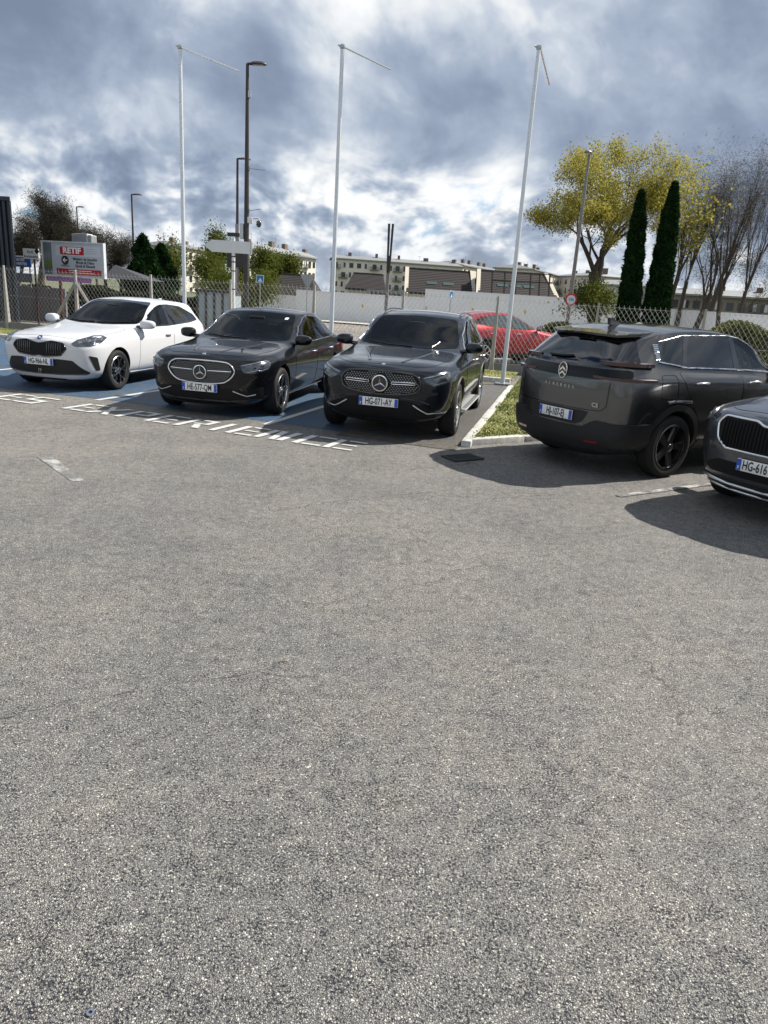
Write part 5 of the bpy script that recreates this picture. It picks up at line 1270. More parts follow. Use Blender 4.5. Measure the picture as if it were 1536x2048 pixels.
# a few loose bits near the camera
wr = on_ground(181, 2027); q = MB(); q.lathe([(.010, 0), (.010, .003), (.005, .003), (.005, 0)], 20, close=True); o = q.build('metal_washer', [MATS['chrome']], loc=(wr.x, wr.y, .002)); tag(o, 'small shiny washer lying on the asphalt', 'washer')
tw = on_ground(565, 1325); q = MB(); q.tube([(-.025, 0, .003), (0, .004, .005), (.025, .0, .003)], [.002, .003, .0015], 6); o = q.build('dry_twig', [mat('twig_orange', (.22, .12, .06), rough=.9)], loc=(tw.x, tw.y, 0), rot=(0, 0, .3)); tag(o, 'small dry orange leaf stalk lying on the asphalt', 'twig')

# hairline cracks in the tarmac
def crack(name, pts, w, seed):
    rd = random.Random(seed); P = [on_ground(*q) for q in pts]; path = []
    for a, b in zip(P, P[1:]):
        n = max(4, int((b - a).length / .05))
        for i in range(n): path.append(a.lerp(b, i / n) + Vector((rd.gauss(0, .012), rd.gauss(0, .012), 0)))
    mb = MB(); L = []; 
    for i, p in enumerate(path):
        q = path[min(i + 1, len(path) - 1)] - path[max(i - 1, 0)]; t = Vector((-q.y, q.x, 0)).normalized() * w * rd.uniform(.15, 1.0) * (1 if rd.random() > .12 else .05)
        L += [p + t + Vector((0, 0, .0035)), p - t + Vector((0, 0, .0035))]
    mb.add(L, [(2 * i + 1, 2 * i, 2 * i + 2, 2 * i + 3) for i in range(len(path) - 1)])
    return struct(mb.build(name, [MATS['crack_dark']]))
mat('crack_dark', (.02, .02, .022), rough=1.0, spec=.1)
crack('tarmac_crack', [(-60, 1452), (40, 1428), (150, 1396), (260, 1385), (410, 1362), (520, 1345), (640, 1352)], .0022, 3)
crack('tarmac_crack', [(560, 1020), (700, 1000), (860, 985), (980, 1000), (1150, 985)], .004, 5)
crack('tarmac_crack', [(810, 940), (880, 935), (960, 925)], .006, 6)
# ------------------------------------------------------------------ fence
FH = 1.93; SPAN = 2.57
mat('wire', (.42, .42, .41), rough=.5, metal=.5)
fence = empty('chain_link_fence', rowpt(0, 0) + (0,), R_(-13.4)); tag(fence, 'chain-link fence on concrete posts behind the parked cars', 'fence')
I_ = fence.matrix_basis.inverted()
for i in range(-3, 10):
    x = i * SPAN
    q = MB(); w = .06
    q.add([(x + a * w * (1 if z < FH - .08 else .45), b * w * (1 if z < FH - .08 else .45), z) for z in (0, FH - .03, FH + .06) for a, b in ((-1, -1), (1, -1), (1, 1), (-1, 1))],
          [(0, 1, 5, 4), (1, 2, 6, 5), (2, 3, 7, 6), (3, 0, 4, 7), (4, 5, 9, 8), (5, 6, 10, 9), (6, 7, 11, 10), (7, 4, 8, 11), (8, 9, 10, 11)])
    q.build('post', [MATS['concrete']], fence)
    if i == 0:
        for sg in (1, -1):
            q = MB(); d = Vector((sg * 1.25, 0, 0)); a = Vector((0, 0, FH - .30)); b = Vector((sg * 1.15, 0, 0)); M = Matrix.Translation((x, 0, 0))
            q.tube([M @ a, M @ b], .055, 4); q.build('brace', [MATS['concrete']], fence)
    q = MB(); q.box(x + .07, x + SPAN - .07, -.03, .03, 0, .28 + random.uniform(-.01, .01)); q.build('plinth_board', [MATS['concrete_dark']], fence)
wm = MB(); wr_ = .0030; D = .125; z0, z1 = .29, FH - .02; H = z1 - z0
def wire(p, q, r=wr_):
    p, q = Vector(p), Vector(q); d = (q - p).normalized(); a = d.cross(Vector((0, 1, 0))).normalized() * r; b = Vector((0, r, 0))
    wm.add([p + a, p + b, p - a, p - b, q + a, q + b, q - a, q - b], [(0, 1, 5, 4), (1, 2, 6, 5), (2, 3, 7, 6), (3, 0, 4, 7)])
x = -3 * SPAN; x_end = 9.6 * SPAN; slope = .72          # horizontal run per metre of height
run = H * slope
k = 0
while x < x_end:
    wire((x, -.004, z0), (x + run, -.004, z1)); wire((x + run, .004, z0), (x, .004, z1))
    wm.add([(x - .003, -.066, z1), (x + .003, -.066, z1), (x + .002, -.066, z1 + .05), (x - .002, -.066, z1 + .05)], [(0, 1, 2, 3)]) if False else None
    wire((x, 0, z1 - .01), (x + .008, 0, z1 + .055)); wire((x + .014, 0, z1 - .01), (x + .008, 0, z1 + .055))
    x += D
for zz in (z0 + .03, z0 + H * .5, z1 - .02): wm.tube([(-3 * SPAN, -.01, zz), (x_end, -.01, zz)], .003, 4)
wo = wm.build('wire_mesh', [MATS['wire']], fence); wo['kind'] = 'stuff'

# ------------------------------------------------------------------ poles, lamps, signs
mat('pole_white', (.66, .68, .70), rough=.35, metal=.25, var=.06)
mat('pole_dark', (.045, .04, .04), rough=.5, metal=.3, var=.2)
mat('pole_grey', (.22, .21, .20), rough=.55, metal=.4, var=.15)
mat('galv', (.45, .46, .47), rough=.4, metal=.8, var=.12)
mat('lamp_lens', (.55, .56, .55), rough=.2)
def flagpole(px_top, py_top, D, arm, label):
    t = at_depth(px_top, py_top, D); o = empty('flagpole', (t.x, t.y, .02)); tag(o, label, 'flagpole', 'white flagpoles in front of the fence')
    h = t.z - .02
    q = MB(); q.tube([(0, 0, 0), (0, 0, h)], [.052, .040], 12); q.build('pole', [MATS['pole_white']], o, smooth=50)
    q = MB(); q.lathe([(.001, h + .05), (.03, h + .045), (.055, h + .03), (.055, h - .03), (.04, h - .05)], 12); q.build('cap', [MATS['galv']], o, smooth=40)
    q = MB(); q.tube([(-.09, 0, h + .03), (-.05, 0, h)], .018, 6); q.build('pulley', [MATS['galv']], o)
    q = MB(); q.tube([(.03, 0, h - .01), tuple(Vector((.03, 0, h - .01)) + Vector(arm))], .019, 8); q.build('arm', [MATS['pole_bright']], o, smooth=50)
    q = MB(); q.bbox(-.16, .16, -.16, .16, 0, .03, .006); q.build('base_plate', [MATS['galv']], o)
mat('pole_bright', (.80, .80, .80), rough=.18, metal=.9)
flagpole(1078, 95, 16.84, (.48, 1.25, -.32), 'white flagpole standing in the grass verge, its arm turned away')
flagpole(685, 93, 17.4, (1.0, .45, -.24), 'white flagpole rising behind the black saloon, its arm glinting')
flagpole(360, 94, 18.0, (1.2, .35, -.30), 'white flagpole rising behind the white hatchback')

def lamp(px_top, py_top, D, head, arm, label, mt, r=(.09, .045), z_extra=0):
    t = at_depth(px_top, py_top, D); o = empty('street_lamp', (t.x, t.y, -.02)); tag(o, label, 'street lamp', 'street lamps beyond the fence'); h = t.z
    q = MB(); q.tube([(0, 0, 0), (0, 0, h * .45), (0, 0, h)], [r[0], r[0] * .85, r[1]], 10); q.build('pole', [mt], o, smooth=50)
    a = Vector(arm); q = MB(); q.tube([(0, 0, h), tuple(Vector((0, 0, h)) + a * .35)], r[1] * .8, 8); q.build('bracket', [mt], o)
    c = Vector((0, 0, h)) + a * .62; hd = MB(); L = a.length * .5; ad = a.normalized(); sd = ad.cross(Vector((0, 0, 1))).normalized()
    vs = []; N_ = 9
    for i in range(N_):
        u = -1 + 2 * i / (N_ - 1); w = head[0] * math.sqrt(max(.03, 1 - abs(u) ** 2.6)); tt = head[1] * math.sqrt(max(.03, 1 - abs(u) ** 2.4))
        for k in range(8):
            an = 2 * math.pi * k / 8; vs.append(c + ad * (u * L) + sd * (w * math.cos(an)) + Vector((0, 0, max(-.35, math.sin(an)) * tt)))
    fs = [(i * 8 + k, i * 8 + (k + 1) % 8, i * 8 + 8 + (k + 1) % 8, i * 8 + 8 + k) for i in range(N_ - 1) for k in range(8)] + [tuple(range(8))[::-1], tuple((N_ - 1) * 8 + k for k in range(8))]
    hd.add(vs, fs); ho = hd.build('lamp_head', [mt], o, smooth=60)
    q = MB(); q.add([c + ad * (u * L * .6) + sd * (v * head[0] * .6) - Vector((0, 0, head[1] * .37)) for u, v in ((-1, -1), (1, -1), (1, 1), (-1, 1))], [(0, 3, 2, 1)]); q.build('lens', [MATS['lamp_lens']], ho)
    return o, h
tall, th = lamp(495, 126, 26.0, (.13, .09), (.55, .05, .02), 'tall dark street lamp carrying a security camera and cabinet', MATS['pole_dark'], (.10, .05))
# fittings of the tall lamp (its own parts)
def loc_z(py, D=26.0, pxx=492): return at_depth(pxx, py, D).z
zc = loc_z(437)
q = MB(); q.bbox(.02, .20, -.07, .07, zc - .13, zc + .07, .02); q.tube([(.18, 0, zc + .05), (.42, 0, zc + .05), (.42, 0, zc - .03)], .028, 8); ca = q.build('camera_bracket', [MATS['sign_white'] if 'sign_white' in MATS else mat('sign_white', (.62, .63, .64), rough=.45, var=.06)], tall, smooth=40)
q = MB(); q.lathe([(.001, zc - .24), (.05, zc - .23), (.085, zc - .17), (.09, zc - .12), (.08, zc - .05), (.03, zc - .02)], 16, M=Matrix.Translation((.42, 0, 0))); q.build('camera_dome', [mat('cam_black', (.01, .01, .011), rough=.15, coat=1.0)], ca, smooth=60)
zb_ = loc_z(460); q = MB(); q.bbox(-.22, -.09, -.09, .09, zb_ - .28, zb_ + .22, .015); q.build('cabinet', [MATS['galv']], tall)
for py, dx in ((335, .62), (420, .50)):
    z_ = loc_z(py); q = MB(); q.tube([(0, 0, z_), (.06, 0, z_), (dx, 0, z_ - .03 if py < 400 else z_ + .08)], .010, 5); q.box(.02, .10, -.04, .04, z_ - .06, z_ + .06); q.build('antenna', [MATS['pole_grey']], tall)
z_ = loc_z(187); q = MB(); q.bbox(.03, .12, -.06, .06, z_ - .1, z_ + .1, .01); q.build('junction_box', [MATS['galv']], tall)
lamp(475, 316, 36.0, (.13, .07), (.55, .1, .0), 'brown street lamp standing behind the arrow sign', MATS['pole_dark'], (.085, .05))
lamp(263, 388, 52.0, (.15, .08), (.62, .1, .0), 'slim street lamp in front of the dark shrubs', MATS['pole_dark'], (.085, .05))
lamp(153, 413, 66.0, (.15, .08), (.55, .1, .0), 'distant slim street lamp behind the red and white sign', MATS['pole_dark'], (.085, .05))
rl, rh = lamp(1179, 308, 29.5, (.15, .08), (-.2, -.5, .0), 'grey street lamp carrying a round red-rimmed sign', MATS['pole_grey'], (.085, .05))
# 10 t disc on the right lamp
mat('sign_red', (.50, .02, .03), rough=.4); mat('sign_blue', (.02, .17, .40), rough=.4); mat('sign_black', (.015, .015, .02), rough=.5); mat('sign_grey_text', (.35, .35, .36), rough=.5)
sz = at_depth(1152, 600, 29.5)
dsc = empty('weight_limit_sign', (rl.location.x, rl.location.y - .11, sz.z)); tag(dsc, 'round white weight limit sign with red rim on a lamp post', 'sign')
M = frame((0, 0, 0), (1, 0, .065))
q = MB(); q.lathe([(.001, -.01), (.235, -.01), (.235, .004), (.001, .004)], 32, M=M); q.build('rim', [MATS['sign_red']], dsc)
q = MB(); q.lathe([(.17, .005), (.17, .008), (.001, .008)], 32, M=M); q.build('disc', [mat('sign_white2', (.75, .75, .74), rough=.45)], dsc)
link('lettering', text_mesh('10t', .17, M @ Matrix.Translation((0, 0, .011)), bold=.004), dsc, [MATS['sign_blue']])

# arrow sign seen from behind, on a white post
ap = at_depth(468, 600, 23.6); o = empty('arrow_sign', (ap.x, ap.y, 0)); tag(o, 'blank white arrow-shaped direction sign on a scuffed white post', 'sign')
zt, zb2 = at_depth(466, 482, 23.6).z, at_depth(466, 506, 23.6).z
xl, xr, xs = (at_depth(u, 495, 23.6).x - ap.x for u in (409, 503, 424))
q = MB(); M = frame((0, -.05, 0), (1, 0, 0)); q.prism([(xl, (zt + zb2) / 2), (xs, zb2), (xr, zb2), (xr, zt), (xs, zt)], -.09, 0, M=M); q.build('arrow_board', [MATS['sign_white']], o)
q = MB(); q.tube([(-.02, 0, 0), (-.02, 0, zt + .08)], .055, 12); q.build('post', [mat('post_white', (.66, .67, .67), rough=.5, var=.25, vscale=12)], o, smooth=50)
q = MB(); q.box(xr - .03, xr + .01, -.06, .06, zb2 - .02, zt + .02); q.build('edge_channel', [MATS['galv']], o)
for zz in (zb2 - .12, zb2 - .28, zb2 - .55, zb2 - 1.1):
    q = MB(); q.lathe([(.0565, zz), (.0565, zz + .035)], 12, M=Matrix.Translation((-.02, 0, 0))); q.build('sticker', [MATS['sign_black']], o)
# dark board on the brown lamp behind it
p0 = at_depth(472, 518, 35.5); o = empty('dark_sign_board', (p0.x, p0.y, 0)); tag(o, 'dark sign board seen from behind, below the white arrow', 'sign')
q = MB(); q.box(-.42, .42, -.03, .03, p0.z - .38, p0.z + .35); q.build('board', [MATS['pole_dark']], o)
q = MB(); q.tube([(0, .06, 0), (0, .06, p0.z + 1.55)], .05, 8); q.box(-.42, .40, .03, .05, p0.z - .02, p0.z + .03); q.build('post', [MATS['pole_grey']], o)
q = MB(); q.box(-.40, .18, -.03, .03, p0.z + .98, p0.z + 1.15); q.build('upper_board', [MATS['pole_dark']], o)
# pedestrian signs
def ped_sign(u, v, D, s, ang, label):
    p = at_depth(u, v, D); o = empty('pedestrian_sign', (p.x, p.y, 0), ang); tag(o, label, 'sign')
    q = MB(); q.tube([(0, .03, 0), (0, .03, p.z + s * .5)], .03, 8); q.build('post', [MATS['galv']], o)
    M = frame((0, 0, p.z), (1, 0, 0)); q = MB(); q.bbox(-s / 2, s / 2, -s / 2, s / 2, -.012, 0, .004, M=M); b = q.build('panel', [MATS['sign_white2']], o)
    q = MB(); q.box(-s * .44, s * .44, -s * .44, s * .44, 0, .004, M=M); q.build('blue_field', [MATS['sign_blue']], b)
    q = MB(); q.prism([(0, .2 * s), (-.28 * s, -.28 * s), (.28 * s, -.28 * s)][::1], .004, .007, M=M @ Matrix.Translation((.03 * s, -.02, 0)))
    q.build('pictogram', [MATS['sign_white2']], b)
ped_sign(520, 558, 44, .45, 0, 'blue pedestrian crossing sign left of the white wall')
ped_sign(903, 590, 40, .42, 1.0, 'blue sign turned aside in front of the white wall')
# give way sign from behind
p = at_depth(615, 562, 41); o = empty('give_way_sign', (p.x, p.y, 0)); tag(o, 'grey back of a triangular give way sign on a thin post', 'sign')
q = MB(); q.prism([(-.40, .34), (0, -.45), (.40, .34)], -.01, .01, M=frame((0, 0, p.z), (1, 0, .06))); q.build('triangle', [mat('sign_back', (.33, .36, .38), rough=.5, metal=.5)], o)
q = MB(); q.tube([(0, -.03, 0), (0, -.03, p.z + .35)], .03, 8); q.build('post', [MATS['galv']], o)
# tall folded sign edge-on
b0 = at_depth(773, 600, 38); t0 = at_depth(774, 448, 38); m0 = at_depth(774, 545, 38)
o = empty('totem_sign', (b0.x, b0.y, 0)); tag(o, 'tall narrow dark V-shaped sign seen edge-on above the SUV', 'sign')
for sg in (-1, 1):
    q = MB(); q.add([(sg * .005, -.3, m0.z), (sg * .005, .3, m0.z), (sg * .04, .3, t0.z), (sg * .04, -.3, t0.z), (sg * .09, -.3, m0.z), (sg * .09, .3, m0.z), (sg * .15, .3, t0.z), (sg * .15, -.3, t0.z)],
                    [(0, 1, 2, 3), (7, 6, 5, 4), (0, 4, 5, 1), (1, 5, 6, 2), (2, 6, 7, 3), (3, 7, 4, 0)]); q.build('panel', [MATS['pole_dark']], o)
q = MB(); q.tube([(0, 0, 0), (0, 0, m0.z + .8)], .09, 8); q.build('post', [MATS['pole_grey']], o)
# street cabinet by the white wall
p = on_ground(711, 637); o = empty('street_cabinet', (p.x, p.y, 0)); tag(o, 'small green-grey street cabinet against the white wall', 'cabinet')
q = MB(); q.bbox(-.28, .28, -.2, .2, 0, .95, .02); q.build('case', [mat('cab', (.16, .19, .19), rough=.5)], o); q = MB(); q.box(-.30, .30, -.22, .22, .95, 1.0); q.build('lid', [MATS['pole_grey']], o)

# ------------------------------------------------------------------ billboard and street name on the left
DB = 27.5
cA, cB = at_depth(86, 482, DB), at_depth(207, 490, DB - .7); cC = at_depth(209, 556, DB - .7)
bx = Vector((cB.x - cA.x, cB.y - cA.y, 0)); bw = bx.length; bd = bx.normalized(); top = (cA.z + cB.z) / 2; bot = cC.z; bh = top - bot
bbd = empty('billboard', (cA.x, cA.y, 0), math.atan2(bd.y, bd.x)); tag(bbd, 'framed billboard with a red and white shop panel on dark red posts', 'billboard')
def BM(x, z, d=0): return frame((x, -.05 - d, z), (1, 0, 0))
q = MB(); q.box(0, bw, -.05, .05, bot, top); q.build('board', [mat('bb_face', (.42, .46, .52), rough=.5, var=.04)], bbd)
mat('bb_frame', (.55, .58, .60), rough=.4)
for x0, x1, z0_, z1_ in ((-.04, .0, bot - .04, top + .04), (bw, bw + .04, bot - .04, top + .04), (0, bw, top, top + .04), (0, bw, bot - .04, bot)):
    q = MB(); q.box(x0, x1, -.075, .06, z0_, z1_); q.build('frame', [MATS['bb_frame']], bbd)
q = MB(); q.box(.02, bw * .15, -.056, -.052, bot + .02, top - .03); q.build('picture_panel', [mat('bb_pic', (.10, .13, .15), rough=.5, var=.9, vscale=5)], bbd)
q = MB(); q.box(.06, bw * .15, -.060, -.057, bot + bh * .2, bot + bh * .45); q.build('picture_green', [mat('bb_green', (.10, .15, .04), rough=.6, var=.3)], bbd)
x0 = bw * .22; x1 = bw * .96
q = MB(); q.box(x0, x1, -.058, -.052, bot + bh * .60, top - bh * .09); q.build('upper_panel', [mat('bb_light', (.50, .55, .61), rough=.5)], bbd)
rb0, rb1 = bw * .295, bw * .69
q = MB(); q.prism(rp([(rb0, top - bh * .36), (rb1, top - bh * .36), (rb1, top - bh * .12), (rb0, top - bh * .12)], .05), 0, .006, M=frame((0, -.058, 0), (1, 0, 0))); rbx = q.build('red_box', [mat('bb_red', (.40, .015, .025), rough=.45)], bbd)
link('lettering', text_mesh('RETIF', bh * .24, frame(((rb0 + rb1) / 2, -.067, top - bh * .24), (1, 0, 0)), width=1.18, bold=.012), rbx, [MATS['sign_white2']])
for k, (w_, zz) in enumerate(((.15, .17), (.19, .235), (.17, .30))):
    q = MB(); q.box(bw * .72, bw * (.72 + w_), -.061, -.058, top - bh * zz - .008, top - bh * zz + .008); q.build('small_print', [MATS['sign_grey_text']], bbd)
q = MB(); q.lathe([(.001, 0), (.155, 0), (.155, -.004)][::-1], 28, M=frame((bw * .37, -.056, bot + bh * .47), (1, 0, 0))); q.lathe([(.155, .0), (.155, .004), (.001, .004)], 28, M=frame((bw * .37, -.056, bot + bh * .47), (1, 0, 0))); ar = q.build('arrow_disc', [MATS['sign_black']], bbd)
q = MB(); M = frame((bw * .37, -.061, bot + bh * .47), (1, 0, 0)); q.prism([(-.10, 0), (-.02, -.075), (.02, -.075), (-.035, -.018), (.10, -.018), (.10, .018), (-.035, .018), (.02, .075), (-.02, .075)], 0, .004, M=M); q.build('arrow', [MATS['sign_white2']], ar)
link('lettering', text_mesh('PARKING', .085, frame((bw * .37, -.058, bot + bh * .30), (1, 0, 0)), bold=.001), bbd, [MATS['sign_black']])
for i, s_ in enumerate(('Métiers de bouche', 'Mode & Déco', 'Santé & Beauté')):
    link('lettering', text_mesh(s_, .135, frame((bw * .70, -.058, bot + bh * (.52 - i * .105)), (1, 0, 0)), bold=.003), bbd, [MATS['sign_black']])
q = MB(); q.box(x0, x1, -.058, -.052, bot + bh * .04, bot + bh * .21); q.build('red_band', [MATS['bb_red']], bbd)
for (a, b, zz) in ((.42, .80, .165), (.46, .84, .10)):
    q = MB(); q.box(bw * a, bw * b, -.061, -.058, bot + bh * zz - .012, bot + bh * zz + .012); q.build('small_print', [MATS['sign_white2']], bbd)
q = MB(); q.box(.05, bw * .78, -.03, .0, bot - .22, bot - .05); pb = q.build('purple_banner', [mat('bb_purple', (.34, .14, .42), rough=.5, var=.5, vscale=14)], bbd)
for xx in (.22 * bw, .46 * bw):
    q = MB(); q.box(xx - .04, xx + .04, .05, .13, 0, top); q.build('post', [mat('post_maroon', (.06, .012, .015), rough=.5)], bbd)
q = MB(); q.bbox(bw * .52, bw * .72, .06, .4, top + .02, top + .34, .02); q.bbox(bw * .45, bw * .52, .1, .4, top + .02, top + .32, .02); q.bbox(bw * .72, bw * .78, .1, .4, top + .02, top + .30, .02); q.build('flood_light', [MATS['galv']], bbd)
# street name
DN = 27.0; n0, n1 = at_depth(46, 498, DN), at_depth(80, 521, DN); nw = n1.x - n0.x; nh = n0.z - n1.z
o = empty('street_name_sign', (n0.x, n0.y, 0), R_(-4)); tag(o, 'white street name plate on a thin post beside the billboard', 'sign')
q = MB(); q.box(0, nw, -.02, .02, n1.z + .03, n0.z + .03); q.build('plate', [MATS['sign_white2']], o)
link('lettering', text_mesh('RUE', nh * .36, frame((nw * .47, -.025, n1.z + nh * .74), (1, 0, 0)), bold=.002), o, [MATS['sign_black']])
link('lettering', text_mesh('Archimède', nh * .33, frame((nw * .49, -.025, n1.z + nh * .32), (1, 0, 0)), bold=.002), o, [MATS['sign_black']])
q = MB(); q.lathe([(.08, 0), (.08, .004), (.001, .004)], 20, M=frame((nw * .90, -.022, n0.z - .05), (1, 0, 0))); q.build('corner_mark', [MATS['sign_black']], o)
q = MB(); q.tube([(nw * .62, .05, 0), (nw * .62, .05, n0.z)], .035, 8); q.build('post', [MATS['post_maroon']], o)
# blue open-day board
DP = 32.0; a0, a1 = at_depth(20, 513, DP), at_depth(63, 535, DP); pw = a1.x - a0.x; ph = a0.z - a1.z
o = empty('blue_banner_board', (a0.x, a0.y, 0)); tag(o, 'blue banner board half hidden by the dark cladded building', 'sign')
q = MB(); q.box(0, pw, -.03, .03, a1.z, a0.z); q.build('panel', [mat('banner_blue', (.03, .09, .28), rough=.5)], o)
q = MB(); q.box(0, pw, -.04, .03, a0.z, a0.z + .06); q.build('top_edge', [MATS['sign_white2']], o)
link('lettering', text_mesh('PORTES', ph * .36, frame((pw * .42, -.035, a0.z - ph * .28), (1, 0, 0)), bold=.006), o, [MATS['sign_white2']])
link('lettering', text_mesh('OUVERTES', ph * .36, frame((pw * .42, -.035, a0.z - ph * .68), (1, 0, 0)), bold=.006), o, [MATS['sign_white2']])
q = MB(); q.box(.05, pw, -.03, .03, a1.z - .62, a1.z - .25); q.build('lower_panel', [mat('banner_dark', (.10, .12, .15), rough=.4, var=.8, vscale=4)], o)
for xx in (.15, pw - .1):
    q = MB(); q.tube([(xx, .05, 0), (xx, .05, a0.z + .05)], .03, 6); q.build('post', [MATS['pole_grey']], o)
# dark cladded building edge
o = empty('cladded_building', (0, 0, 0)); tag(o, 'dark blue-grey building corner with vertical metal cladding', 'building')
e1 = at_depth(20, 400, 24.5); zt = e1.z
sd_ = e1.x / e1.y; back = (e1.x - .03 + 9 * sd_ - .4, 33.6)
q = MB(); q.prism([(e1.x - 9, 24.6), (e1.x - .03, 24.6), back, (e1.x - 12, 33.6)], 0, zt - .02); q.build('wall', [mat('clad_dark', (.012, .018, .028), rough=.45, var=.15)], o)
for i in range(56):
    q = MB(); xx = e1.x - .02 - i * .16; q.box(xx - .10, xx - .02, 24.53, 24.598, 0.01, zt - .03); q.build('cladding_rib', [MATS['clad_dark']], o)
q = MB(); q.prism([(e1.x - 9.05, 24.5), (e1.x, 24.5), (back[0] + .03, 33.7), (e1.x - 12, 33.7)], zt - .02, zt + .10); q.build('parapet', [MATS['clad_dark']], o)

# ------------------------------------------------------------------ white wall, tiled-roof houses
mat('render_white', (.74, .76, .78), rough=.9, var=.06, vscale=.6)
mat('render_cream', (.50, .46, .38), rough=.9, var=.10, vscale=1)
mat('tile_brown', (.019, .014, .014), rough=.85, var=.3, vscale=4, bump=.6, bscale=14)
mat('metal_roof', (.24, .25, .25), rough=.6, metal=.3, var=.12, vscale=.5)
mat('pane_dark', (.02, .024, .03), rough=.08, spec=.6)
mat('shutter_white', (.55, .55, .53), rough=.7)
mat('green_glass', (.025, .06, .052), rough=.2)
def wall_run(pts, hs, label):
    o = empty('white_wall', (0, 0, 0)); tag(o, label, 'wall')
    for (a, b), h in zip(zip(pts, pts[1:]), hs):
        d = Vector((b[0] - a[0], b[1] - a[1], 0)); M = Matrix.Translation((a[0], a[1], 0)) @ Matrix.Rotation(math.atan2(d.y, d.x), 4, 'Z')
        q = MB(); q.box(.005, d.length - .005, 0, .25, -.1, h, M=M); q.build('wall_panel', [MATS['render_white']], o)
        q = MB(); q.box(.002, d.length - .002, -.03, .28, h, h + .07, M=M); q.build('coping', [MATS['render_white']], o)
    return o
DW = 50.0
w0 = at_depth(520, 590, DW + 1); w1 = at_depth(592, 590, DW); w2 = at_depth(850, 590, DW - 1); w3 = at_depth(1235, 605, DW - 3); w4 = at_depth(1700, 620, DW - 6)
ww = wall_run([w0, w1, w2, w3, w4], [at_depth(560, 592, DW).z, at_depth(700, 588, DW).z, at_depth(1040, 592, DW - 2).z, at_depth(1400, 624, DW - 4).z], 'long white rendered wall across the street')
mat('ochre', (.45, .33, .10), rough=.7)
for u in (725, 852, 945, 1050, 1240):
    p = at_depth(u, 612 + (u - 725) * .035, DW - 1.9 - (u - 725) / 400); q = MB(); q.prism([(0, -.17), (.08, 0), (0, .17), (-.08, 0)], 0, .05, M=frame((p.x, p.y, p.z), (1, 0, 0))); q.build('wall_lozenge', [MATS['ochre']], ww)

def house(name, label, ul, ur, v_eave, v_ridge, D, depth, wallm, hip=.0, v_base=None, skylights=0, ridge_shift=.0, gable=True):
    L = at_depth(ul, v_eave, D); Rr = at_depth(ur, v_eave, D); zr = at_depth((ul + ur) / 2, v_ridge, D + depth / 2).z; ze = (L.z + Rr.z) / 2
    w = Rr.x - L.x; o = empty(name, (L.x, L.y, 0)); tag(o, label, 'house', 'tiled-roof houses behind the white wall')
    q = MB(); q.box(.2, w - .2, .2, depth - .2, -.1, ze); q.build('wall', [wallm], o)
    q = MB(); h = hip * w
    vs = [(0, 0, ze), (w, 0, ze), (w, depth, ze), (0, depth, ze), (h, depth / 2, zr), (w - h, depth / 2, zr), (0, 0, ze - .12), (w, 0, ze - .12), (w, depth, ze - .12), (0, depth, ze - .12)]
    q.add(vs, [(0, 1, 5, 4), (2, 3, 4, 5), (1, 2, 5), (3, 0, 4), (0, 6, 7, 1), (1, 7, 8, 2), (2, 8, 9, 3), (3, 9, 6, 0), (6, 9, 8, 7)]); rf = q.build('roof', [MATS['tile_brown']], o)
    # tile courses as real ridges
    sl = Vector((0, depth / 2, zr - ze)); n = max(4, int(sl.length / .33)); nn = Vector((0, -(zr - ze), depth / 2)).normalized()
    for i in range(n):
        t = (i + .2) / n; a = Vector((h * t + .03, depth / 2 * t, ze + (zr - ze) * t)) + nn * .012; b = Vector((w - h * t - .03, depth / 2 * t, ze + (zr - ze) * t)) + nn * .012
        q = MB(); q.tube([a, b], .016, 4); q.build('tile_course', [MATS['tile_brown']], rf)
    q = MB(); q.tube([(h, depth / 2, zr + .02), (w - h, depth / 2, zr + .02)], .09, 6); q.build('ridge', [MATS['tile_brown']], rf)
    if gable:
        for xx in (0.0, w):
            q = MB(); p0, p1 = Vector((xx, -.15, ze - .10)), Vector((xx if hip == 0 else (h if xx == 0 else w - h), depth / 2, zr + .14))
            q.add([p0 + Vector((-.16, 0, 0)), p0 + Vector((.16, 0, 0)), p1 + Vector((.16, 0, 0)), p1 + Vector((-.16, 0, 0)), p0 + Vector((-.16, 0, -.5)), p0 + Vector((.16, 0, -.5)), p1 + Vector((.16, 0, -.5)), p1 + Vector((-.16, 0, -.5))],
                  [(0, 1, 2, 3), (4, 7, 6, 5), (0, 4, 5, 1), (1, 5, 6, 2), (2, 6, 7, 3), (3, 7, 4, 0)]); q.build('verge_wall', [MATS['render_cream']], o)
    for i in range(skylights):
        t = .42; xx = w * (.25 + .5 * (i + .5) / max(1, skylights)); c = Vector((xx, depth / 2 * t, ze + (zr - ze) * t)) + nn * .05
        q = MB(); u_ = Vector((1, 0, 0)); v_ = sl.normalized(); q.add([c - u_ * .45 - v_ * .3, c + u_ * .45 - v_ * .3, c + u_ * .45 + v_ * .3, c - u_ * .45 + v_ * .3], [(0, 1, 2, 3)]); q.build('skylight', [MATS['green_glass']], rf)
    return o, w, ze
house('tiled_house', 'low house with a broad dark tiled roof left of the white sign back', 524, 632, 592, 549, 58, 8, MATS['render_cream'], hip=.2, gable=False)
house('tiled_house', 'dark tiled house with a pale gable between the flagpole and totem sign', 690, 772, 578, 548, 66, 8, MATS['render_cream'], hip=.12, gable=False)
ho, hw, hz_ = house('tiled_house', 'long dark tiled house with pale sloping verges behind the wall', 812, 950, 588, 541, 62, 9, MATS['render_cream'], skylights=2)
house('tiled_house', 'brown tiled house with green skylights right of the pale verge', 955, 1118, 594, 546, 60, 9, MATS['render_cream'], hip=.06, skylights=3)
o = empty('steel_canopy', (0, 0, 0)); tag(o, 'dark steel frame structure standing in front of the tiled houses', 'canopy')
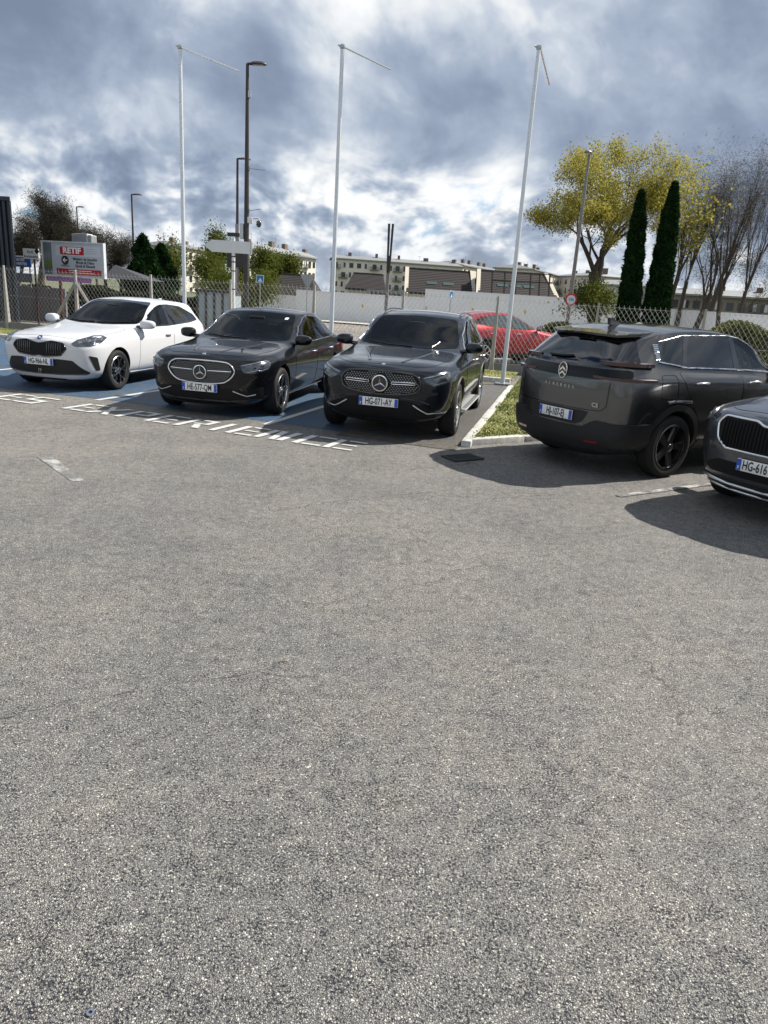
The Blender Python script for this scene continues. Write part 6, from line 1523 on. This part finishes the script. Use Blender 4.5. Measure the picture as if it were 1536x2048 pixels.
for u in (985, 1010, 1033, 1062, 1080, 1100):
    a = at_depth(u, 590, 56); b = at_depth(u, 541 + (u - 985) * .05, 56); q = MB(); q.tube([(a.x, a.y, 1.0), (b.x, b.y, b.z)], .06, 6); q.build('post', [MATS['pole_dark']], o)
a, b = at_depth(985, 560, 56), at_depth(1105, 566, 56); q = MB(); q.tube([a, b], .06, 6); q.build('beam', [MATS['pole_dark']], o)
a, b = at_depth(985, 543, 56), at_depth(1105, 549, 56); q = MB(); q.tube([a, b], .04, 6); q.build('beam', [MATS['pole_dark']], o)
# small annexe with a railing left of the long house
o = empty('annexe', (0, 0, 0)); tag(o, 'small flat annexe with dark posts and pale walls', 'outbuilding')
a = at_depth(740, 590, 60); b = at_depth(815, 556, 60); q = MB(); q.box(a.x, b.x, 60, 64, 0, b.z - 1.2); q.build('wall', [MATS['render_white']], o)
q = MB(); q.box(a.x - .3, b.x, 59.6, 64.2, b.z - 1.2, b.z - 1.05); q.build('roof', [MATS['metal_roof']], o)
for i in range(9):
    xx = a.x + (b.x - a.x) * (i + .3) / 9; q = MB(); q.box(xx - .08, xx + .08, 59.7, 59.85, 1.2, b.z - 1.2); q.build('post', [MATS['pole_dark']], o)

# ------------------------------------------------------------------ apartment blocks
wmesh = MB(); wmesh.box(-.62, .62, -.10, .02, -.72, .72); WIN = wmesh.mesh('window'); WIN.materials.append(MATS['pane_dark'])
wmesh = MB(); wmesh.box(-.62, .0, -.12, .0, -.72, .72); WINS = wmesh.mesh('shutter'); WINS.materials.append(MATS['shutter_white'])
wmesh = MB(); wmesh.box(-1.5, 1.5, -.9, 0, -.08, .08); 
for k in range(-7, 8): wmesh.box(k * .21 - .03, k * .21 + .03, -.9, -.86, .08, 1.0)
wmesh.box(-1.5, 1.5, -.92, -.84, .98, 1.06); BAL = wmesh.mesh('balcony'); BAL.materials.append(mat('balcony_dark', (.09, .09, .09), rough=.6))
def block(label, ul, vl, ur, vr, D1, D2, storeys, bays, wallm, depth=12, balc=.15, zb=0, end=None):
    L = at_depth(ul, vl, D1); Rr = at_depth(ur, vr, D2); d = Vector((Rr.x - L.x, Rr.y - L.y, 0)); w = d.length; ztop = (L.z + Rr.z) / 2
    o = empty('apartment_block', (L.x, L.y, 0), math.atan2(d.y, d.x)); tag(o, label, 'apartment block', 'apartment blocks on the skyline')
    q = MB(); q.box(0, w, 0, depth, -6, ztop); q.build('wall', [wallm], o)
    q = MB(); q.add([(-.5, -.6, ztop), (w + .5, -.6, ztop), (w + .5, depth + .6, ztop), (-.5, depth + .6, ztop), (-.5, -.6, ztop + .35), (w + .5, -.6, ztop + .35), (w + .5, depth + .6, ztop + .35), (-.5, depth + .6, ztop + .35), (2, depth / 2, ztop + 1.6), (w - 2, depth / 2, ztop + 1.6)],
                [(0, 1, 5, 4), (1, 2, 6, 5), (2, 3, 7, 6), (3, 0, 4, 7), (4, 5, 9, 8), (6, 7, 8, 9), (5, 6, 9), (7, 4, 8)]); rf = q.build('roof', [MATS['metal_roof']], o)
    nch = max(2, int(w / 7))
    for i in range(nch):
        xx = w * (i + .3 + .4 * random.random()) / nch; q = MB(); s_ = random.uniform(.5, 1.1); q.box(xx, xx + s_ * 1.4, depth * .4, depth * .4 + 1, ztop + .8, ztop + 1.6 + random.uniform(.5, 1.3)); q.build('chimney', [mat('chimney', (.16, .12, .10), rough=.9, var=.3)], rf)
    for f in range(storeys):
        z = ztop - 1.6 - f * 2.85
        for i in range(bays):
            x = w * (i + .5) / bays
            wo_ = bpy.data.objects.new('window', WIN); COL.objects.link(wo_); wo_.parent = o; wo_.location = (x, 0, z)
            r_ = random.random()
            if r_ < .45: 
                so_ = bpy.data.objects.new('shutter', WINS); COL.objects.link(so_); so_.parent = wo_; so_.location = (0 if r_ < .25 else .62, -.012, 0)
            if (i * 7 + f * 3 + i * f) % 11 < balc * 11 and f < storeys - 1:
                bo_ = bpy.data.objects.new('balcony', BAL); COL.objects.link(bo_); bo_.parent = o; bo_.location = (x, 0, z - 1.0)
    if end:
        for f in range(storeys):
            for k in range(2):
                for xx, rz in ((w, math.pi / 2), (0, -math.pi / 2)):
                    wo_ = bpy.data.objects.new('window', WIN); COL.objects.link(wo_); wo_.parent = o; wo_.location = (xx, depth * (.3 + .4 * k), ztop - 1.6 - f * 2.85); wo_.rotation_euler = (0, 0, rz); wo_.scale = (.8, 1, .9)
    for i in range(3 + int(w / 16)):
        xx = w * random.random(); q = MB(); zt_ = ztop + 1.5; hh = random.uniform(1.2, 2.6); q.tube([(xx, depth * .5, zt_), (xx, depth * .5, zt_ + hh)], .04, 4); q.tube([(xx - .5, depth * .5, zt_ + hh * .9), (xx + .5, depth * .5, zt_ + hh * .9)], .03, 4); q.build('aerial', [MATS['pole_grey']], rf)
    return o
mat('facade_cream', (.66, .60, .49), rough=.9, var=.08, vscale=.12); mat('facade_pale', (.66, .62, .54), rough=.9, var=.08, vscale=.12); mat('facade_grey', (.52, .50, .46), rough=.9, var=.08, vscale=.12)
block('long pale apartment block with dark balconies behind the tiled houses', 664, 520, 925, 533, 235, 240, 5, 17, MATS['facade_pale'], balc=.22)
block('cream apartment block end-on beside the long pale block', 926, 532, 1003, 545, 244, 275, 4, 10, MATS['facade_cream'])
block('grey apartment block running behind the weeping willows', 500, 498, 632, 519, 178, 210, 5, 14, MATS['facade_pale'], balc=.25, depth=4.5, end=True)
block('apartment block half hidden by the pale green trees', 362, 497, 421, 503, 190, 205, 5, 5, MATS['facade_pale'], balc=.3)
block('cream apartment block left of the big yellow-green tree', 1066, 543, 1112, 549, 230, 260, 4, 5, MATS['facade_cream'])
block('grey apartment block behind the big yellow-green tree', 1112, 551, 1185, 556, 262, 240, 4, 8, MATS['facade_grey'])
block('low grey block behind the cypresses', 1185, 563, 1345, 584, 190, 180, 3, 12, MATS['facade_grey'])
block('long low brown block behind the bare trees', 1320, 588, 1640, 606, 150, 140, 3, 14, mat('facade_brown', (.22, .19, .15), rough=.9, var=.1, vscale=.2))
# ------------------------------------------------------------------ vegetation
def branch_mesh(name, segs, mt, parent, sides=5):
    S = np.array([(*a, *b, r0, r1) for a, b, r0, r1 in segs]); k = len(S)
    A, B, r0, r1 = S[:, :3], S[:, 3:6], S[:, 6], S[:, 7]; d = B - A; d /= np.linalg.norm(d, axis=1, keepdims=True) + 1e-9
    ref = np.where(np.abs(d[:, 2:3]) < .9, np.array([[0, 0, 1.]]), np.array([[1., 0, 0]])); u = np.cross(d, ref); u /= np.linalg.norm(u, axis=1, keepdims=True); v = np.cross(u, d)
    an = np.arange(sides) * 2 * np.pi / sides; c, s_ = np.cos(an), np.sin(an)
    ring = u[:, None, :] * c[None, :, None] + v[:, None, :] * s_[None, :, None]
    V = np.concatenate([A[:, None] + ring * r0[:, None, None], B[:, None] + ring * r1[:, None, None]], 1).reshape(-1, 3)
    base = np.arange(k)[:, None] * 2 * sides; q = np.arange(sides); q2 = (q + 1) % sides
    F = np.stack([base + q, base + q2, base + sides + q2, base + sides + q], -1).reshape(-1, 4)
    me = bpy.data.meshes.new(name); me.vertices.add(len(V)); me.vertices.foreach_set('co', V.ravel())
    me.loops.add(F.size); me.loops.foreach_set('vertex_index', F.ravel().astype(np.int32)); me.polygons.add(len(F)); me.polygons.foreach_set('loop_start', (np.arange(len(F)) * 4).astype(np.int32))
    me.update(calc_edges=True); me.shade_smooth(); return link(name, me, parent, [mt])
def leaf_mesh(name, pts, size, mats, parent, droop=0.0, elong=1.6):
    k = len(pts); s_ = size * RNG.uniform(.55, 1.45, k)[:, None]
    n = RNG.normal(size=(k, 3)); n /= np.linalg.norm(n, axis=1, keepdims=True); t = RNG.normal(size=(k, 3)); t[:, 2] -= droop; t -= n * (t * n).sum(1, keepdims=True); t /= np.linalg.norm(t, axis=1, keepdims=True); b = np.cross(n, t)
    V = np.stack([pts - t * s_ * elong * .5, pts + b * s_ * .5, pts + t * s_ * elong * .5, pts - b * s_ * .5], 1).reshape(-1, 3)
    F = np.arange(4 * k, dtype=np.int32); me = bpy.data.meshes.new(name); me.vertices.add(4 * k); me.vertices.foreach_set('co', V.ravel())
    me.loops.add(4 * k); me.loops.foreach_set('vertex_index', F); me.polygons.add(k); me.polygons.foreach_set('loop_start', (np.arange(k) * 4).astype(np.int32))
    me.polygons.foreach_set('material_index', RNG.integers(0, len(mats), k).astype(np.int32)); me.update(calc_edges=True); return link(name, me, parent, mats)
def leafmat(name, col, trans=.35):
    mt = bpy.data.materials.new(name); mt.use_nodes = True; t = mt.node_tree; t.nodes.clear(); g = NG(t)
    d = g.n('ShaderNodeBsdfDiffuse'); d.inputs[0].default_value = (*col, 1); tr = g.n('ShaderNodeBsdfTranslucent'); tr.inputs[0].default_value = (*[min(1, c * 1.15) for c in col], 1)
    mx = g.n('ShaderNodeMixShader'); mx.inputs[0].default_value = trans; g.link(d.outputs[0], mx.inputs[1]); g.link(tr.outputs[0], mx.inputs[2])
    o = g.n('ShaderNodeOutputMaterial'); g.link(mx.outputs[0], o.inputs[0]); MATS[name] = mt; return mt
def grow(h, r, spread, levels, kids, first=.3, up=.35, wig=.12, ratio=.62, seed=0, lean=(0, 0)):
    rd = random.Random(seed); segs = []; tips = []
    def rec(p, d, L, rad, lv):
        n = 3 if lv < 2 else 2; q = p; dd = d
        for i in range(n):
            dd = (dd + Vector((rd.gauss(0, wig), rd.gauss(0, wig), rd.gauss(0, wig * .6) + up * .10))).normalized()
            e = q + dd * (L / n); r0 = rad * (1 - .35 * i / n); r1 = rad * (1 - .35 * (i + 1) / n); segs.append((tuple(q), tuple(e), r0, r1))
            if lv < levels and (i > 0 or lv > 0):
                for _ in range(kids if i == n - 1 else max(1, kids - 1)):
                    a = rd.uniform(0, 2 * math.pi); side = Vector((math.cos(a), math.sin(a), 0)); side = (side - dd * side.dot(dd)).normalized()
                    nd = (dd * math.cos(spread) + side * math.sin(spread) * rd.uniform(.6, 1.25) + Vector((0, 0, up * .3))).normalized()
                    rec(e, nd, L * ratio * rd.uniform(.75, 1.15), r1 * rd.uniform(.50, .68), lv + 1)
            if lv >= levels - 1: tips.append(tuple(e))
            q = e
    rec(Vector((0, 0, 0)), Vector((lean[0], lean[1], 1)).normalized(), h * first, r, 0)
    return segs, np.array(tips)
def fit(segs, tips, w, h):
    """scale a grown tree to crown width w and height h"""
    P = np.array([s[1] for s in segs]); sx = w / max(.1, 2.0 * np.percentile(np.hypot(P[:, 0], P[:, 1]), 98)); sz = h / P[:, 2].max()
    f = lambda p: (p[0] * sx, p[1] * sx, p[2] * sz); k = math.sqrt(sx * sz)
    return [(f(a), f(b), r0 * min(1, k * 1.2), r1 * min(1, k * 1.2)) for a, b, r0, r1 in segs], tips * np.array([sx, sx, sz])
mat('bark', (.055, .045, .035), rough=.95, var=.35, vscale=6, bump=.6, bscale=30); mat('bark_pale', (.12, .105, .085), rough=.95, var=.3, vscale=5)
LY = [leafmat('leaf_yellow', (.34, .29, .06), .5), leafmat('leaf_olive', (.26, .235, .06), .5), leafmat('leaf_lime', (.28, .28, .07), .5)]
LG = [leafmat('leaf_willow_a', (.12, .13, .03), .4), leafmat('leaf_willow_b', (.075, .10, .022), .4)]
LD = [leafmat('needle_a', (.012, .032, .012), .15), leafmat('needle_b', (.02, .045, .014), .15)]
LB = [leafmat('bud_brown', (.046, .042, .032), .3), leafmat('bud_grey', (.060, .057, .046), .3)]
LBG = [leafmat('twig_pale', (.13, .115, .09), .3), leafmat('twig_brown', (.09, .075, .055), .3)]
LH = [leafmat('hedge_a', (.10, .12, .04), .3), leafmat('hedge_b', (.15, .16, .06), .3)]
TW = dict(elong=7.0)
def tree(name, label, u, v_top, u_w, D, leaf=None, nl=0, ls=.1, levels=5, kids=2, spread=.6, first=.3, up=.35, seed=1, bark='bark', r=.25, wig=.12, group=None, jit=.35, cat='tree', droop=0, ratio=.62, zmin=0, lean=(0, 0), flat_h=None):
    t = at_depth(u, v_top, D); w = u_w * D / FPX; h = t.z
    segs, tips = grow(h, r, spread, levels, kids, first, up, wig, ratio, seed, lean); segs, tips = fit(segs, tips, w, h)
    o = empty(name, (t.x, t.y, -.1)); tag(o, label, cat, group)
    branch_mesh('trunk', segs, MATS[bark], o)
    if leaf and nl:
        tp = tips[tips[:, 2] > zmin]; idx = RNG.integers(0, len(tp), nl); pts = tp[idx] + RNG.normal(size=(nl, 3)) * jit; leaf_mesh('crown', pts, ls, leaf, o, droop, elong=15.0 if leaf is LB or leaf is LBG else 1.6)
    return o
# the big tree, the cypresses and the bare row on the right
tree('spring_tree', 'big spreading tree with sparse yellow-green spring leaves behind the cypresses', 1252, 250, 312, 40, LY, 50000, .058, levels=7, kids=2, spread=.66, first=.27, up=.20, seed=11, r=.42, jit=.19, zmin=2.2, ratio=.72)
def cypress(u, v_top, ub, vb, D, wpx, seed, label):
    t = at_depth(u, v_top, D); b = at_depth(ub, vb, D); hh = t.z; o = empty('cypress', (b.x, b.y, 0)); tag(o, label, 'tree', 'columnar cypresses behind the fence')
    W_ = wpx * D / FPX / 2; n = 26000; z = RNG.uniform(0.15, 1, n) ** .9; prof = np.minimum(1, .70 + 1.2 * z) * (1 - .55 * np.clip((z - .25) / .75, 0, 1)) * np.clip((1.02 - z) * 5, 0, 1) ** .6
    rr = W_ * prof * (1 - .45 * RNG.random(n) ** 2) * (1 + .12 * np.sin(z * 60 + RNG.random(n) * 3)); a = RNG.uniform(0, 2 * np.pi, n)
    x = rr * np.cos(a) + (t.x - b.x) * z; y = rr * np.sin(a); pts = np.stack([x, y, .25 + z * (hh - .25)], 1)
    leaf_mesh('crown', pts, .085, LD, o, droop=-2.5, elong=2.6)
    q = MB(); q.tube([(0, 0, 0), ((t.x - b.x) * .5, 0, hh * .5), (t.x - b.x, 0, hh * .9)], [.12, .09, .02], 8); q.build('trunk', [MATS['bark']], o)
    q = MB(); vs = []
    prev = None
    core = [((t.x - b.x) * zz, 0, zz * hh) for zz in (.1, .3, .6, .85, .97)]; q.tube(core, [W_ * k for k in (.55, .70, .55, .34, .08)], 10); q.build('inner_foliage', [LD[0]], o)
cypress(1283, 384, 1258, 640, 27, 40, 1, 'dark columnar cypress, the shorter one of the pair')
cypress(1350, 368, 1310, 645, 27, 46, 2, 'dark columnar cypress, the taller one of the pair')
for i, (u, vt, wpx, D, sd) in enumerate(((1392, 310, 100, 44, 21), (1418, 276, 125, 46, 22), (1452, 268, 130, 45, 23), (1482, 272, 125, 47, 24), (1512, 280, 125, 44, 25), (1545, 295, 120, 46, 26))):
    tree('bare_tree', ['slender tree with a few yellow tufts nearest the taller cypress', 'bare multi-stemmed tree behind the big spreading tree', 'tall bare tree with fine upswept branches', 'tall bare tree beside the fine-branched one', 'bare tree with forked upper stem', 'bare tree at the end of the leafless row'][i], u, vt, wpx, D, LY if i < 1 else LBG, 2200 if i < 1 else 4200, .10 if i < 1 else .016, levels=6, kids=2, spread=.36, first=.34, up=.5, seed=sd, r=.21, wig=.09, group='bare trees in a row', jit=.45, ratio=.72)
for i, (u, vt, wpx, D, sd) in enumerate(((1440, 470, 90, 60, 31), (1500, 480, 110, 62, 32))):
    tree('bare_bush', ['low twiggy bush behind the bare trees', 'wide twiggy bush behind the bare trees'][i], u, vt, wpx, D, LB, 4000, .018, levels=6, kids=2, spread=.6, first=.22, seed=sd, r=.08, group='twiggy bushes', cat='bush')
tree('shrub_tree', 'low olive-green tree drooping in front of the grey lamp post', 1190, 566, 100, 38, LG, 6000, .07, levels=5, kids=2, spread=.75, first=.22, seed=41, r=.09, jit=.25)
# hedges
def hedge(label, u0, v0, u1, v1, D, n=5000, mats=LH, depth=1.0, size=.07):
    a, b = at_depth(u0, v0, D), at_depth(u1, v1, D); w = b.x - a.x; h = (a.z + b.z) / 2; o = empty('hedge', ((a.x + b.x) / 2, a.y, 0)); tag(o, label, 'hedge')
    x = RNG.uniform(-w / 2, w / 2, n); top = h * (.82 + .18 * np.sin(x * 2.1 + 1) * np.sin(x * .7 + 2)); z = top * RNG.random(n) ** .5; y = RNG.uniform(-depth / 2, depth / 2, n)
    leaf_mesh('foliage', np.stack([x, y, z], 1), size, mats, o)
    q = MB()
    for i in range(int(w / .8) + 1): xx = -w / 2 + i * .8; q.tube([(xx, 0, 0), (xx + .1, 0, h * .7)], [.03, .01], 5)
    q.build('stems', [MATS['bark']], o)
hedge('pale green clipped shrub beside the red crossover', 1080, 643, 1150, 640, 26, 4500)
hedge('low grey-green hedge behind the fence below the bare trees', 1380, 634, 1560, 640, 25, 9000)
hedge('low shrub row below the round sign', 1150, 650, 1260, 652, 27, 5000)
# left side
tree('bushy_bare_tree', 'big brown twiggy tree behind the dark cladded building', 66, 384, 150, 46, LB, 34000, .018, levels=7, kids=2, spread=.62, first=.26, up=.2, seed=51, r=.26, jit=.3)
for i, (u, vt, wpx, D, sd) in enumerate(((150, 462, 80, 60, 52), (195, 452, 80, 55, 53), (235, 466, 80, 57, 54), (20, 430, 90, 50, 55))):
    tree('bare_shrub', ['brown leafless shrub tree behind the billboard', 'twiggy shrub tree at the billboard corner', 'brown shrub tree beside the slim street lamp', 'brown shrub tree behind the cladded wall'][i], u, vt, wpx, D, LB, 12000, .022, levels=6, kids=2, spread=.62, first=.24, seed=sd, r=.12, group='leafless shrub trees')
def conifer(label, u, vt, wpx, D, n, seed):
    t = at_depth(u, vt, D); w = wpx * D / FPX / 2; h = t.z; o = empty('conifer', (t.x, t.y, 0)); tag(o, label, 'tree', 'dark conifers on the left')
    z = RNG.random(n) ** 1.2; a = RNG.uniform(0, 2 * np.pi, n); rr = w * (1 - z) ** .55 * np.sqrt(RNG.random(n)) * (.72 + .30 * np.sin(a * 3 + z * 9 + seed) + .22 * np.sin(a * 5 - z * 17 + 2 * seed))
    leaf_mesh('crown', np.stack([rr * np.cos(a), rr * np.sin(a), .3 + z * (h - .3)], 1), .22, LD, o, droop=.8, elong=2.2)
    q = MB(); q.tube([(0, 0, 0), (0, 0, h * .95)], [.2, .02], 8); q.build('trunk', [MATS['bark']], o)
conifer('dark conifer behind the slim street lamp', 285, 474, 84, 50, 11000, 1); conifer('dark conifer beside the pale willow', 322, 492, 76, 52, 11000, 2); conifer('small dark fir behind the arrow sign post', 478, 520, 60, 56, 7000, 3)
for i, (u, vt, wpx, D, sd, n, ls) in enumerate(((345, 490, 46, 58, 61, 8000, .09), (436, 452, 30, 80, 62, 7000, .12), (425, 512, 50, 62, 63, 8000, .09), (545, 502, 80, 90, 64, 14000, .13), (585, 514, 70, 92, 65, 12000, .13), (455, 548, 70, 45, 66, 7000, .07), (515, 552, 50, 48, 67, 5000, .07))):
    tree('willow' , ['yellow-green willow behind the white flagpole', 'slim pale poplar rising above the arrow sign', 'pale drooping willow left of the arrow sign post', 'green weeping willow in front of the grey block', 'green weeping willow beside the sunlit gable', 'bright green bush at the foot of the arrow sign', 'bright green bush right of the arrow sign'][i], u, vt, wpx, D, LG, n, ls, levels=5, kids=2, spread=.30 if i == 1 else .6, first=.3, up=.2, seed=sd, r=.12, group='green spring trees', droop=1.5, jit=.5)
hedge('dark low hedge behind the fence on the left', 210, 575, 420, 585, 33, 16000, [LD[1], LB[0]], 1.5, .11)
hedge('brown scrub behind the fence below the billboard', 60, 562, 300, 578, 33, 26000, [LD[1], LB[0], LB[1]], 1.5, .14)
# panelled wall and shed beyond the fence on the left
o = empty('panel_wall', (0, 0, 0)); tag(o, 'grey panelled wall beyond the fence on the left', 'wall')
a, b = at_depth(-140, 560, 29), at_depth(130, 572, 29)
n = 8
for i in range(n):
    x0 = a.x + (b.x - a.x) * i / n; x1 = a.x + (b.x - a.x) * (i + 1) / n; q = MB(); q.box(x0 + .02, x1 - .02, 29, 29.15, 0, a.z); q.build('panel', [mat('panel_grey', (.13, .125, .135), rough=.8, var=.15)], o)
o = empty('pavilion', (0, 0, 0)); tag(o, 'dark pointed pavilion roof right of the billboard', 'pavilion')
a, b, t = at_depth(205, 556, 36), at_depth(300, 560, 36), at_depth(243, 531, 38); cx = (a.x + b.x) / 2; q = MB(); hw_ = (b.x - a.x) / 2
q.add([(cx - hw_, 36, a.z), (cx + hw_, 36, a.z), (cx + hw_, 36 + 2 * hw_, a.z), (cx - hw_, 36 + 2 * hw_, a.z), (t.x, 36 + hw_, t.z)], [(0, 1, 4), (1, 2, 4), (2, 3, 4), (3, 0, 4)]); q.build('roof', [mat('roof_slate', (.035, .035, .042), rough=.7)], o)
for x, y in ((cx - hw_ + .1, 36.1), (cx + hw_ - .1, 36.1), (cx + hw_ - .1, 36 + 2 * hw_ - .1), (cx - hw_ + .1, 36 + 2 * hw_ - .1)):
    q = MB(); q.box(x - .06, x + .06, y - .06, y + .06, 0, a.z); q.build('post', [MATS['pole_dark']], o)
o = empty('greenhouse_frame', (0, 0, 0)); tag(o, 'pale panelled shed behind the fence left of the arrow post', 'shed')
a, b = at_depth(395, 580, 31), at_depth(462, 585, 31)
q = MB(); q.box(a.x, b.x, 31, 33, 0, a.z - .05); q.build('body', [mat('shed_pale', (.30, .36, .38), rough=.4)], o)
for i in range(5):
    xx = a.x + (b.x - a.x) * i / 4; q = MB(); q.box(xx - .04, xx + .04, 30.95, 31.0, 0, a.z); q.build('mullion', [MATS['pole_dark']], o)
q = MB(); q.box(a.x - .1, b.x + .1, 30.9, 33.1, a.z - .05, a.z + .05); q.build('roof', [MATS['pole_dark']], o)
CARS = [white_hatch(), black_saloon(), dark_suv(), grey_suv(), nose_suv(),
        street_car('red_crossover', 'red crossover parked on the street behind the chain-link fence', RED_FRONT, P_red)]
